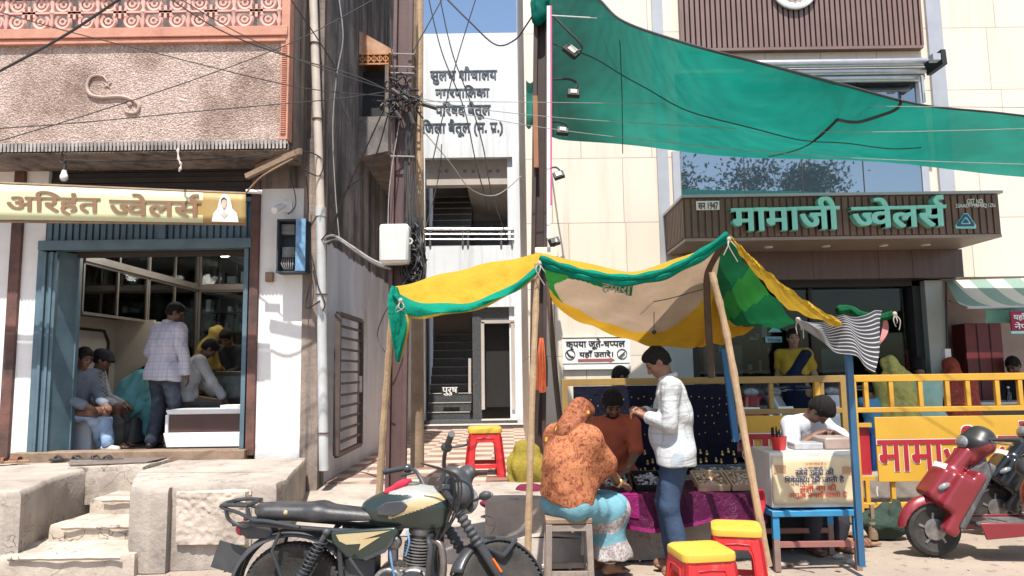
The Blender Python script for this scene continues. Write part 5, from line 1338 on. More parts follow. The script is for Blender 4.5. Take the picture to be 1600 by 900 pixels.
b = MB(); b.pbox(334, 580, 400, 640, 9.7, .5); b.build('desk_case', mat('desk_dark', (.09, .075, .07), rough=.3), dk, bevel=.01)
b = MB(); b.pbox(337, 588, 380, 622, 9.69, .006); b.build('desk_glass', mat('desk_glass', (.20, .24, .24), (.1, .12, .12), 8, rough=.15), dk)
b = MB(); b.pbox(334, 601, 347, 630, 9.6, .02); tag(b.build('stand_card', mat('card_blue', (.08, .28, .5))), 'small blue card standing on the shop desk', 'card')
bs_ = thing('shop_bench', 'low pale padded bench along the cream side wall of the shop', 'bench', (IX0 + .3, 9.0, FL))
b = MB(); b.box(IX0 + .05, IX0 + .55, 8.5, 9.75, FL, FL + .36); b.build('bench_box', mat('bench_grey', (.40, .42, .45), rough=.6), bs_, bevel=.02)

# ================================================================ the yellow barricade
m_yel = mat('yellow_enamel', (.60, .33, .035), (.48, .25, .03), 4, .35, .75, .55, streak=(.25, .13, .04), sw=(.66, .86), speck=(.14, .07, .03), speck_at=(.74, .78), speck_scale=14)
m_yelp = mat('yellow_sheet', (.62, .36, .04), (.55, .29, .035), 2, .35, .75, .5, streak=(.36, .2, .05), sw=(.66, .88))
m_red = mat('sign_red', (.40, .02, .03), None, 5, rough=.5)
FY = 7.6
def barricade(x0p, x1p, posts, label, my=m_yel):
    t = thing('barricade', label, 'barricade', P((x0p + x1p) / 2, 812, FY))
    xa, xb = X(x0p, FY, 620), X(x1p, FY, 620); zt_ = 1.42; zm = 1.10; zl = .155
    b = MB()
    for z, w_ in ((zt_, .07), (zm, .05), (zl, .05)): b.box(xa, xb, FY - .025, FY + .025, z - w_ / 2, z + w_ / 2)
    for p in posts:
        x = X(p, FY, 620); b.box(x - .022, x + .022, FY - .022, FY + .022, zm + .026, zt_ - .036)
    b.build('rail_frame', my, t, bevel=.004)
    for x in (xa + .03, xb - .03):
        b = MB(); b.box(x - .03, x + .03, FY - .03, FY + .03, 0, zt_ + .036); b.build('post', my, t, bevel=.004)
    return t, xa, xb
t1_, xa1, xb1 = barricade(1328, 1640, (1353, 1392, 1438, 1480, 1512, 1558, 1594), 'yellow steel barricade in the sun with a red lettered showroom panel')
b = MB(); pzz0, pzz1 = .39, 1.03; pxa = X(1366, FY, 700); b.box(pxa, xb1 - .06, FY - .05, FY - .032, pzz0, pzz1); b.build('sign_panel', m_yelp, t1_, bevel=.003)
b = MB()
b.box(xa1 + .06, pxa - .02, FY - .02, FY + .02, .93, .97); b.box(xa1 + .06, pxa - .02, FY - .02, FY + .02, .40, .44)
x = X(1356, FY, 780); b.box(x - .02, x + .02, FY - .02, FY + .02, .18, .40); x = X(1396, FY, 780); b.box(x - .02, x + .02, FY - .02, FY + .02, .18, .388)
b.build('lower_bar', m_yel, t1_)
b = MB(); b.box(xa1 + .062, pxa - .03, FY + .022, FY + .03, .45, .92); b.build('panel_scrap', m_red, t1_)
b = MB(); b.tube(curve_pts([P(1371, 760, FY - .06), P(1370, 768, FY - .06), P(1371, 775, FY - .06)], 3), .01, 5); b.build('tie_wire', m_galv, t1_)
def panel_text(tok, px0, px1, py0, py1, par, nm='panel_lettering'):
    def mk(px0, px1, py0, py1, dd, off, m):
        write(nm, tok, (px0, py0, px1, py1), FY - .0505 - dd, m, par, .003, off)
    mk(px0 - 1.5, px1 + 1.5, py0 - 1.5, py1 + 1.5, 0, .036, m_white); mk(px0, px1, py0, py1, .005, .02, m_red)
panel_text(['मामाजी'], 1371, 1535, 666, 735, t1_); panel_text(JW, 1560, 1700, 655, 735, t1_)
t2_, xa2, xb2 = barricade(878, 1322, (960, 1046, 1128, 1205, 1284), 'shaded yellow barricade behind the tent carrying the navy jewellery cloth', mat('shade_toned_yellow_enamel', (.33, .21, .06), (.24, .15, .05), 4, rough=.65, streak=(.16, .10, .05), sw=(.55, .8)))  # darker copy of the yellow enamel, the tent's shade put into its colour
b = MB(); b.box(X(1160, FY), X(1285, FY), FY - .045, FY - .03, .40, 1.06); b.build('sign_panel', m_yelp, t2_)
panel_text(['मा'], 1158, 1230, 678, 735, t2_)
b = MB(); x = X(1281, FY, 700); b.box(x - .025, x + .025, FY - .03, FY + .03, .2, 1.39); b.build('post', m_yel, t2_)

# ================================================================ the tent
def stripe_cloth():
    g = G('striped_cloth'); co = g.co((1, 1, 1)); 
    uv = g.n('ShaderNodeUVMap'); s = g.sep(uv.outputs[0])
    w_ = g.math('FRACT', g.math('MULTIPLY', s[1], 13)); f = g.ramp(w_, (.12, 1), (.17, 0), (.86, 0), (.9, 1))
    col = g.mix(f, (.06, .065, .08), (.62, .61, .60)); g.fin(col, .9)
    tr = g.n('ShaderNodeBsdfTranslucent'); g.L(col, tr.inputs[0]); m1 = g.n('ShaderNodeMixShader'); m1.inputs[0].default_value = .2; g.L(g.b.outputs[0], m1.inputs[1]); g.L(tr.outputs[0], m1.inputs[2]); g.L(m1.outputs[0], g.o.inputs[0]); return g.m
m_cy = cloth('yellow_canvas', (.60, .385, .04), (.52, .31, .03), 3, .35); m_cg = cloth('green_canvas', (.004, .30, .20), (.004, .22, .15), 3, .35)
m_cdg = cloth('dark_green_canvas', (.008, .13, .045), (.006, .09, .035), 4, .35); m_clg = cloth('leaf_green_canvas', (.03, .22, .04), (.02, .16, .03), 4, .35)
m_cb = cloth('beige_canvas', (.52, .38, .27), (.40, .29, .21), 2.5, .4); m_cyo = cloth('ochre_canvas', (.60, .33, .03), (.48, .25, .02), 2.5, .45); m_cst = stripe_cloth()
def PT(x, y, Y): return P(x, y, Y - .15 if Y < 6.25 else Y)
tent = thing('market_tent', 'patched yellow and green cloth market tent sagging over the jewellery stall', 'tent', (1.2, 6.0, 0))
ridge = curve_pts([PT(618, 447, 5.75), PT(660, 437, 5.9), PT(720, 421, 5.95), PT(790, 406, 5.95), PT(845, 395, 5.85), PT(905, 405, 5.9), PT(985, 424, 5.95), PT(1060, 404, 5.8), PT(1110, 383, 5.6), PT(1137, 366, 5.5)], 8)
hemL = curve_pts([PT(612, 463, 5.6), PT(634, 494, 5.55), PT(690, 494, 5.5), PT(750, 482, 5.5), PT(800, 460, 5.52), PT(843, 428, 5.58)], 8)
ridL = curve_pts([PT(612, 450, 5.7), PT(660, 437, 5.9), PT(720, 421, 5.95), PT(790, 406, 5.95), PT(845, 396, 5.85)], 8)
seamL = curve_pts([PT(620, 459, 5.6), PT(660, 472, 5.58), PT(720, 474, 5.56), PT(780, 456, 5.56), PT(843, 414, 5.6)], 8)
def wr(p, u, v, a=.012): return p + V((0, a * math.sin(31 * u + 3 * v) * math.sin(5 * v + 1), a * .7 * math.sin(19 * u + 8 * v)))
b = MB(); b.grid(lambda u, v: wr((along(seamL, u) + V((0, .015, -.03))).lerp(along(ridL, u), v) + V((0, -.05, -.02)) * math.sin(math.pi * v) * math.sin(math.pi * u) + V((0, -.02 * abs(math.sin(13 * u + 5 * v)) * math.sin(math.pi * v), .02 * math.sin(17 * u + 9 * v) * math.sin(26 * u - 7 * v) * math.sin(math.pi * v))), u, v, .01), 44, 10); b.build('yellow_front', m_cy, tent)
b = MB(); b.grid(lambda u, v: wr(along(hemL, u).lerp(along(seamL, u), v) + V((0, -.04 * math.sin(math.pi * v) - .006, 0)), u, v, .012), 44, 8, lambda u, v: 1 if v < .12 else 0); b.build('green_valance', [m_cg, m_cy], tent)
b = MB()
tailL = curve_pts([PT(612, 446, 5.62), PT(606, 470, 5.58), PT(611, 515, 5.56), PT(618, 566, 5.58)], 8); tailR = curve_pts([PT(622, 449, 5.6), PT(632, 480, 5.52), PT(640, 510, 5.52), PT(624, 566, 5.57)], 8)
b.grid(lambda u, v: along(tailL, u).lerp(along(tailR, u), v) + V((0, -.05 * math.sin(7 * v + 4 * u) * (.3 + u * .5), 0)), 20, 10, lambda u, v: 1 if v > .88 and u > .4 else 0); b.build('hanging_corner', [m_cg, m_cy], tent)
bandc = curve_pts([PT(843, 410, 5.58), PT(880, 424, 5.6), PT(930, 436, 5.62), PT(985, 441, 5.62), PT(1040, 430, 5.6), PT(1090, 405, 5.55), PT(1137, 374, 5.48)], 8)
b = MB(); b.tube(bandc, [.020 + .014 * math.sin(i * .35) ** 2 for i in range(len(bandc))], 8); b.tube([p + V((0, -.02, .035)) for p in bandc], [.018 + .01 * math.sin(i * .5) ** 2 for i in range(len(bandc))], 8); b.build('rolled_edge', m_cg, tent)
ridR = curve_pts([PT(845, 396, 5.85), PT(905, 408, 5.9), PT(985, 424, 5.92), PT(1060, 403, 5.8), PT(1110, 382, 5.62), PT(1137, 364, 5.5)], 8)
b = MB(); b.grid(lambda u, v: wr((along(bandc, u) + V((0, .0, .03))).lerp(along(ridR, u), v), u, v, .006), 40, 5); b.build('yellow_strip', m_cy, tent)
back = curve_pts([PT(862, 470, 7.0), PT(885, 492, 7.0), PT(950, 520, 7.0), PT(1016, 540, 7.0), PT(1075, 543, 7.0), PT(1100, 538, 7.0)], 8)
def under(u, v):
    p = (along(ridR, u * .97) + V((0, 0, -.02))).lerp(along(back, u), v); p.z -= .06 * math.sin(math.pi * v) * math.sin(math.pi * u); return wr(p, u * 1.4, v * 1.5, .014)
def um(u, v):
    line = .70 + .06 * math.sin(3 * u) - (.35 * max(0, u - .72) / .28)
    if v > line: return 1
    if u < .10 + .05 * math.sin(9 * v) and v > .1: return 3
    if v < .22 + .03 * math.sin(14 * u) and .02 < u < .5: return 2
    return 0
b = MB(); b.grid(under, 130, 90, um); b.build('tent_lining', [m_cb, m_cyo, m_cdg, m_clg], tent)
# torn printed strip on the lining
write('printed_lettering', ['हमारा'], (0, 0, 1, 1), 0, mat('white_print', (.40, .39, .36)), tent, off=.03, map3=lambda u, v, d: under(.33 + .16 * u, .20 - .12 * (v - .25)) + V((0, -.03 - .003 * d, -.02)))
rb = curve_pts([PT(1137, 372, 5.5), PT(1165, 410, 5.5), PT(1205, 460, 5.45), PT(1246, 506, 5.4)], 8)
bk2 = curve_pts([PT(1100, 452, 6.9), PT(1115, 480, 7.0), PT(1140, 512, 7.0), PT(1192, 500, 6.9)], 8)
b = MB(); b.grid(lambda u, v: wr(along(rb, u).lerp(along(bk2, u), v) - V((0, 0, .05 * math.sin(math.pi * v))), u, v, .02), 30, 24, lambda u, v: 1 if .35 < u + .15 * v < .62 else (2 if v > .8 and u < .75 else 0)); b.build('right_lining', [m_cdg, m_clg, m_cyo], tent)
bk3 = [PT(1192, 503, 6.9), PT(1130, 530, 7.0), PT(1085, 541, 7.0)]; bk3b = [PT(1180, 470, 6.8), PT(1130, 450, 6.7), PT(1085, 430, 6.6)]
b = MB(); b.grid(lambda u, v: wr(along(bk3, u).lerp(along(bk3b, u), v) - V((0, .0, .04 * math.sin(math.pi * u) * (1 - v))), u, v, .02), 24, 10); b.build('back_flap', m_cyo, tent)
fa = curve_pts([PT(1139, 367, 5.48), PT(1175, 402, 5.4), PT(1215, 437, 5.3), PT(1260, 470, 5.2), PT(1313, 503, 5.1)], 8); fb = curve_pts([PT(1140, 374, 5.49), PT(1170, 415, 5.46), PT(1205, 455, 5.42), PT(1232, 482, 5.38), PT(1312, 511, 5.1)], 8)
b = MB(); b.grid(lambda u, v: wr(along(fb, u).lerp(along(fa, u), v) + V((0, -.03 * math.sin(math.pi * v), .0)), u * 2, v * 2, .012), 40, 10); b.build('yellow_flap', m_cy, tent)
sa = curve_pts([PT(1246, 496, 5.38), PT(1290, 502, 5.3), PT(1330, 492, 5.5), PT(1381, 488, 5.75)], 8); sb_ = curve_pts([PT(1247, 506, 5.4), PT(1275, 530, 5.4), PT(1320, 552, 5.45), PT(1366, 577, 5.6)], 8)
b = MB(); b.grid(lambda u, v: along(sb_, u).lerp(along(sa, u), v) + V((0, .03 * math.sin(16 * u + 5 * v), .02 * math.sin(11 * u + 4 * v))), 36, 16)
o = b.build('striped_cloth', m_cst, tent)
uvl = o.data.uv_layers.new(name='UVMap')
for p_ in o.data.polygons:
    for li in p_.loop_indices:
        vi = o.data.loops[li].vertex_index; uvl.data[li].uv = ((vi // 17) / 36, (vi % 17) / 16)
b = MB(); b.grid(lambda u, v: PT(1380 - 8 * v * v + 3 * u, 494 + 44 * v, 5.76 + .05 * math.sin(5 * v)) + V((.035 * u * math.sin(math.pi * v), 0, 0)), 4, 12); b.build('pink_lining', cloth('pink_cloth', (.5, .2, .2)), tent)
gk = curve_pts([PT(1308, 486, 5.9), PT(1330, 484, 5.9), PT(1345, 492, 5.85), PT(1375, 496, 5.8), PT(1396, 491, 5.75)], 6)
b = MB(); b.tube(gk, [.03, .04, .045, .04, .04, .035, .03, .03, .03, .03, .03, .028, .025, .024, .022, .022, .02, .02, .02, .02, .02, .02, .02, .02, .02][:len(gk)], 8); b.tube(gk, [.03] * len(gk), 7); b.build('green_roll', m_cdg, tent)
m_knot = mat('knot_string', (.36, .33, .28))
for q in ((843, 412, 5.55), (1139, 374, 5.45), (626, 470, 5.52), (1247, 500, 5.36), (1398, 491, 5.73)):
    b = MB(); p = PT(*q); b.ball(p, (.018, .018, .022), 6)
    for k in range(3): b.tube(curve_pts([p, p + V((.03 * math.sin(k * 2 + q[0]), -.03, -.05)), p + V((.05 * math.sin(k * 3 + q[0]), -.02, -.07 - .05 * k * (1 + math.sin(q[0])) / 2))], 4), .004, 5)
    b.build('tie_knot', m_knot, tent)
b = MB(); b.tube(curve_pts([PT(1000, 474, 6.3), PT(1040, 468, 6.2), PT(1098, 452, 6.0)], 4), .004, 5); b.tube([PT(1022, 472, 6.3), PT(1022, 516, 6.3)], .003, 5); b.ball(PT(1022, 519, 6.3), .02, 6); b.build('bulb_wire', m_cable, tent)
# poles
def pole(pts, r, m, label, name='bamboo_pole', joints=True):
    pts = [PT(*p) for p in pts]; b = MB(); k = len(pts); L_ = curve_pts(pts, 10) if k > 2 else [pts[0].lerp(pts[1], i / 14) for i in range(15)]
    b.tube(L_, [r * (1 + (.16 if joints and i % 4 == 0 else 0) - .18 * i / len(L_)) for i in range(len(L_))], 9); return tag(b.build(name, m), label, 'pole')
pole([(592, 776, 5.95), (601, 640, 5.85), (610, 520, 5.72), (614, 452, 5.62)], .028, m_bamboo, 'bamboo pole under the hanging green corner of the tent')
pole([(824, 892, 5.62), (831, 640, 5.6), (840, 412, 5.58)], .026, m_bamboo, 'straight bamboo pole holding the middle of the tent front')
pole([(880, 700, 6.75), (868, 590, 6.8), (856, 440, 6.85)], .028, m_darkwood, 'crooked dark wooden pole inside the tent beside the shoe notice', 'wooden_pole', False)
pole([(1200, 884, 5.55), (1165, 690, 5.55), (1135, 520, 5.55), (1112, 425, 5.52)], .028, m_bamboo, 'thick bamboo pole leaning beside the red stools under the tent peak')
pole([(1112, 590, 6.2), (1105, 470, 6.1), (1108, 420, 5.9), (1136, 376, 5.5)], .03, m_darkwood, 'dark wooden prop under the tent peak behind the leaning bamboo', 'wooden_pole', False)
bl = thing('blue_pole', 'tall blue painted steel pole rising from the blue repair table to the striped cloth', 'pole', PT(1346, 884, 5.8))
b = MB(); b.bar(PT(1346, 884, 5.8), PT(1325, 545, 5.62), .045, .04); b.build('pole_shaft', mat('blue_paint', (.025, .13, .26), (.04, .10, .18), 5, .4, .7, .5, streak=(.2, .13, .1), sw=(.64, .8)), bl)
tag(MB().bar(PT(1150, 690, 6.15), PT(1131, 545, 6.15), .045, .04).build('blue_batten', mat('blue_batten', (.02, .13, .30), (.03, .1, .2), 6)), 'short blue painted batten tied against the leaning bamboo pole', 'batten')

# ================================================================ stall: plinth, cloth, trays, backdrop
pl_ = thing('stall_plinth', 'low grey concrete plinth under the purple jewellery cloth', 'plinth', (.9, 6.8, 0))
PLZ = .46
ppx0, ppx1 = X(862, 6.2, 800), X(1192, 6.2, 800)
b = MB(); b.grid(lambda u, v: (ppx0 - .55 + (ppx1 - ppx0 + .55) * u, 6.32 + .012 * math.sin(20 * u) - .02 * (1 - v), -.02 + (PLZ + .02) * v), 40, 8); b.box(ppx0 - .54, ppx1 - .01, 6.33, 7.5, -.02, PLZ - .012); b.build('plinth_block', m_conc, pl_)
m_purple = cloth('purple_satin', (.085, .008, .045), (.05, .005, .028), 6, 0, .35)
pc = thing('stall_cloth', 'dark purple satin cloth with a magenta hem over the jewellery plinth', 'cloth', (.9, 6.2, PLZ))
clx0, clx1 = X(905, 6.1, 800), X(1195, 6.1, 790); CZ = .535
def clf(u, v):
    x = clx0 + (clx1 - clx0) * u
    if v > .45: t = (v - .45) / .55; return V((x, 6.12 + .75 * t, CZ + .006 * math.sin(20 * u + 5 * t)))
    t = v / .45; return V((x, 6.06 + .02 * math.sin(28 * u) * (1 - t) + .04 * t, CZ - .24 * (1 - t) * (1 + .12 * math.sin(5 * u)) + .02 * (1 - t) * math.sin(11 * u)))
b = MB(); b.grid(clf, 70, 20, lambda u, v: 1 if v < .06 else 0); b.build('cloth_sheet', [m_purple, cloth('magenta_hem', (.24, .015, .12), None, 6, 0, .5)], pc)
b = MB(); b.grid(lambda u, v: clf(.08 + .24 * u, .15 + .42 * v) + V((0, -.008, .006)), 20, 12); b.build('sunlit_cloth_patch', cloth('sunlit_magenta_cloth', (.25, .012, .12), (.18, .01, .09), 6, 0, .4), pc)  # brighter magenta sheet paints the sunlit patch on the stall cloth
b = MB(); rr = random.Random(9)
for i in range(40):
    u, v = .13 + rr.random() * .10, .24 + rr.random() * .2; p = clf(u, v) + V((0, -.014, .01)); b.tube(curve_pts([p, p + V((rr.uniform(-.03, .03), 0, rr.uniform(-.02, .02))), p + V((rr.uniform(-.04, .04), 0, rr.uniform(-.03, .03)))], 3), .003, 4)
b.build('embroidery', m_white, pc)
b = MB(); b.box(clx0 + .03, clx1 - .02, 6.13, 6.9, CZ - .03, CZ - .006); b.box(clx0 + .05, clx0 + .1, 6.2, 6.3, PLZ - .01, CZ - .03); tag(b.build('table_board', m_wood), 'wooden board lying under the purple stall cloth', 'board')
bd = thing('backdrop_cloth', 'navy velvet cloth pinned with gold earrings hung on the yellow barricade', 'cloth', P(1020, 740, FY - .08))
nx0, nx1, nz0, nz1 = rect(897, 602, 1150, 742, FY - .07)
b = MB(); b.grid(lambda u, v: (nx0 + (nx1 - nx0) * u, FY - .075 + .012 * math.sin(17 * u) * (1.2 - v), nz0 + (nz1 - nz0) * v), 50, 12); b.build('velvet_sheet', cloth('navy_velvet', (.007, .008, .022), (.005, .005, .014), 5, 0), bd)
m_gold = mat('gold', (.60, .42, .16), (.5, .34, .12), 20, rough=.3, metal=.7)
b = MB(); rr = random.Random(3); big = []
for row in range(9):
    for k in range(24):
        if rr.random() < (.62 if row < 6 else .85):
            u = (k + .5 + rr.uniform(-.25, .25)) / 24; v = .06 + row * .10 + rr.uniform(-.02, .02); p = V((nx0 + (nx1 - nx0) * u, FY - .10, nz0 + (nz1 - nz0) * v)); s_z = .006 if row > 3 else .010
            if row < 3: big.append(p)
            else: b.ball(p, (s_z, .005, s_z * 1.3), 4)
b.build('small_earring', m_gold, bd)['kind'] = 'stuff'
for i, p in enumerate(big):
    if i == 0: b = MB(); b.ball(p, (.010, .005, .013), 4); b.lathe([(.001, 0), (.016, .012), (.012, .03), (.002, .036)], p - V((0, 0, .042)), (0, 0, 1), 8); e0 = b.build('earring', m_gold, bd)
    else: e1 = e0.copy(); COL.objects.link(e1); e1.location = e0.location + (p - big[0])
def tray(px0, py0, px1, py1, label, Y=6.35, seed=1, m=None, mats_=None):
    t = thing('jewellery_tray', label, 'tray', P((px0 + px1) / 2, py1, Y), 0, 'trays on the purple cloth'); xa, xb = X(px0, Y, py1), X(px1, Y, py1); rr = random.Random(seed)
    b = MB(); b.box(xa, xb, Y - .13, Y + .17, CZ + .004, CZ + .014)
    for q in ((xa, xb, Y - .13, Y - .118), (xa, xb, Y + .158, Y + .17), (xa, xa + .012, Y - .117, Y + .157), (xb - .012, xb, Y - .117, Y + .157)): b.box(*q, CZ + .015, CZ + .055)
    TM = Matrix.Translation((0, Y - .13, CZ + .006)) @ Matrix.Rotation(R(16), 4, 'X') @ Matrix.Translation((0, -(Y - .13), -(CZ + .006))); b.xf(TM); b.box(xa + .03, xb - .03, Y + .10, Y + .14, CZ + .002, CZ + .062)
    b.build('tray_box', m or mat('pale_tray_wood', (.55, .40, .26)), t)
    b = MB()
    for i in range(70): b.ball((rr.uniform(xa + .03, xb - .03), rr.uniform(Y - .1, Y + .14), CZ + .03 + rr.random() * .015), (rr.uniform(.008, .02), rr.uniform(.008, .02), .008), 4, rr.randrange(3))
    b.xf(TM); b.build('trinket', mats_ or [mat('trinket_pearl', (.7, .62, .52)), mat('trinket_pink', (.6, .4, .34)), m_gold], t)['kind'] = 'stuff'
tray(1086, 778, 1135, 775, 'pale wooden tray of small trinkets beside the man in the white shirt')
tray(1138, 778, 1180, 775, 'pale wooden tray of trinkets at the pole end of the purple cloth', seed=2)
gm = [mat('plastic_clear', (.35, .38, .42), rough=.2), mat('plastic_grey', (.2, .22, .25), rough=.25), mat('silver_bit', (.5, .5, .52), rough=.3)]
tray(1090, 752, 1140, 752, 'grey plastic box of bagged trinkets behind the wooden tray', 6.72, 3, gm[1], gm); tray(1142, 752, 1180, 752, 'grey plastic box of bagged trinkets by the leaning bamboo pole', 6.72, 4, gm[1], gm)
tray(930, 766, 985, 766, 'dark tray of rings within reach of the seated woman', 6.35, 5, m_black, gm); tray(990, 766, 1035, 766, 'dark tray of silver pieces between the woman and the standing man', 6.4, 6, m_black, gm)
b = MB(); p = P(1014, 752, 6.5); b.lathe([(.038, 0), (.045, .08), (.048, .09), (.044, .09), (.036, .005)], (p.x, 6.5, CZ + .01), (0, 0, 1), 16); tag(b.build('white_cup', m_white), 'white cup standing on the purple stall cloth', 'cup')
# notice, prayer beads, sacks
nb = thing('notice_board', 'white notice with black lettering and a red arrow on the cream wall', 'notice', P(932, 577, CY - .05))
b = MB(); b.pbox(879, 527, 985, 577, CY - .04, .02); b.build('board', m_white, nb)
b = MB(); b.pbox(879, 527, 985, 528.5, CY - .043, .002); b.pbox(880, 567.5, 984, 568.5, CY - .043, .002); b.build('border', m_black, nb)
write('notice_lettering', ['कृपया', ' ', 'जूते', '-', 'च', ('half', 'प', .70), 'प', 'ल'], (884, 529, 977, 546), CY - .042, m_black, nb, .003, .028)
write('notice_lettering', ['यहाँ', ' ', 'उतारे।'], (905, 547, 958, 559), CY - .042, m_black, nb, .003, .028)
b = MB(); b.prism([P(x, y, CY - .045) for x, y in ((903, 561), (953, 560), (953, 558.5), (961, 562), (953, 566), (953, 564.5), (903, 565))], (0, .003, 0)); b.build('arrow', mat('dull_red', (.35, .10, .09)), nb)
b = MB()
for c in ((891, 554), (972, 553)): b.torus(P(*c, CY - .044), (0, 1, 0), .06, .005, 24, 5)
b.tube(curve_pts([P(886, 550, CY - .044), P(890, 556, CY - .044), P(896, 558, CY - .044)], 3), .009, 5); b.bar(P(968, 557, CY - .044), P(976, 550, CY - .044), .03, .01); b.build('shoe_symbol', m_black, nb)
pr_ = thing('prayer_thread', 'bunch of orange and black prayer threads hanging beside the open gate', 'threads', P(846, 600, 7.6))
b = MB(); rr = random.Random(2)
for i in range(26): x = rr.uniform(840, 852); b.tube(curve_pts([P(x * .4 + 846 * .6, 528, 7.55), P(x, 560, 7.55 + rr.uniform(-.04, .04)), P(x + rr.uniform(-2, 2), 600 + rr.uniform(0, 14), 7.55)], 4), .007, 5)
b.build('orange_thread', mat('orange_thread', (.50, .10, .03), (.38, .07, .02), 20), pr_)
b = MB()
for i in range(8): x = rr.uniform(851, 855); b.tube(curve_pts([P(850, 540, 7.55), P(x, 565, 7.58), P(x, 604, 7.58)], 4), .007, 5)
b.build('black_thread', m_black, pr_)
sk = SDF(); p = G0(822, 752, .30); sk.ell((p.x, 7.6, .52), (.20, .16, .26), k=.1); sk.ell((p.x + .1, 7.58, .48), (.18, .15, .2), k=.1); sk.ell((p.x - .03, 7.62, .75), (.11, .09, .10), k=.1)
o = sdf_obj('sack', sk, cloth('olive_sack', (.30, .23, .035), (.21, .16, .03), 4, 0), None, .014, folds(.022, 4, 22, 14)); tag(o, 'olive yellow cloth sack standing behind the bamboo pole', 'sack')
sk = SDF(); p = P(805, 775, 7.0); sk.ell((p.x, 7.0, .37), (.27, .2, .05), k=.05); sk.ell((p.x + .14, 7.05, .43), (.14, .14, .07), k=.05); sk.ell((p.x - .05, 6.93, .34), (.28, .12, .05), k=.05)
o = sdf_obj('folded_cloth', sk, cloth('maroon_cloth', (.16, .02, .05), (.11, .015, .035), 4, 0), None, .012, folds(.016, 6, 40, 22)); tag(o, 'crumpled maroon cloth lying on the ledge beside the olive sack', 'cloth')
b = MB(); b.box(X(768, 7.0, 790), X(870, 7.0, 790), 6.75, 7.85, .0, .32); tag(b.build('stone_ledge', m_conc, bevel=.02), 'low concrete ledge under the maroon cloth and olive sack', 'ledge')

# ================================================================ stools
m_sred = mat('red_plastic', (.60, .028, .032), (.50, .025, .028), 3, rough=.36, speck=(.42, .13, .10), speck_at=(.6, .8), speck_scale=9); m_syel = mat('yellow_plastic', (.66, .43, .055), (.58, .36, .05), 4, rough=.42, speck=(.40, .27, .10), speck_at=(.62, .8), speck_scale=12)
def rsq(h, r, n=6):                                          # rounded square outline
    pts = []
    for cx, cy, a0 in ((h - r, h - r, 0), (-h + r, h - r, 90), (-h + r, -h + r, 180), (h - r, -h + r, 270)):
        for i in range(n + 1): a = R(a0 + 90 * i / n); pts.append((cx + r * math.cos(a), cy + r * math.sin(a)))
    return pts
def plastic_stool(mbody, mtop, label, group):
    t = thing('plastic_stool', label, 'stool', (0, 0, 0), 0, group)
    b = MB(); N = None; lev = [(.165, .42, .05), (.168, .445, .055), (.165, .462, .055), (.15, .472, .05), (.10, .474, .04)]
    for h, z, r in lev:
        pts = rsq(h, r); N = len(pts); b.v += [(x, y, z) for x, y in pts]
    for l in range(len(lev) - 1): b.f += [(l * N + i, l * N + (i + 1) % N, (l + 1) * N + (i + 1) % N, (l + 1) * N + i) for i in range(N)]; b.m += [0] * N
    b.f.append(tuple(range((len(lev) - 1) * N, len(lev) * N))); b.m.append(0); b.f.append(tuple(range(N))[::-1]); b.m.append(0)
    b.build('seat', mtop, t, local=True)
    S_ = SDF()
    # tapered shell of four legs with openings, apron and lower rails
    b = MB(); h0, h1 = .20, .155; zt_ = .418; th = .006
    def sq(z, h): return h0 + (h1 - h0) * z / zt_ + h
    for k in range(4):
        M = Matrix.Rotation(R(90 * k), 4, 'Z'); n0 = len(b.v)
        def side(u, z): hh = sq(z, 0); return (u * hh, -hh, z)
        # outline of one side: legs, apron, rail with two openings (strips)
        zs = [0, .10, .13, .33, .36, zt_]
        def strip(u0, u1, z0, z1, m=6):
            c = [side(u0, z0), side(u1, z0), side(u1, z1), side(u0, z1)]; d = [(x, y + .022, z) for x, y, z in c]
            b.add(c + d, [(0, 1, 2, 3), (7, 6, 5, 4), (0, 4, 5, 1), (1, 5, 6, 2), (2, 6, 7, 3), (3, 7, 4, 0)])
        strip(-1, -.56, 0, zt_); strip(.56, 1, 0, zt_); strip(-.56, .56, .335, zt_); strip(-.56, .56, .085, .125)
        for sx in (-1, 1):                                  # rounded upper corners of the opening
            c = [side(sx * .56, .335), side(sx * .56, .27), side(sx * .50, .31), side(sx * .40, .335)]; d = [(x, y + .022, z) for x, y, z in c]
            b.add(c + d, [(0, 1, 2, 3), (7, 6, 5, 4), (1, 5, 6, 2), (2, 6, 7, 3)])
        for sx in (-.44, .44): b.tube([V(side(sx * 1.42, .03)) + V((0, -.004, 0)), V(side(sx * 1.42, .30)) + V((0, -.004, 0)), V(side(sx * 1.15, .37)) + V((0, -.004, 0)), V(side(0, .375)) + V((0, -.004, 0))], .005, 5)
        b.xf(M, n0)
    b.build('leg_frame', mbody, t, local=True, bevel=.004)
    return t
s0 = plastic_stool(m_sred, m_syel, 'red plastic stool with a yellow seat, nearest the motorcycle wheel side of the pair', 'red stools with yellow seats')
p = P(1094, 845, 4.62); s0.location = (p.x, 4.62, 0); s0.rotation_euler = (0, 0, R(8)); s0['label'] = 'red plastic stool with yellow seat, front one of the pair beside the bamboo pole'
p = P(1147, 810, 5.28); dup(s0, (p.x, 5.25, 0), R(-14), 'red plastic stool with yellow seat, rear one of the pair against the bamboo pole')
p = G0(758, 742, AF); dup(s0, (p.x, p.y, AF), R(4), 'red plastic stool with a dusty yellow seat alone on the alley tiles', scale=1.18)
ws = thing('wooden_stool', 'grey weathered wooden stool under the woman in the orange shawl', 'stool', P(888, 892, 5.62))
wsx = X(888, 5.62, 850)
b = MB(); b.box(wsx - .17, wsx + .17, 5.50, 5.80, .435, .475); b.build('seat', m_wood, ws, bevel=.008)
mw2 = mat('grey_timber', (.30, .25, .21), (.19, .155, .13), 6, bump=.3, bscale=30)
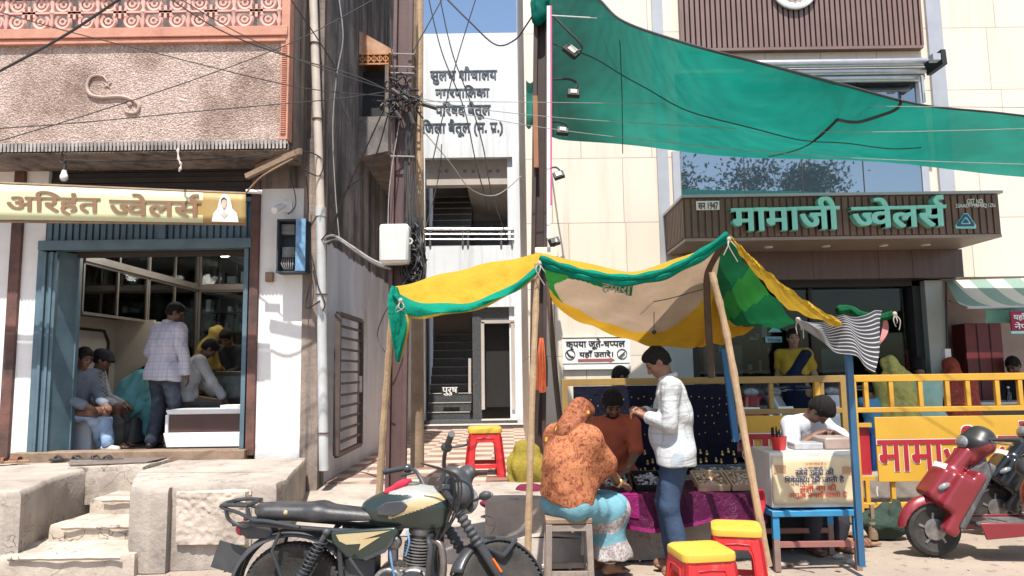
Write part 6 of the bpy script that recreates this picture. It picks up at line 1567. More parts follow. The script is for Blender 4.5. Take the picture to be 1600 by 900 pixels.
for sx in (-1, 1):
    for yy_ in (5.52, 5.77):
        b = MB(); b.bar((wsx + sx * .155, yy_, 0), (wsx + sx * .145, yy_, .434), .045, .04); b.build('leg', mw2, ws, bevel=.004)
b = MB()
for yy_ in (5.52, 5.77): b.box(wsx - .13, wsx + .13, yy_ - .012, yy_ + .012, .385, .43); b.box(wsx - .13, wsx + .13, yy_ - .012, yy_ + .012, .06, .10)
for sx in (-1, 1): b.box(wsx + sx * .14 - .012, wsx + sx * .14 + .012, 5.55, 5.74, .09, .13)
b.build('stretcher', mw2, ws)

# ================================================================ repair stall: blue table, showcase, banner
m_tblue = mat('table_blue', (.025, .22, .42), (.03, .16, .30), 6, .4, .7, .5, streak=(.25, .16, .13), sw=(.6, .78))
m_tworn = mat('table_worn_leg', (.26, .17, .14), (.18, .12, .10), 6, rough=.8)
rt = thing('repair_table', 'blue painted steel table with rusty legs carrying the jewellery repair showcase', 'table', P(1275, 880, 5.9))
ta, tb_ = X(1207, 5.8, 810), X(1346, 5.8, 810); TZ = Z(798, 5.8, 1275)
b = MB(); b.box(ta, tb_, 5.80, 6.35, TZ - .045, TZ); b.build('tabletop', m_tblue, rt, bevel=.005)
for sx, x in ((0, ta + .03), (1, tb_ - .03)):
    for yy_ in (5.83, 6.32):
        b = MB(); b.bar((x, yy_, .24), (x, yy_, TZ - .046), .05, .04); b.bar((x, yy_, 0), (x, yy_, .239), .045, .038, 1); b.build('leg', [m_tblue, m_tworn], rt)
b = MB(); m_rail = mat('worn_red_rail', (.30, .10, .09), (.22, .12, .1), 6)
for yy_ in (5.82, 6.30): b = MB(); b.box(ta + .056, tb_ - .056, yy_, yy_ + .03, .175, .215); b.build('rail', m_rail, rt)
sc_t = thing('repair_showcase', 'white wooden showcase box on the blue repair table with clutter on its top', 'showcase', P(1265, 795, 5.85))
ha, hb = X(1204, 5.84, 745), X(1344, 5.84, 745); hz0, hz1 = TZ + .004, Z(706, 5.84, 1270)
b = MB(); b.box(ha, hb, 5.84, 6.30, hz0 + .012, hz1); b.build('case_body', mat('dirty_white_paint', (.66, .63, .58), (.5, .47, .43), 4, .4, .75, .6, speck=(.3, .24, .2), speck_at=(.7, .76), speck_scale=8), sc_t, bevel=.008)
b = MB(); b.box(ha + .02, ha + .07, 5.86, 6.28, hz0 - .0, hz0 + .011); b.box(hb - .07, hb - .02, 5.86, 6.28, hz0, hz0 + .011); b.build('case_foot', m_wood, sc_t)
rbn = thing('repair_banner', 'cream banner with blue and red repair lettering on the front of the showcase', 'banner', P(1268, 788, 5.82))
b = MB(); r0, r1, r2, r3 = rect(1207, 713, 1336, 787, 5.825)
b.grid(lambda u, v: (r0 + (r1 - r0) * u, 5.825 + .006 * math.sin(9 * u) * math.sin(7 * v), r2 + (r3 - r2) * v - .006 * math.sin(8 * u) * (1 - v)), 24, 8); b.build('banner_sheet', mat('cream_banner', (.62, .52, .33), (.50, .39, .24), 3, .35, .7, .6, streak=(.36, .24, .15), sw=(.66, .86)), rbn, solid=.004)
b = MB()
for (x, y) in ((1219, 733), (1325, 735)): b.grid(lambda u, v: P(x - 9 + 18 * u, y + 6 - 12 * v, 5.815), 2, 2)
b.build('jewel_print', mat('jewel_print', (.45, .30, .16), (.32, .16, .1), 60), rbn)
m_ink = mat('navy_ink', (.03, .045, .14)); m_inkr = mat('red_ink', (.55, .07, .04))
for i, (tok, x0_, x1_, m_) in enumerate(((['सोने', ' ', 'चाँदी', ' ', 'की'], 1243, 1303, m_ink), (['िर', 'पेय', 'िर', 'ं', 'ग', ' ', 'की', ' ', 'जाती', ' ', 'है'], 1226, 1319, m_ink), (['राशी', ' ', 'नग', ' ', 'की'], 1250, 1307, m_inkr), (['अंगुठी', ' ', 'बनाई', ' ', 'जाती', ' ', 'है'], 1232, 1324, m_inkr))):
    write('banner_lettering', tok, (x0_, 731 + i * 12.2, x1_, 743 + i * 12.2), 5.812, m_, rbn, .003, .010)
write('banner_lettering', ['।। जय माता दी ।।'], (1259, 722, 1291, 727), 5.812, m_inkr, rbn, .002, .01)
b = MB(); p = P(1221, 700, 5.95); b.lathe([(.05, 0), (.062, .10), (.066, .105), (.06, .105), (.048, .004)], (p.x, 6.0, hz1 + .002), (0, 0, 1), 20); tag(b.build('red_cup', m_sred), 'red plastic tub of tools on the repair showcase', 'tub')
b = MB(); rr = random.Random(8)
for i in range(9): x = p.x + rr.uniform(-.04, .04); yy_ = 6.0 + rr.uniform(-.03, .03); b.tube([(x, yy_, hz1 + .01), (x + rr.uniform(-.03, .03), yy_, hz1 + .14 + rr.random() * .05)], .006, 5)
tag(b.build('hand_tool', m_black), 'bunch of dark hand tools standing in the red tub', 'tools')
b = MB(); x0_, x1_ = X(1290, 5.95, 700), X(1335, 5.95, 700); b.box(x0_, x1_, 5.95, 6.22, hz1 + .002, hz1 + .095); tag(b.build('plastic_box', mat('clear_brown_box', (.36, .28, .24), (.3, .22, .19), 5, rough=.25), bevel=.015), 'translucent brownish plastic box on the repair showcase beside the blue pole', 'box')
b = MB(); b.box(X(1240, 6, 700), X(1285, 6, 700), 5.97, 6.15, hz1 + .002, hz1 + .055); tag(b.build('plastic_box', mat('clear_grey_box', (.42, .43, .45), (.3, .3, .32), 9, rough=.2), bevel=.01), 'low clear grey plastic box on the showcase in front of the repair man', 'box')
b = MB(); cx_ = X(1245, 6.5, 830); b.box(cx_ - .2, cx_ + .28, 6.5, 6.85, .01, .30)
for i in range(5): b.box(cx_ - .205, cx_ + .285, 6.49, 6.499, .03 + i * .055, .055 + i * .055)
tag(b.build('plastic_crate', m_black, bevel=.004), 'black plastic crate in the shade under the blue repair table', 'crate')
sk = SDF(); p = G0(1385, 838, 0); sk.ell((p.x, p.y, .10), (.20, .14, .13), k=.08); sk.ell((p.x + .06, p.y, .2), (.12, .10, .12), k=.08); sk.ell((p.x - .12, p.y - .02, .12), (.1, .1, .12), k=.05); sk.plane((0, 0, .004), (0, 0, -1))
o = sdf_obj('tool_bag', sk, cloth('dark_green_bag', (.04, .065, .05), (.03, .045, .036), 5, 0), None, .012, folds(.018, 8, 30, 20)); tag(o, 'slumped dark green canvas bag on the road behind the blue table leg', 'bag')
b = MB(); b.lathe([(.04, 0), (.04, .15)], G0(1365, 842, 0) , (0, 0, 1), 10); b.bar(G0(1365, 842, 0) + V((0, 0, .151)), G0(1365, 842, 0) + V((0, 0, .30)), .03); tag(b.build('wooden_mallet', m_wood), 'wooden block and mallet upright on the road before the green bag', 'mallet')
b = MB(); rr = random.Random(21)
for i in range(260):
    p = V((rr.uniform(-4, 5), rr.uniform(4.2, 7.4), 0)); b.ball(p, (rr.uniform(.004, .016), rr.uniform(.004, .014), rr.uniform(.003, .009)), 3)
for q in ((1222, 884), (1255, 882), (1310, 872), (1330, 880), (1345, 885)): b.ball(G0(*q) + V((0, 0, .01)), (.05, .03, .022), 5)
kind(b.build('rubble', m_conc2), 'stuff')
b = MB()
for (x, y, c_) in ((352, 893, 0), (838, 893, 0), (850, 885, 0), (1310, 893, 1), (1080, 873, 1), (905, 858, 0), (480, 760, 1), (560, 800, 0), (870, 880, 0)):
    p = G0(x, y); a_ = x * .7; b.add([p + V((.03 * math.cos(a_), .03 * math.sin(a_), .006)), p + V((.02 * math.cos(a_ + 1.7), .03 * math.sin(a_ + 1.7), .018)), p + V((-.03 * math.cos(a_), -.03 * math.sin(a_), .008)), p + V((.02 * math.cos(a_ - 1.5), .03 * math.sin(a_ - 1.5), .014))], [(0, 1, 2, 3)], c_)
kind(b.build('litter', [m_white, m_cb]), 'stuff')
b = MB(); b.bar(G0(1207, 885), G0(1240, 884), .03, .03); tag(b.build('iron_bar', m_rust), 'short iron bar lying by the foot of the bamboo pole', 'bar')
b = MB(); b.grid(lambda u, v: P(1184 + 9 * u + 3 * math.sin(5 * v), 765 + 60 * v, 5.75 + .04 * math.sin(6 * v)), 5, 12); tag(b.build('red_rag', cloth('red_rag', (.4, .02, .04), None, 5, 0), solid=.01), 'red rag hanging beside the leaning bamboo pole and the showcase', 'rag')

# ================================================================ things along the showroom front
m_awn = None
def awn():
    g = G('striped_awning'); s = g.sep(g.co()); f = g.ramp(g.math('FRACT', g.math('MULTIPLY', s[0], 2.3)), (.48, 0), (.5, 1)); col = g.mix(f, (.62, .62, .52), (.24, .36, .30)); g.fin(col, .8)
    tr = g.n('ShaderNodeBsdfTranslucent'); g.L(col, tr.inputs[0]); m1 = g.n('ShaderNodeMixShader'); m1.inputs[0].default_value = .3; g.L(g.b.outputs[0], m1.inputs[1]); g.L(tr.outputs[0], m1.inputs[2]); g.L(m1.outputs[0], g.o.inputs[0]); return g.m
aw = thing('shop_awning', 'green and cream striped cloth awning over the side bay of the showroom', 'awning', P(1540, 505, 8.6))
m_awn = awn(); a1_, a2_, a3_, a4_ = P(1478, 438, CY - .02), P(1680, 432, CY - .02), P(1690, 477, 8.5), P(1512, 480, 8.5)
b = MB(); b.grid(lambda u, v: a4_.lerp(a3_, u).lerp(a1_.lerp(a2_, u), v) - V((0, 0, .10 * math.sin(math.pi * v))), 20, 10); b.build('awning_cloth', m_awn, aw)
b = MB(); b.grid(lambda u, v: P(1540 + 150 * u, 505 - 26 * v, 8.5 + .03 * math.sin(9 * u)), 20, 4); b.build('awning_valance', cloth('green_valance', (.16, .34, .25), None, 4), aw)
b = MB(); b.tube([P(1512, 481, 8.5), P(1690, 478, 8.5)], .015, 6); b.tube([P(1482, 470, CY - .03), P(1512, 481, 8.5)], .012, 6); b.build('awning_rod', m_alu, aw)
rs = thing('hanging_sign', 'small maroon sign with white lettering hung from the awning edge', 'sign', P(1592, 520, 8.4))
b = MB(); b.pbox(1580, 486, 1640, 517, 8.42, .02); b.build('sign_board', mat('maroon_board', (.30, .02, .06)), rs); b = MB(); b.pbox(1580, 517, 1640, 521, 8.42, .02); b.build('sign_base', m_mint, rs)
write('sign_lettering', ['यहाँ', ' ', 'पर'], (1583, 489, 1618, 501), 8.415, m_white, rs, .003, .02); write('sign_lettering', ['नेपाली'], (1585, 503, 1625, 514), 8.415, m_white, rs, .003, .02)
rd = thing('red_cabinet', 'dark red panelled cabinet in the side bay under the awning', 'cabinet', P(1540, 600, CY + .5))
b = MB(); b.pbox(1512, 505, 1570, 640, CY + .45, .3); b.build('cabinet_body', mat('dark_red', (.14, .015, .02), (.10, .012, .015), 4, rough=.5), rd, bevel=.01)
b = MB()
for px_ in (1531, 1551): b.pbox(px_, 507, px_ + 1.2, 638, CY + .44, .008)
b.build('cabinet_groove', m_black, rd)
b = MB(); b.pbox(1418, 545, 1452, 605, CY + .9, .05); tag(b.build('red_curtain', cloth('red_beads', (.16, .02, .03), (.1, .015, .02), 20, 0)), 'dark red bead strings hanging inside the showroom door', 'curtain')
so = thing('socket_box', 'pale electric socket box and conduit on the greenish pillar', 'socket', P(1480, 560, CY - .1))
b = MB(); b.pbox(1477, 545, 1486, 560, CY - .1, .04); b.build('socket', m_white, so); b = MB(); b.tube([P(1480, 545, CY - .08), P(1478, 440, CY - .08)], .012, 6); b.build('conduit', m_cable, so)
bt = thing('water_bottle', 'small grey bottle standing on the glass cabinet by the barricade', 'bottle', P(1577, 625, 9.2)); p = P(1577, 627, 9.2)
MB().lathe([(.03, 0), (.032, .1), (.012, .13), (.012, .16)], p, (0, 0, 1), 12).build('bottle_body', m_caseglass, bt); MB().lathe([(.014, .161), (.014, .18)], p, (0, 0, 1), 10).build('bottle_cap', m_white, bt)
gc = thing('glass_showcase', 'low glass showcase behind the barricade beside the seated customers', 'showcase', P(1560, 645, 9.2)); b = MB(); b.pbox(1515, 628, 1640, 632, 9.1, .5); b.build('showcase_top', m_alu, gc); b = MB(); b.pbox(1516, 632, 1640, 650, 9.12, .45); b.build('showcase_front', m_dglass, gc)
# sticker and welcome plate on the glass
st_ = thing('glass_sticker', 'pale blue welcome plate and hallmark badge stuck inside the showroom glass', 'sticker', P(1211, 530, CY + .18))
b = MB(); b.pbox(1196, 526, 1222, 535, CY + .17, .01); b.prism([P(x, y, CY + .18) for x, y in ((1208, 511), (1214, 511), (1222, 519), (1200, 519))], (0, .01, 0)); b.build('plate', mat('pale_blue', (.25, .50, .55)), st_)
write('plate_lettering', ['Welcome'], (1199, 527.5, 1219, 534), CY + .168, m_blue, st_, .002, .01)
# ================================================================ people
m_skin = mat('brown_skin', (.23, .115, .07), (.19, .092, .056), 12, rough=.5); m_skin2 = mat('dark_skin', (.16, .078, .048), (.13, .062, .04), 12, rough=.5)
m_eye = mat('dark_brow', (.015, .011, .01), rough=.4); m_lip = mat('brown_lip', (.19, .075, .055), rough=.5); m_hair = mat('black_hair', (.009, .008, .008), (.018, .016, .016), 60, rough=.7, spec=.15, bump=.6, bscale=90)
def plaid(name, base, line, per=.075, line2=None, ang=0, fine=0):
    g = G(name); s = g.sep(g.co(rot=(0, ang, 0)))
    def ln(ax, w0, w1): return g.ramp(g.math('FRACT', g.math('DIVIDE', s[ax], per)), (w0, 0), (w0 + .02, 1), (w1, 1), (w1 + .02, 0))
    f = g.math('MAXIMUM', ln(0, .1, .22), ln(2, .3, .42)); col = g.mix(g.math('MULTIPLY', f, .75), base, line)
    if line2: col = g.mix(g.math('MULTIPLY', g.math('MAXIMUM', ln(0, .6, .9), ln(2, .7, .95)), .4), col, line2)
    col = g.mix(g.ramp(g.noise(g.co(), 6, 5), (.4, 0), (.75, .35)), col, tuple(x * .8 for x in base))
    g.bump(g.math('ADD', g.noise(g.co((1, 1, .6)), 7, 2, .5, 1.2), g.noise(g.co((.7, .7, 1.4)), 5, 2, .5, 2.5)), .4, .03); return g.fin(col, .85, 0, .2)
def floral(name, a, b_, c, sc_=26):
    g = G(name); co = g.co(); n = g.noise(co, sc_ * 1.3, 5, .7, 1.5); col = g.mix(g.ramp(n, (.42, 0), (.5, 1)), a, b_)
    v = g.voro(co, sc_ * .55); col = g.mix(g.ramp(v, (.10, 1), (.2, 0)), col, c)
    col = g.mix(g.ramp(g.noise(g.co(loc=(2, 8, 1)), 7, 4, .6), (.5, 0), (.62, .55)), col, tuple(x * .55 for x in a))
    v2 = g.voro(g.co(loc=(5, 3, 1)), 5.5, 'F1', 'Distance'); col = g.mix(g.ramp(v2, (.09, 1), (.11, 0)), col, (.62, .36, .05)); col = g.mix(g.ramp(v2, (.035, 1), (.045, 0)), col, (.35, .06, .05))
    g.bump(g.math('ADD', g.noise(co, 7, 3, .5, 1), g.noise(co, 16, 3)), .35, .02); return g.fin(col, .8, 0, .2)
def plain(name, c, c2=None, r=.85): return mat(name, c, c2 or tuple(x * .7 for x in c), 7, .35, .75, r, bump=.45, bscale=6, spec=.2, bdist=.04, speck=tuple(x * .8 for x in c), speck_scale=20)
def person(label, loc, rz, group=None): return thing('person', label, 'person', loc, R(rz), group)
m_shoe = mat('black_shoe', (.03, .026, .025), rough=.4)

# woman in the orange shawl
lx = wsx + .0
p1 = person('woman in an orange patterned shawl and teal sari seated on the wooden stool', (lx, 5.66, 0), -48)
B_ = Body(H=1.60, hz=.575, lean=6, curl=8, head=(26, -10), female=True, hl=(-.12, .42, .70), hr=(.14, .52, .60), fl=(-.06, .40, .075), fr=(.09, .36, .075), kl=(-.05, 1, .6), kr=(.1, 1, .6), er=(.6, -.5, -.9), el=(-.6, -.5, -.8), grip=.35, hdr=(-.1, .9, -.3), pl=(.1, 1, 0), pr=(.35, 1, 0))
B_.body(p1, m_skin, m_eye, m_lip, .008)
S = SDF(); q = B_.k
for i in (0, 1): S.cap(B_.hip[i], B_.kn[i], .118, .092, k=.08); S.cap(B_.kn[i], B_.an[i], .105, .115, k=.09)
S.cap(B_.hip[0], B_.hip[1], .125, k=.08); S.cap(B_.kn[0], B_.kn[1], .10, k=.09); S.cap(B_.an[0] + V((0, .02, .06)), B_.an[1] + V((.04, .07, .05)), .10, k=.09); S.cap((B_.kn[0] + B_.kn[1]) / 2, (B_.an[0] + B_.an[1]) / 2, .11, .12, k=.09); S.cap(B_.pel, B_.pel + B_.up1 * .1, .13, k=.06)
S.plane((0, 0, .115), (0, 0, -1)); S.plane(B_.pel + B_.up1 * .17, B_.up1)
def sarimat(c):
    z, y, x = c[:, 2], c[:, 1], c[:, 0]; m = np.zeros(len(c)); n_ = .02 * np.sin(18 * x + 11 * y)
    m[(z < .235 + n_) & (y > .22)] = 1; m[(np.abs(z - .43 - .8 * (y - .36) + n_) < .055) & (y > .16) & (z < .60)] = 1
    return m
m_teal = floral('teal_sari', (.16, .34, .40), (.22, .40, .45), (.30, .46, .50), 30); m_teal = plain('teal_silk', (.17, .36, .42), (.11, .26, .32))
g = G('silver_border'); m_silver = g.fin(g.mix(g.ramp(g.noise(g.co(), 60, 4, .7), (.42, 0), (.58, 1)), (.50, .47, .45), (.24, .20, .20)), .6)
sdf_obj('sari', S, [m_teal, m_silver], p1, .008, folds(.009, 4, 12, 20), sarimat)
S = SDF(); rot = np.array([list(B_.hr), list(B_.hf), list(B_.hu)]).T
B_.torso(S, .02, .06); 
for i in (0, 1): B_.arm(S, i, .03, .035, upto=1.25 if i == 0 else 1.08, k=.11); S.cap(B_.sh[i], B_.hip[i] + V((0, 0, .12)), .075, .11, k=.12); S.cap(B_.el[i].lerp(B_.sh[i], .3), B_.chest - B_.fw * .05, .07, .12, k=.1); S.cap(B_.el[i], B_.pel + V((0, -.02, .12)), .06, .12, k=.1)
S.cap(B_.hc - B_.hf * .05, B_.neck - B_.fw * .03, .08, .085, k=.06)
S.cap(B_.neck - B_.up * .06 - B_.fw * .02, B_.chest - B_.fw * .03, .11, .13, k=.07); S.cap(B_.chest - B_.fw * .02, B_.pel + V((.02, .0, .06)), .13, .145, k=.06); S.cap(B_.el[1] + V((-.03, 0, -.02)), B_.pel + V((.15, .06, .10)), .06, .06, k=.06)
S.ell(B_.hc - B_.hu * .02 + B_.hf * .10, (.075, .085, .11), rot, k=.02, op='s')
S.plane(B_.pel + V((0, 0, .02)), (-.25, .1, -1))
sdf_obj('shawl', S, floral('orange_print', (.20, .05, .03), (.42, .165, .075), (.32, .10, .05), 20), p1, .008, lambda x, y, z: .006 * (1 - np.abs(np.sin(30 * (z - .45 * x + .25 * y) + 1.5 * np.sin(6 * x + 4 * z)))) * np.clip(1.2 - z, 0, 1) + .0 * (x + y + z))
S = SDF(); S.ell(B_.hc + B_.hu * .022 - B_.hf * .018, (.093, .112, .113), rot, k=.03); S.cap(B_.hc - B_.hu * .05 - B_.hf * .05, B_.neck - B_.fw * .05, .085, .10, k=.05); S.cap(B_.neck - B_.fw * .02 - B_.rt * .05 - B_.up * .03, B_.neck - B_.fw * .02 + B_.rt * .05 - B_.up * .03, .085, k=.09); S.ell(B_.hc - B_.hu * .02 + B_.hf * .10, (.072, .085, .108), rot, k=.02, op='s')
sdf_obj('head_scarf', S, floral('brown_print', (.15, .035, .022), (.30, .115, .055), (.22, .07, .035), 18), p1, .008, folds(.006, 6, 30, 14))
b = MB(); a = B_.wr[1]; b.torus(a - B_.hd[1] * .03, B_.hd[1], .034, .006, 18, 6); b.torus(a - B_.hd[1] * .045, B_.hd[1], .035, .005, 18, 6); b.build('bangle', m_gold, p1, local=True)
b = MB(); b.torus(B_.an[1] + V((0, 0, .01)), (0, 0, 1), .045, .006, 18, 6); b.build('anklet', mat('silver', (.6, .6, .6), metal=.8, rough=.3), p1, local=True)

# jeweller in the orange T-shirt, cross-legged behind the trays
p2 = person('man in a rust orange T-shirt sitting cross-legged behind the stall, head bowed', (X(957, 6.92, 690), 6.92, PLZ), 174)
B_ = Body(H=1.68, hz=.12, lean=4, curl=8, head=(26, 8), hl=(-.10, .40, .20), hr=(.14, .38, .20), fl=(.16, .26, .06), fr=(-.16, .32, .06), kl=(-1, .6, .12), kr=(1, .6, .12), el=(-.9, -.3, -.5), er=(.9, -.3, -.5), grip=.6, pl=(1, .1, 0), pr=(-1, .1, 0), hdl=(.6, .7, -.1), hdr=(-.6, .7, -.1))
B_.body(p2, m_skin2, m_eye, m_lip, .008, beard='full'); B_.hair(p2, m_hair, vol=.02)
m_rustt = plain('rust_tshirt', (.40, .10, .055), (.30, .07, .04)); B_.shirt(p2, m_rustt, sleeve=.92, hem=-.02, g=.018, res=.009, seed=6); B_.trousers(p2, plain('black_trousers', (.02, .02, .022)), res=.01, seed=3)
write('shirt_lettering', ['happy day'], (950, 697, 968, 701), 6.70, mat('pale_print', (.5, .25, .2)), p2, .003) if False else None

# standing man in the pale checked shirt
p3 = person('man standing in a pale checked shirt and blue trousers, raising his hands over the stall', (X(1062, 5.85, 880), 5.85, 0), 82)
B_ = Body(H=1.70, lean=-2, curl=12, head=(26, 4), hl=(-.03, .22, 1.18), hr=(.06, .23, 1.21), fl=(-.09, -.02, .085), fr=(.10, .03, .085), el=(-.7, -.5, -.8), er=(.9, -.3, -.6), belly=.03, grip=.95, hdl=(.35, .75, .3), hdr=(-.35, .8, .35), kl=(-.1, 1, 0), kr=(.1, 1, 0))
B_.body(p3, m_skin, m_eye, m_lip, .007); B_.hair(p3, m_hair, vol=.008, res=.006)
m_pale = plaid('pale_check_shirt', (.50, .51, .51), (.30, .36, .41), .085, (.40, .43, .45))
B_.shirt(p3, m_pale, sleeve=1.84, hem=-.12, g=.018, amp=.008, seed=9, res=.008); B_.collar(p3, m_pale)
B_.trousers(p3, plain('slate_trousers', (.05, .08, .14), (.035, .06, .105)), g=.014, seed=5, wide=.02, amp=.008); B_.shoes(p3, m_sbrown)

# repair man in white
p4 = person('man in a white T-shirt bent over the repair showcase with lowered head', (X(1236, 6.72, 690), 6.72, 0), 205)
B_ = Body(H=1.72, hz=.60, lean=14, curl=18, head=(40, 14), hl=(-.10, .40, .97), hr=(.10, .38, .97), fl=(-.12, .35, .08), fr=(.14, .30, .08), kl=(-.2, 1, .6), kr=(.2, 1, .6), grip=.8, el=(-1, -.1, -.5), er=(1, -.1, -.5))
B_.body(p4, m_skin2, m_eye, m_lip, .008, beard='moustache'); B_.hair(p4, m_hair, vol=.014)
m_wt = plain('white_tshirt', (.50, .51, .54), (.42, .43, .46)); B_.shirt(p4, m_wt, sleeve=.9, hem=-.04, g=.022, seed=3, res=.009, amp=.011); B_.trousers(p4, plain('dark_trousers', (.05, .05, .06)), res=.012)
b = MB(); sx_ = X(1236, 6.72, 690); b.box(sx_ - .16, sx_ + .16, 6.6, 6.9, .44, .48)
for ax_ in (-.13, .13):
    for ay_ in (6.63, 6.87): b.box(sx_ + ax_ - .02, sx_ + ax_ + .02, ay_ - .02, ay_ + .02, 0, .439)
tag(b.build('low_stool', m_wood), 'low wooden stool under the man bent over the repair showcase', 'stool')

def sit(label, px, Y, z0, rz, top, bottom, seat=.40, H=1.66, lean=6, curl=10, head=(12, 0), hands=None, veil=None, hairm=m_hair, skin=m_skin2, female=False, sleeve=1.85, res=.012, feet=None, long=0, cap=None, **kw):
    t = person(label, (X(px, Y, 620), Y, z0), rz); hh = hands or ((-.12, .40, seat + .22), (.12, .40, seat + .22)); ff = feet or ((-.11, .40, .08), (.11, .40, .08))
    b_ = Body(H=H, hz=seat + .11, lean=lean, curl=curl, head=head, hl=hh[0], hr=hh[1], fl=ff[0], fr=ff[1], kl=(-.15, 1, .6), kr=(.15, 1, .6), female=female, **kw)
    b_.body(t, skin, m_eye, m_lip, res, fine=res < .013)
    b_.trousers(t, bottom, res=res, seed=int(px)); b_.shirt(t, top, sleeve, -.03, .02, res=res, seed=int(px) + 1)
    if veil is not None:
        S = SDF(); rot = np.array([list(b_.hr), list(b_.hf), list(b_.hu)]).T; b_.torso(S, .022, .05)
        S.ell(b_.hc + b_.hu * .02 - b_.hf * .025, (.10, .112, .118), rot, k=.05); S.cap(b_.hc - b_.hf * .045, b_.neck - b_.fw * .04, .075, .085, k=.04); S.cap(b_.neck - b_.fw * .04, b_.pel - b_.fw * .07 - V((0, 0, .05)), .11, .19, k=.08)
        for i in (0, 1): b_.arm(S, i, .025, .035, 1.1, k=.06); S.cap(b_.sh[i], b_.hip[i] + b_.rt * (.1 if i else -.1), .06, .12, k=.08)
        S.ell(b_.hc - b_.hu * .02 + b_.hf * .105, (.075, .08, .105), rot, k=.02, op='s'); S.plane((0, 0, b_.pel.z - .16), (0, 0, -1))
        sdf_obj('veil', S, veil, t, res, folds(.018, int(px), 16, 18))
    else: b_.hair(t, hairm, .01, long)
    if cap is not None:
        S = SDF(); rot = np.array([list(b_.hr), list(b_.hf), list(b_.hu)]).T; S.ell(b_.hc + b_.hu * .065 - b_.hf * .015, (.10, .118, .07), rot, k=.03); S.ell(b_.hc + b_.hu * .03 + b_.hf * .08, (.085, .06, .03), rot, k=.03); sdf_obj('cap', S, cap, t, .01)
    return t, b_
m_navy = plain('navy_cloth', (.03, .045, .09)); m_dk = plain('charcoal_cloth', (.03, .03, .034)); m_jean = mat('denim', (.13, .22, .36), (.32, .40, .50), 5, .4, .66, .85, bump=.3); m_grey = plain('grey_trousers', (.14, .135, .13))
b = MB(); b.box(X(885, 8.8, 640), X(1078, 8.8, 640), 8.45, 9.34, 0, .66); tag(b.build('concrete_ledge', m_conc, bevel=.02), 'concrete ledge below the shoe notice where the man in black sits', 'ledge')
sit('man in dark clothes sitting below the shoe notice, seen above the barricade rail', 952, 8.75, .70, -60, m_dk, m_dk, seat=.0, feet=((-.3, .35, .08), (.3, .35, .08)), head=(8, -20))
PLN = .34
sit('child in a blue top seated beside the woman in the yellow veil', 1366, 9.0, PLN, 10, plain('sky_blue_top', (.12, .36, .58)), m_navy, seat=.34, H=1.15, head=(15, -30))
sit('woman under a long yellow green veil seated with her back to the barricade', 1406, 9.0, PLN, 4, plain('olive_blouse', (.38, .34, .06)), plain('yellow_sari', (.46, .42, .10)), seat=.44, veil=floral('yellow_veil', (.44, .40, .10), (.50, .47, .15), (.40, .34, .07), 18), female=True)
sit('man in a pale green shirt seated with his back to the barricade', 1447, 9.0, PLN, -6, plain('mint_shirt', (.36, .56, .46), (.30, .48, .40)), m_jean, seat=.42, head=(10, -15))
sit('woman under a red printed veil seated beside the greenish showroom pillar', 1492, 9.1, PLN, -25, plain('red_blouse', (.36, .06, .04)), plain('red_sari', (.34, .06, .04)), seat=.42, veil=floral('red_print', (.36, .075, .045), (.28, .05, .035), (.46, .2, .13), 22), female=True, lean=12)
sit('dark haired man at the edge of the photo behind the glass showcase', 1598, 9.8, PLN, 120, m_dk, m_dk, seat=.42)
m_sblue = mat('blue_plastic', (.03, .16, .50), rough=.35)
def bstool(px, Y, lab, mt):
    o = dup(s0, (X(px, Y, 640), Y, PLN), R(5), lab, 'stools of the seated customers')
    for c in o.children:
        for sl_ in c.material_slots: sl_.link = 'OBJECT'; sl_.material = mt
for q in ((1366, 9.02, 'blue plastic stool under the child', m_sblue), (1403, 9.03, 'blue plastic stool under the woman in the yellow veil', m_sblue), (1447, 9.03, 'red plastic stool under the man in the pale green shirt', m_sred), (1491, 9.14, 'red plastic stool under the woman in the red sari', m_sred)): bstool(*q)
b = MB(); b.box(X(1598, 9.8, 640) - .2, X(1598, 9.8, 640) + .2, 9.65, 9.98, PLN, PLN + .44); tag(b.build('dark_stool', m_dark), 'dark seat under the man at the edge of the photo', 'seat')

# mannequin figure of a woman printed on a standee inside the glass
t = thing('display_figure', 'life size standee of a woman in a yellow blouse and navy sari', 'standee', (X(1243, 9.42, 600), 9.42, .36), R(150))
B_ = Body(H=1.62, head=(0, 20), female=True, hl=(-.30, .05, .82), hr=(.2, .12, .86)); m_navys = plain('navy_sari', (.012, .02, .05))
B_.body(t, mat('print_skin', (.30, .18, .12)), m_eye, m_lip, .012); B_.hair(t, m_hair, .01, .12); B_.shirt(t, plain('yellow_blouse', (.42, .29, .035)), .6, .2, .02, res=.012, name='blouse')
S = SDF(); S.cap(B_.pel, B_.pel + V((0, 0, .2)), .15, .13, k=.1); S.cap((0, 0, .1), B_.pel, .22, .16, k=.1); S.cap(B_.sh[0] + V((0, .08, 0)), B_.hip[1] + V((0, .1, .1)), .06, .08, k=.06); S.plane((0, 0, .0), (0, 0, -1)); sdf_obj('sari', S, m_navys, t, .012, folds(.012, 2, 10, 26))

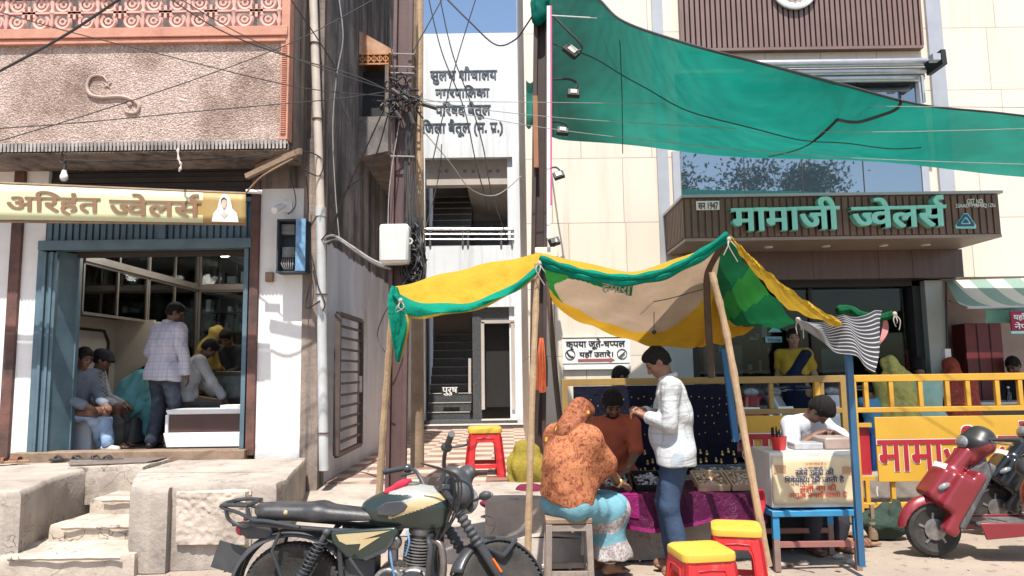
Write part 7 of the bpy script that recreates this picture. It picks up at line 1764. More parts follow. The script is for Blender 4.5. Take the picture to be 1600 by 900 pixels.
# people inside the jewellery shop
t, B_ = sit('seated man with a dark cap, grey shirt and checked scarf by the cream shop wall', 134, 8.95, FL, -78, plaid('grey_check_shirt', (.42, .42, .43), (.25, .25, .28), .05), m_grey, seat=.29, cap=m_dk, head=(6, 0), res=.011)
S = SDF(); S.cap(B_.neck - B_.up * .02 - B_.rt * .08, B_.neck - B_.up * .02 + B_.rt * .08, .06, k=.04); S.cap(B_.neck - B_.rt * .07 + B_.fw * .05, B_.chest - B_.rt * .06 + B_.fw * .14 - B_.up * .05, .045, k=.04); S.cap(B_.neck + B_.rt * .07 + B_.fw * .05, B_.chest + B_.rt * .06 + B_.fw * .14 - B_.up * .05, .045, k=.04)
g = G('checked_scarf'); c_ = g.n('ShaderNodeTexChecker'); g.L(g.co(), c_.inputs[0]); c_.inputs['Scale'].default_value = 45; c_.inputs[1].default_value = (.5, .5, .5, 1); c_.inputs[2].default_value = (.05, .05, .06, 1); m_scarf = g.fin(c_.outputs[0], .9); sdf_obj('scarf', S, m_scarf, t, .01, folds(.006, 2, 40, 30))
t, B_ = sit('seated person in faded blue jeans, mostly hidden behind the louvred door', 113, 8.62, FL, -112, plain('slate_shirt', (.16, .19, .24)), m_jean, seat=.31, feet=((-.02, .58, .10), (-.10, .42, .08)), head=(5, 0))
B_.shoes(t, mat('pale_shoe', (.5, .46, .42)))
t, B_ = sit('woman in a teal shawl leaning forward on the shop bench', 186, 9.4, FL, -72, plain('teal_top', (.14, .36, .38)), plain('teal_salwar', (.12, .32, .34)), seat=.36, lean=26, curl=20, head=(30, 0), female=True, hands=((-.12, .5, .45), (.12, .52, .42)), sleeve=1.5, long=.12)
S = SDF(); S.cap(B_.sh[0], B_.hip[0] + V((-.03, .1, 0)), .09, .12, k=.1); S.cap(B_.sh[1], B_.hip[1] + V((.03, .1, 0)), .09, .12, k=.1); S.cap(B_.kn[1], B_.an[1] + V((0, 0, .1)), .09, .11, k=.1); S.cap(B_.hip[1], B_.kn[1], .12, .1, k=.1); sdf_obj('shawl', S, plain('teal_cloth', (.15, .40, .42), (.11, .31, .33)), t, .013, folds(.016, 3, 14, 22))
sit('man in dark clothes bending forward between the teal woman and the standing man', 222, 9.9, FL, -80, m_dk, m_dk, seat=.40, lean=30, curl=16, head=(24, 0))
t = person('man in a lavender checked shirt and dark jeans standing inside the shop, back turned', (X(252, 8.85, 640), 8.85, FL), -24)
B_ = Body(H=1.71, lean=4, curl=6, head=(18, -38), hl=(-.2, .22, .98), hr=(.30, .10, .80), fl=(-.13, 0, .085), fr=(.13, .04, .085), grip=.4)
B_.body(t, m_skin2, m_eye, m_lip, .009); B_.hair(t, m_hair); m_lav = plaid('lavender_check_shirt', (.52, .50, .56), (.33, .32, .41), .09, (.42, .4, .49)); B_.shirt(t, m_lav, 1.86, -.14, .024, .012, 7, .009); B_.collar(t, m_lav)
B_.trousers(t, mat('dark_jean', (.035, .042, .06), (.13, .15, .19), 4, .5, .72, .85), g=.024, wide=.015, res=.01); B_.shoes(t, m_shoe)
t, B_ = sit('man in a pale grey shirt reaching over the low counter beside the checked shirt man', 287, 9.25, FL, -60, plain('pale_grey_shirt', (.52, .53, .56)), m_grey, seat=.46, lean=12, curl=14, head=(22, 0), hands=((-.12, .4, .6), (.20, .52, .44)), H=1.7)
sit('woman under a mustard veil standing at the back of the shop', 316, 10.3, FL, -70, plain('mustard_top', (.30, .21, .05)), plain('dun_skirt', (.24, .18, .1)), seat=.64, veil=plain('mustard_veil', (.34, .25, .07), (.27, .19, .05)), female=True, feet=((-.1, .05, .08), (.1, .05, .08)))
sit('shopkeeper in black behind the cash desk, looking down', 365, 10.35, FL, 165, m_dk, m_dk, seat=.62, head=(28, 0), feet=((-.1, .1, .08), (.1, .1, .08)), skin=m_skin, res=.011)
# ================================================================ motorcycle
m_tyre = mat('tyre_rubber', (.028, .027, .026), (.075, .065, .055), 6, .4, .75, .9, bump=.3, bscale=90)
m_bgreen = mat('dark_green_paint', (.024, .038, .032), (.03, .045, .038), 3, rough=.28, metal=.35, coat=.6)
m_blackg = mat('black_frame_paint', (.026, .029, .034), (.042, .044, .047), 6, rough=.35, coat=.2)
m_bplast = mat('black_plastic', (.04, .044, .05), (.075, .073, .072), 5, .4, .8, .55)
m_vinyl = mat('seat_vinyl', (.03, .031, .034), (.10, .095, .09), 5, .45, .85, .42, bump=.15, bscale=120)
m_alum = mat('dull_aluminium', (.34, .33, .32), (.16, .15, .145), 14, .35, .7, .42, metal=.7, bump=.2)
m_tail = mat('red_lens', (.45, .01, .015), rough=.12, coat=.6); m_amber = mat('orange_reflector', (.7, .14, .02), rough=.2); m_lens = mat('clear_lens', (.22, .23, .24), (.14, .145, .15), 30, rough=.12, coat=.5)
m_decal = mat('cream_decal', (.46, .38, .22), (.42, .30, .14), 5, rough=.3, coat=.4); m_decalw = mat('silver_decal', (.34, .34, .32), rough=.3, coat=.4)
mo = thing('motorcycle', 'dark green and black commuter motorcycle with a cream striped tank parked by the steps', 'motorcycle', (X(462, 4.5, 860), 4.5, .012), R(-3)); mo.scale = (1.03, .95, .95)
AXF, AXR, WR = 1.17, 0.0, .29
STEER = R(46); head0 = V((.86, 0, .80)); axF = V((AXF, 0, .285)); rake = (head0 - axF).normalized()
SM = Matrix.Translation(axF) @ Matrix.Rotation(STEER, 4, rake) @ Matrix.Translation(-axF)
def wheel(c, M, name='wheel'):
    b = MB(); b.torus((0, 0, 0), (0, 1, 0), .225, .022, 40, 8); b.lathe([(.05, -.05), (.05, .05)], (0, 0, 0), (0, 1, 0), 18); b.lathe([(.075, -.062), (.08, -.03), (.05, -.028)], (0, 0, 0), (0, 1, 0), 18)
    for k in range(5):
        for d in (-.11, .11):
            a0, a1 = 2 * math.pi * k / 5, 2 * math.pi * k / 5 + d
            b.tube([(.045 * math.cos(a0), 0, .045 * math.sin(a0)), (.215 * math.cos(a1), 0, .215 * math.sin(a1))], [.016, .012], 7)
    b.xf(M @ Matrix.Translation(c)); w = b.build(name, m_blackg, mo, local=True)
    b = MB(); n = 56
    prof = [(.222, -.04), (.245, -.052), (.272, -.05), (.29, -.03), (.296, 0), (.29, .03), (.272, .05), (.245, .052), (.222, .04)]
    b.lathe(prof, (0, 0, 0), (0, 1, 0), n); n0 = len(b.v)
    for k in range(n):
        a = 2 * math.pi * (k + .5) / n; 
        for sy in (-1, 1): b.bar((.287 * math.cos(a - .02), sy * .008, .287 * math.sin(a - .02)), (.279 * math.cos(a + .05), sy * .046, .279 * math.sin(a + .05)), .018, .016)
    b.xf(M @ Matrix.Translation(c)); b.build('tyre', m_tyre, w, local=True); return w
I4 = Matrix.Identity(4)
wheel(V((AXR, 0, .285)), I4); wheel(axF, SM)
def fender(c, rad, a0, a1, w, M, name, mt, n=30):
    b = MB()
    def fn(u, v):
        a = R(a0 + (a1 - a0) * u); t = (v - .5) * 2; r = rad - .035 * abs(t) ** 2.5
        return c + V((math.cos(a) * r, t * w / 2, math.sin(a) * r))
    b.grid(fn, n, 10); b.xf(M); return b.build(name, mt, mo, local=True, solid=.006)
fender(V((0, 0, .285)), .375, 28, 205, .17, I4, 'rear_fender', m_bplast)
fender(axF, .322, 12, 160, .115, SM, 'front_fender', m_blackg)
b = MB()
for sy in (-1, 1): b.tube(curve_pts([axF + V((-.16, sy * .058, .27)), axF + V((-.02, sy * .07, .20)), axF + V((.02, sy * .07, .20)), axF + V((.12, sy * .058, .29))], 5), .014, 7)
b.xf(SM); b.build('fender_stay', m_blackg, mo, local=True)
# forks
for sy in (-1, 1):
    b = MB(); o = V((-.01, sy * .09, 0)); up = head0 + rake * .06 + o; lo = axF + o
    b.tube([lo, lo + rake * .30], [.028, .028], 12); b.xf(SM); f_ = b.build('fork_leg', m_blackg, mo, local=True)
    b = MB(); k = 26; b.tube([lo + rake * (.30 + .22 * i / k) for i in range(k + 1)], [.034 if i % 4 < 2 else .026 for i in range(k + 1)], 12); b.xf(SM); b.build('fork_gaiter', m_bplast, f_, local=True)
    b = MB(); b.tube([lo + rake * .52, up + rake * .05], .019, 10); b.xf(SM); b.build('fork_tube', m_blackg, f_, local=True)
    if sy < 0:
        b = MB(); p = lo + rake * .10; n0 = len(b.v); b.bar(p + V((0, -.031, -.0)), p + rake * .09 + V((0, -.031, 0)), .022, .012); b.xf(SM); b.build('fork_reflector', m_amber, f_, local=True)
b = MB()
for z_ in (.02, .12): p = head0 + rake * (z_ - .03); b.bar(p + V((0, -.115, 0)), p + V((0, .115, 0)), .05, .035)
b.xf(SM); b.build('triple_clamp', m_blackg, mo, local=True, bevel=.006)
# handlebar
b = MB(); hb = head0 + rake * .10
for sy in (-1, 1): b.tube(curve_pts([hb + V((-.01, 0, .01)), hb + V((.0, sy * .09, .02)), hb + V((-.02, sy * .16, .16)), hb + V((-.05, sy * .26, .21)), hb + V((-.09, sy * .36, .22))], 6), .012, 8)
b.xf(SM); hbar = b.build('handlebar', m_blackg, mo, local=True)
for sy in (-1, 1):
    b = MB(); g0, g1 = hb + V((-.048, sy * .25, .21)), hb + V((-.10, sy * .375, .222)); b.tube([g0.lerp(g1, i / 10) for i in range(11)], [.019 if i % 2 else .0175 for i in range(11)], 10); b.tube([g1, g1 + (g1 - g0).normalized() * .02], .02, 10); b.xf(SM); b.build('hand_grip', m_bplast, hbar, local=True)
    b = MB(); b.ball(hb + V((-.04, sy * .225, .20)), (.035, .03, .03), 8); b.tube(curve_pts([hb + V((-.03, sy * .22, .2)), hb + V((.05, sy * .29, .20)), hb + V((-.0, sy * .38, .20))], 6), .007, 6); b.xf(SM); b.build('brake_lever', m_blackg, hbar, local=True)
# instrument and headlamp
S = SDF(); S.ell((.96, 0, .83), (.085, .10, .11), k=.03); S.ell((.93, 0, .93), (.07, .09, .06), np.array(Matrix.Rotation(R(35), 3, 'Y')), k=.04); S.ell((1.02, 0, .95), (.04, .10, .06), k=.04)
o = sdf_obj('headlamp_cowl', S, m_bplast, mo, .009); o.data.transform(Matrix.Translation((0, 0, .04)) @ SM)
b = MB(); b.lathe([(.082, 0), (.08, .02), (.06, .04), (.02, .05)], (1.02, 0, .825), (1, 0, -.1), 24); b.xf(SM); b.build('headlamp_lens', m_lens, mo, local=True)
b = MB(); b.lathe([(.055, 0), (.055, .015)], (.905, -.03, .985), (-.5, 0, .8), 20); b.lathe([(.035, 0), (.035, .012)], (.905, .06, .985), (-.5, 0, .8), 16); b.xf(SM); b.build('speedometer', m_lens, mo, local=True)
def indicator(c, sy, M): 
    b = MB(); b.tube([c, c + V((0, sy * .08, 0))], .009, 6); b.ball(c + V((0, sy * .115, 0)), (.034, .045, .028), 8); b.xf(M); o = b.build('indicator', m_bplast, mo, local=True)
    b = MB(); b.ball(c + V((.016 if c.x > .5 else -.016, sy * .118, 0)), (.028, .04, .024), 8); b.xf(M); b.build('indicator_lens', m_lens, o, local=True)
for sy in (-1, 1): indicator(V((1.0, sy * .10, .80)), sy, SM)
# brake hose and cables by the head
b = MB()
for d in (0, .02, .035): b.tube(curve_pts([hb + V((-.05, -.2, .19)), hb + V((.12 + d, -.16, .10)), hb + V((.10 + d, -.08 - d, -.12)), hb + V((.02, -.06, -.30)), V((.78, -.05, .52))], 6), .006, 5)
b.build('control_cable', m_cable, mo, local=True)
# tank
S = SDF(); S.ell((.69, 0, .80), (.19, .135, .125), k=.05); S.ell((.56, 0, .775), (.18, .10, .10), k=.06); S.ell((.81, 0, .785), (.10, .11, .105), k=.05); S.cap((.50, -.04, .725), (.82, -.055, .70), .045, .055, k=.05); S.cap((.50, .04, .725), (.82, .055, .70), .045, .055, k=.05); S.plane((0, 0, .672), (0, 0, -1))
def tankmat(c):
    x, z = c[:, 0], c[:, 2]; m = np.zeros(len(c)); band = z - (.80 + .35 * (x - .66))
    m[(band > -.035) & (band < .03) & (x > .56)] = 1; m[(band >= .03) & (band < .05) & (x > .52)] = 2; m[(z > .875) & (x > .55)] = 2; m[(band >= .06) & (z < .875)] = 0; return m
tank = sdf_obj('fuel_tank', S, [m_bgreen, m_decal, m_decalw], mo, .007, matfn=tankmat)
b = MB()
for sy in (-1, 1):
    b = MB(); pts = [(.49, .755), (.59, .75), (.655, .785), (.675, .815), (.64, .845), (.55, .835), (.495, .80)]
    b.prism([V((x, sy * (.088 + .24 * (x - .48) if x < .62 else .122 + .05 * (x - .62)), z)) for x, z in pts], (0, sy * .014, 0))
    b.build('knee_pad', m_bplast, tank, local=True, bevel=.006)
b = MB(); b.lathe([(.04, 0), (.04, .012), (.03, .018)], (.68, 0, .918), (0, 0, 1), 20); b.build('fuel_cap', m_alum, tank, local=True)
sk = SDF(); sk.cap((.54, -.04, .885), (.64, -.03, .935), .018, .022, k=.02); sk.cap((.60, -.03, .925), (.66, .0, .945), .02, .014, k=.02)
o = sdf_obj('red_rag', sk, plain('red_cloth', (.55, .03, .06)), None, .007, folds(.005, 3, 60, 50)); o.location = mo.location; o.rotation_euler = mo.rotation_euler; o.scale = mo.scale; tag(o, 'small red cloth lying on top of the motorcycle tank', 'cloth')
# seat
S = SDF(); S.cap((-.16, -.055, .765), (.14, -.06, .76), .045, .05, k=.04); S.cap((-.16, .055, .765), (.14, .06, .76), .045, .05, k=.04); S.cap((.14, -.06, .755), (.46, -.035, .725), .05, .045, k=.05); S.cap((.14, .06, .755), (.46, .035, .725), .05, .045, k=.05); S.cap((-.2, 0, .77), (.1, 0, .765), .045, k=.05); S.plane((0, 0, .715), (0, 0, -1))
o = sdf_obj('seat', S, m_vinyl, mo, .008)
b = MB(); b.ball((-.03, -.095, .77), (.016, .014, .018), 6); b.build('seat_tear', m_decal, o, local=True)
# side panels
for sy in (-1, 1):
    pts = [(.235, .665), (.60, .69), (.625, .66), (.565, .56), (.42, .49), (.33, .51), (.245, .60)]
    b = MB(); b.prism([V((x, sy * .105, z)) for x, z in pts], (0, sy * .03, 0)); p_ = b.build('side_panel', m_bgreen, mo, local=True, bevel=.014, seg=3)
    b = MB(); b.prism([V((x, sy * .1365, z)) for x, z in ((.27, .648), (.58, .672), (.42, .62), (.52, .635), (.40, .555), (.41, .595), (.33, .59), (.29, .61))], (0, sy * .002, 0)); b.build('panel_decal', m_decal, p_, local=True, smooth=False)
    b = MB(); b.prism([V((x, sy * .136, z)) for x, z in ((.42, .51), (.55, .57), (.60, .645), (.59, .60), (.55, .545), (.44, .498))], (0, sy * .006, 0)); b.lathe([(.009, 0), (.009, .006)], V((.50, sy * .142, .538)), (0, sy, 0), 10); b.build('panel_trim', m_bplast, p_, local=True)
# frame, rack, tail
b = MB()
for sy in (-1, 1):
    b.tube(curve_pts([(-.34, sy * .08, .70), (-.15, sy * .10, .70), (.1, sy * .105, .68), (.30, sy * .10, .665), (.55, sy * .07, .66), (.84, sy * .03, .74)], 6), .014, 8)
    b.tube(curve_pts([(.84, sy * .03, .72), (.80, sy * .06, .5), (.78, sy * .10, .28), (.5, sy * .11, .22), (.32, sy * .11, .3), (.28, sy * .1, .66)], 6), .016, 8)
    b.tube([(-.02, sy * .095, .30), (.34, sy * .10, .32)], .019, 8); b.tube([(.0, sy * .12, .29), (-.10, sy * .11, .55), (-.06, sy * .10, .66)], .011, 7)
b.build('frame', m_blackg, mo, local=True)
b = MB()
for sy in (-1, 1):
    b.tube(curve_pts([(.06, sy * .125, .69), (-.12, sy * .125, .725), (-.22, sy * .115, .735), (-.245, sy * .11, .80)], 5), .012, 8); b.tube(curve_pts([(-.22, sy * .115, .735), (-.30, sy * .11, .775), (-.40, sy * .09, .80)], 5), .011, 8); b.tube(curve_pts([(-.245, sy * .11, .815), (-.33, sy * .11, .82), (-.40, sy * .09, .815)], 4), .012, 8)
b.tube([(-.40, -.10, .81), (-.42, 0, .81), (-.40, .10, .81)], .016, 8); b.tube([(-.25, -.11, .815), (-.25, .11, .815)], .014, 8); b.tube(curve_pts([(-.38, -.09, .80), (-.36, -.09, .73), (-.28, -.09, .69), (-.22, -.09, .70)], 5), .012, 7)
b.build('rear_rack', m_blackg, mo, local=True)
S = SDF(); S.ell((-.27, 0, .66), (.06, .075, .05), k=.02); S.box((-.20, 0, .655), (.06, .05, .03), .02, k=.02); tl3 = sdf_obj('tail_lamp', S, m_bplast, mo, .008)
b = MB(); b.ball((-.315, 0, .66), (.035, .065, .045), 10); b.build('tail_lens', m_tail, tl3, local=True)
b = MB(); b.bar((-.36, 0, .56), (-.41, 0, .40), .18, .012, up=(0, 1, 0)); b.build('number_plate', m_bplast, mo, local=True)
# shocks
for sy in (-1, 1):
    b = MB(); a0, a1 = V((.02, sy * .125, .30)), V((.215, sy * .125, .66)); b.tube([a0, a1], .016, 8); b.ball(a0, .024, 6); b.ball(a1, .024, 6); b.tube([a0.lerp(a1, .12), a0.lerp(a1, .40)], .03, 10); sh_ = b.build('shock_absorber', m_bplast, mo, local=True)
    b = MB(); d = (a1 - a0).normalized(); q1 = d.orthogonal().normalized(); q2 = d.cross(q1); b.tube([a0.lerp(a1, .2 + .68 * i / 110) + (q1 * math.cos(i * .64) + q2 * math.sin(i * .64)) * .033 for i in range(111)], .006, 6); b.build('spring', m_blackg, sh_, local=True)
# engine
b = MB(); 
b.bar((.56, 0, .33), (.80, 0, .33), .20, .17, up=(0, 1, 0)); b.lathe([(.10, -.12), (.11, -.09), (.11, .09), (.10, .12)], (.70, 0, .34), (0, 1, 0), 28); b.lathe([(.085, -.12), (.09, -.09), (.09, .09), (.085, .12)], (.56, 0, .36), (0, 1, 0), 24)
eng = b.build('engine_case', m_alum, mo, local=True, bevel=.008)
b = MB(); b.lathe([(.088, 0), (.085, .018), (.06, .026), (.058, .020), (.001, .020)], (.70, -.12, .345), (0, -1, 0), 32); b.lathe([(.05, 0), (.046, .01), (.001, .01)], (.70, -.139, .345), (0, -1, 0), 28); b.lathe([(.06, 0), (.055, .012), (.001, .013)], (.56, -.12, .37), (0, -1, 0), 24)
for k in range(6): a = 2 * math.pi * k / 6; b.lathe([(.008, 0), (.008, .012)], (.70 + .098 * math.cos(a), -.122, .345 + .098 * math.sin(a)), (0, -1, 0), 8)
b.build('clutch_cover', mat('black_cover', (.03, .03, .032), rough=.35), eng, local=True)
b = MB(); b.torus((.70, -.152, .345), (0, 1, 0), .052, .004, 32, 5); b.torus((.70, -.1505, .345), (0, 1, 0), .036, .002, 28, 5)
b.build('cover_ring', mat('ring_blue', (.25, .33, .42), rough=.3), eng, local=True)
b = MB(); d = V((.12, 0, 1)).normalized()
for i in range(9): c = V((.70, 0, .455)) + d * .018 * i; h = .082 if i < 7 else .07; b.lathe([(h, 0), (h, .007)], c, d, 4 if False else 24)
b.lathe([(.05, -.03), (.05, .18)], V((.70, 0, .455)), d, 20); b.build('cylinder_fins', m_alum, eng, local=True)
b = MB(); b.ball((.73, 0, .645), (.075, .07, .05), 10); b.tube([(.60, -.03, .58), (.50, -.03, .6)], .03, 10); b.ball((.58, -.04, .585), (.045, .04, .05), 8); b.lathe([(.03, -.06), (.03, .06)], (.57, -.02, .53), (0, 0, 1), 14); b.build('carburettor', m_alum, eng, local=True)
b = MB(); b.tube(curve_pts([(.78, -.04, .60), (.85, -.06, .56), (.86, -.10, .38), (.78, -.13, .24), (.55, -.15, .22)], 7), .021, 10); ex = b.build('exhaust_pipe', mat('exhaust_steel', (.25, .22, .20), (.14, .11, .09), 8, rough=.4, metal=.7), mo, local=True)
b = MB(); b.tube([(.55, -.155, .22), (.46, -.16, .225), (.0, -.175, .27), (-.18, -.18, .30), (-.22, -.18, .305)], [.024, .045, .055, .05, .03], 16); b.build('silencer', m_blackg, ex, local=True)
b = MB()
b.tube(curve_pts([(.80, -.10, .63), (.80, -.20, .635), (.815, -.235, .58), (.80, -.235, .42), (.80, -.19, .32), (.78, -.09, .28)], 6), .015, 9); b.tube(curve_pts([(.80, .10, .63), (.80, .20, .635), (.815, .235, .58), (.80, .235, .42), (.80, .19, .32), (.78, .09, .28)], 6), .015, 9); b.tube([(.80, -.10, .63), (.80, .10, .63)], .015, 8); b.build('crash_guard', m_blackg, mo, local=True)
b = MB()
for sy in (-1, 1): b.tube([(.50, sy * .12, .27), (.50, sy * .25, .275)], .016, 8); b.tube([(.18, sy * .12, .36), (.16, sy * .24, .37)], .014, 8)
b.tube(curve_pts([(.50, -.16, .26), (.62, -.18, .26), (.72, -.19, .29)], 5), .009, 6); b.tube(curve_pts([(.46, -.13, .36), (.42, -.16, .42), (.36, -.18, .52)], 4), .01, 6); b.build('foot_peg', m_bplast, mo, local=True)
b = MB(); b.tube(curve_pts([(.57, -.12, .56), (.585, -.135, .48), (.60, -.13, .40)], 4), .007, 6); b.tube(curve_pts([(.66, -.09, .66), (.68, -.12, .60), (.66, -.12, .52)], 4), .006, 6); b.build('engine_hose', mat('blue_hose', (.12, .25, .45), rough=.4), mo, local=True)
b = MB(); b.box(.30, .48, -.08, .08, .33, .50); b.box(.28, .50, -.09, .09, .50, .56); b.build('battery_case', m_bplast, mo, local=True, bevel=.01)
b = MB(); b.tube([(.42, .1, .22), (.30, .34, .03)], .013, 7); b.build('side_stand', m_blackg, mo, local=True)

# ================================================================ scooters
m_sred2 = mat('maroon_red_paint', (.24, .022, .032), (.19, .02, .028), 4, rough=.3, metal=.2, coat=.5, speck=(.26, .12, .10), speck_at=(.66, .8), speck_scale=6)
m_sdark = mat('nacelle_black', (.02, .02, .022), (.035, .034, .034), 6, rough=.4)
m_sgrey = mat('scuffed_grey_plastic', (.07, .07, .075), (.20, .195, .19), 9, .45, .75, .6, stretch=(2, 2, .6))
def scooter(label, paint, group=None):
    t = thing('scooter', label, 'scooter', (0, 0, 0), 0, group)
    for x in (0, -1.24):
        b = MB(); b.torus((x, 0, .222), (0, 1, 0), .135, .018, 30, 8); b.lathe([(.13, -.02), (.05, -.035), (.05, .035), (.13, .02)], (x, 0, .222), (0, 1, 0), 24); b.lathe([(.085, .0), (.085, .05), (.06, .055)], (x, 0, .222), (0, 1, 0), 20)
        for k in range(5): a = k * 1.2566; b.tube([(x + .04 * math.cos(a), .03, .222 + .04 * math.sin(a)), (x + .13 * math.cos(a + .3), .03, .222 + .13 * math.sin(a + .3))], .014, 6)
        w_ = b.build('wheel', m_alum, t, local=True)
        b = MB(); b.lathe([(.148, -.036), (.175, -.05), (.205, -.042), (.222, 0), (.205, .042), (.175, .05), (.148, .036)], (x, 0, .222), (0, 1, 0), 44); b.build('tyre', m_tyre, w_, local=True)
    S = SDF()                                              # front apron and its horn cover
    S.box((-.20, 0, .44), (.028, .16, .25), .03, np.array(Matrix.Rotation(R(-33), 3, 'Y')), k=.04); S.box((-.075, 0, .565), (.05, .09, .10), .04, np.array(Matrix.Rotation(R(-38), 3, 'Y')), k=.07); S.cap((-.12, -.03, .62), (-.31, -.03, .83), .06, .06, k=.05); S.cap((-.12, .03, .62), (-.31, .03, .83), .06, .06, k=.05); S.box((-.13, 0, .53), (.02, .16, .12), .035, np.array(Matrix.Rotation(R(-35), 3, 'Y')), k=.05)
    S.ell((0, 0, .22), (.25, .085, .25), k=.01, op='s'); S.box((-.33, 0, .50), (.03, .2, .3), .02, np.array(Matrix.Rotation(R(-33), 3, 'Y')), k=.02, op='s')
    sdf_obj('front_apron', S, paint, t, .01)
    S = SDF(); S.ell((.0, 0, .225), (.275, .095, .272), k=.02); S.ell((.0, 0, .215), (.245, .07, .245), k=.01, op='s'); S.plane((0, 0, .30), (-.28, 0, -1)); S.ell((0, 0, .2), (.235, .2, .235), k=.01, op='s')
    sdf_obj('front_fender', S, paint, t, .01)
    S = SDF(); S.box((-.285, 0, .50), (.016, .155, .27), .02, np.array(Matrix.Rotation(R(-30), 3, 'Y')), k=.03); S.cap((-.22, 0, .45), (-.40, 0, .80), .05, .06, k=.06)
    sdf_obj('leg_shield', S, m_sgrey, t, .01)
    S = SDF(); S.ell((-.40, 0, .90), (.13, .155, .10), np.array(Matrix.Rotation(R(-18), 3, 'Y')), k=.03); S.ell((-.44, 0, .96), (.10, .12, .08), np.array(Matrix.Rotation(R(-25), 3, 'Y')), k=.04); S.cap((-.34, 0, .80), (-.39, 0, .88), .09, k=.05)
    nac = sdf_obj('headset', S, [paint, m_sdark], t, .009, matfn=lambda c: ((c[:, 2] > .905 - .35 * (c[:, 0] + .40))).astype(int))
    b = MB(); b.ball((-.285, 0, .915), (.03, .085, .055), 10, rot=Matrix.Rotation(R(-18), 3, 'Y')); b.build('headlamp', m_lens, nac, local=True)
    b = MB(); b.torus((-.475, 0, .985), (-.75, 0, .65), .055, .004, 24, 5); b.torus((-.478, 0, .988), (-.75, 0, .65), .035, .003, 24, 5); b.lathe([(.06, -.02), (.06, .008), (.001, .010)], (-.468, 0, .978), (-.75, 0, .65), 24); b.build('speedometer', m_lens, nac, local=True)
    for sy in (-1, 1):
        b = MB(); b.tube([(-.43, sy * .12, .94), (-.49, sy * .25, .955)], .014, 8); b.tube([(-.49, sy * .25, .955), (-.545, sy * .37, .96)], .02, 10); b.build('hand_grip', m_bplast, nac, local=True)
        b = MB(); b.tube(curve_pts([(-.41, sy * .2, .935), (-.40, sy * .28, .93), (-.47, sy * .38, .925)], 5), .007, 6); b.build('brake_lever', m_alum, nac, local=True)
        b = MB(); b.ball((-.05, sy * .135, .575), (.055, .025, .026), 8, rot=Matrix.Rotation(R(25), 3, 'Y')); b.build('indicator', m_lens, t, local=True)
    b = MB(); b.bar((-.085, -.10, .71), (-.085, .10, .71), .09, .008, up=(.9, 0, .5)); b.build('number_plate', m_white, t, local=True)
    b = MB(); b.box(-.80, -.30, -.165, .165, .245, .285); b.build('floorboard', m_sgrey, t, local=True, bevel=.015)
    b = MB()
    for sy in (-1, 1): b = MB(); b.prism([V((-.28, sy * .17, .30)), V((-.82, sy * .17, .30)), V((-.86, sy * .17, .22)), V((-.32, sy * .17, .17))], (0, sy * .02, 0)); b.build('side_skirt', paint, t, local=True, bevel=.008)
    S = SDF(); S.ell((-1.10, 0, .52), (.34, .17, .17), np.array(Matrix.Rotation(R(10), 3, 'Y')), k=.06); S.ell((-.86, 0, .45), (.13, .14, .22), k=.08); S.ell((-1.24, 0, .222), (.26, .11, .26), k=.02, op='s')
    sdf_obj('rear_body', S, paint, t, .013)
    S = SDF(); S.cap((-.78, 0, .70), (-1.30, 0, .735), .085, .09, k=.05); S.box((-1.05, 0, .70), (.26, .09, .03), .03, k=.04); sdf_obj('seat', S, m_vinyl, t, .013)
    b = MB(); b.ball((-1.44, 0, .58), (.03, .10, .05), 8); b.build('tail_lamp', m_tail, t, local=True)
    b = MB(); b.tube(curve_pts([(-.72, .10, .22), (-.76, .16, .10), (-.74, .18, .02)], 4), .012, 7); b.tube([(-.72, .17, .025), (-.82, .2, .005)], .011, 6); b.build('side_stand', m_alum, t, local=True)
    return t
sc1 = scooter('dusty maroon red scooter with a scuffed grey floorboard, standing before the lettered yellow panel', m_sred2)
sc1.location = (X(1456, 6.2, 810), 6.2, 0); sc1.rotation_euler = (0, 0, R(176))
def rescoot(px, Y, z, rz, label, paint, group=None):
    o = dup(sc1, (X(px, Y, 640 if z else 800), Y, z), R(rz), label, group)
    if 'group' in o and not group: del o['group']
    for c in [o] + list(o.children) + [g_ for c in o.children for g_ in c.children]:
        for s_ in getattr(c, 'material_slots', []):
            if s_.material == m_sred2: s_.link = 'OBJECT'; s_.material = paint
    return o
m_sblk = mat('black_gloss_paint', (.012, .012, .014), rough=.2, coat=.5); m_swht = mat('pearl_white_paint', (.62, .63, .65), rough=.2, coat=.5); m_sgr = mat('silver_paint', (.36, .37, .40), rough=.25, metal=.4, coat=.5)
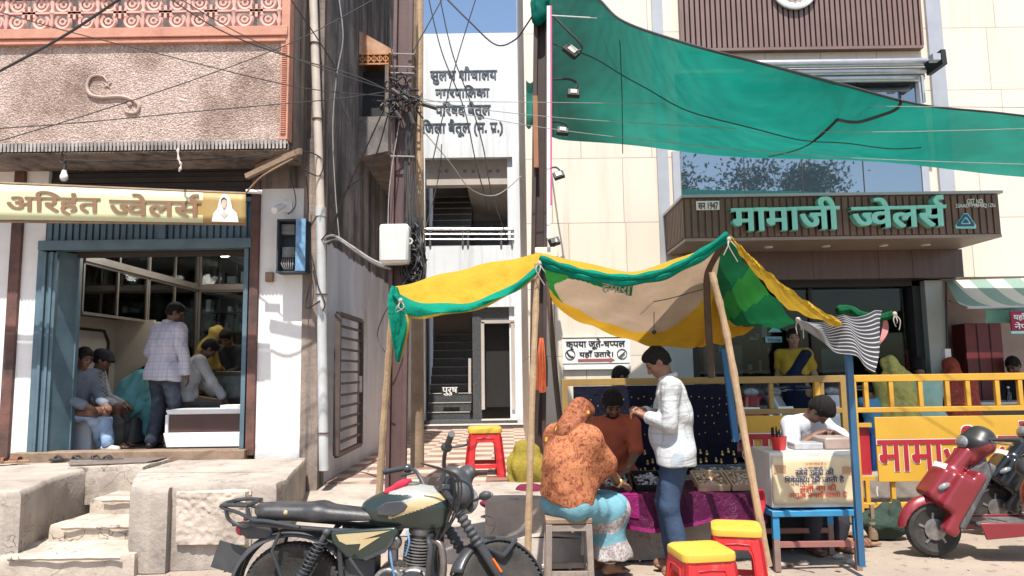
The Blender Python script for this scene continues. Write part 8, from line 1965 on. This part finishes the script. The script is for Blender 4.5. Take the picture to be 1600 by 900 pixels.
rescoot(1556, 7.05, 0, 172, 'black scooter half out of the frame behind the maroon red scooter', m_sblk)
rescoot(1172, 8.5, .34, -112, 'red scooter parked behind the shaded barricade next to the navy cloth', m_sred2, 'scooters parked behind the barricade')
rescoot(1236, 8.55, .34, -75, 'silver grey scooter parked behind the shaded barricade, behind the man in white', m_sgr, 'scooters parked behind the barricade')
rescoot(1308, 8.5, .34, -105, 'pearl white scooter parked behind the barricade beside the blue pole', m_swht, 'scooters parked behind the barricade')

# ================================================================ trees across the road, seen as reflections in the upper window
def tree(x, y, h, r, seed, label):
    rr = random.Random(seed); t = thing('street_tree', label, 'tree', (x, y, 0), 0, 'trees across the road'); b = MB(); tips = []
    b.tube([(0, 0, 0), (.1, .05, h * .3), (0, .1, h * .55)], [.3, .24, .16], 9)
    for k in range(9): a = rr.random() * 6.28; e = V((math.cos(a) * r * .6, math.sin(a) * r * .6, h * (.6 + .3 * rr.random()))); b.tube(curve_pts([(0, .05, h * (.3 + .2 * rr.random())), e * .5 + V((0, 0, h * .3)), e], 4), [.1, .09, .08, .07, .06, .05, .04, .035, .03], 6); tips.append(e)
    b.build('trunk', m_darkwood, t, local=True); b = MB()
    for k in range(6500):
        e = rr.choice(tips); d = V((rr.gauss(0, 1), rr.gauss(0, 1), rr.gauss(0, .7))) * r * .22; p = e + d; s_ = rr.uniform(.06, .15); n1 = V((rr.gauss(0, 1), rr.gauss(0, 1), rr.gauss(0, 1))).normalized(); n2 = n1.orthogonal().normalized()
        b.add([p - n1 * s_, p + n2 * s_ * .5, p + n1 * s_, p - n2 * s_ * .5], [(0, 1, 2, 3)])
    b.build('crown', mat('leaf_green', (.05, .085, .03), (.08, .12, .04), 3), t, local=True)
tree(5.2, -15, 11.5, 3.6, 1, 'broad tree across the road reflected in the showroom window, middle of the three')
tree(12.5, -16, 11.8, 3.2, 2, 'tree across the road reflected towards the crank end of the showroom window')
tree(2.0, -22, 12.0, 3.0, 3, 'more distant tree across the road reflected in the showroom window')
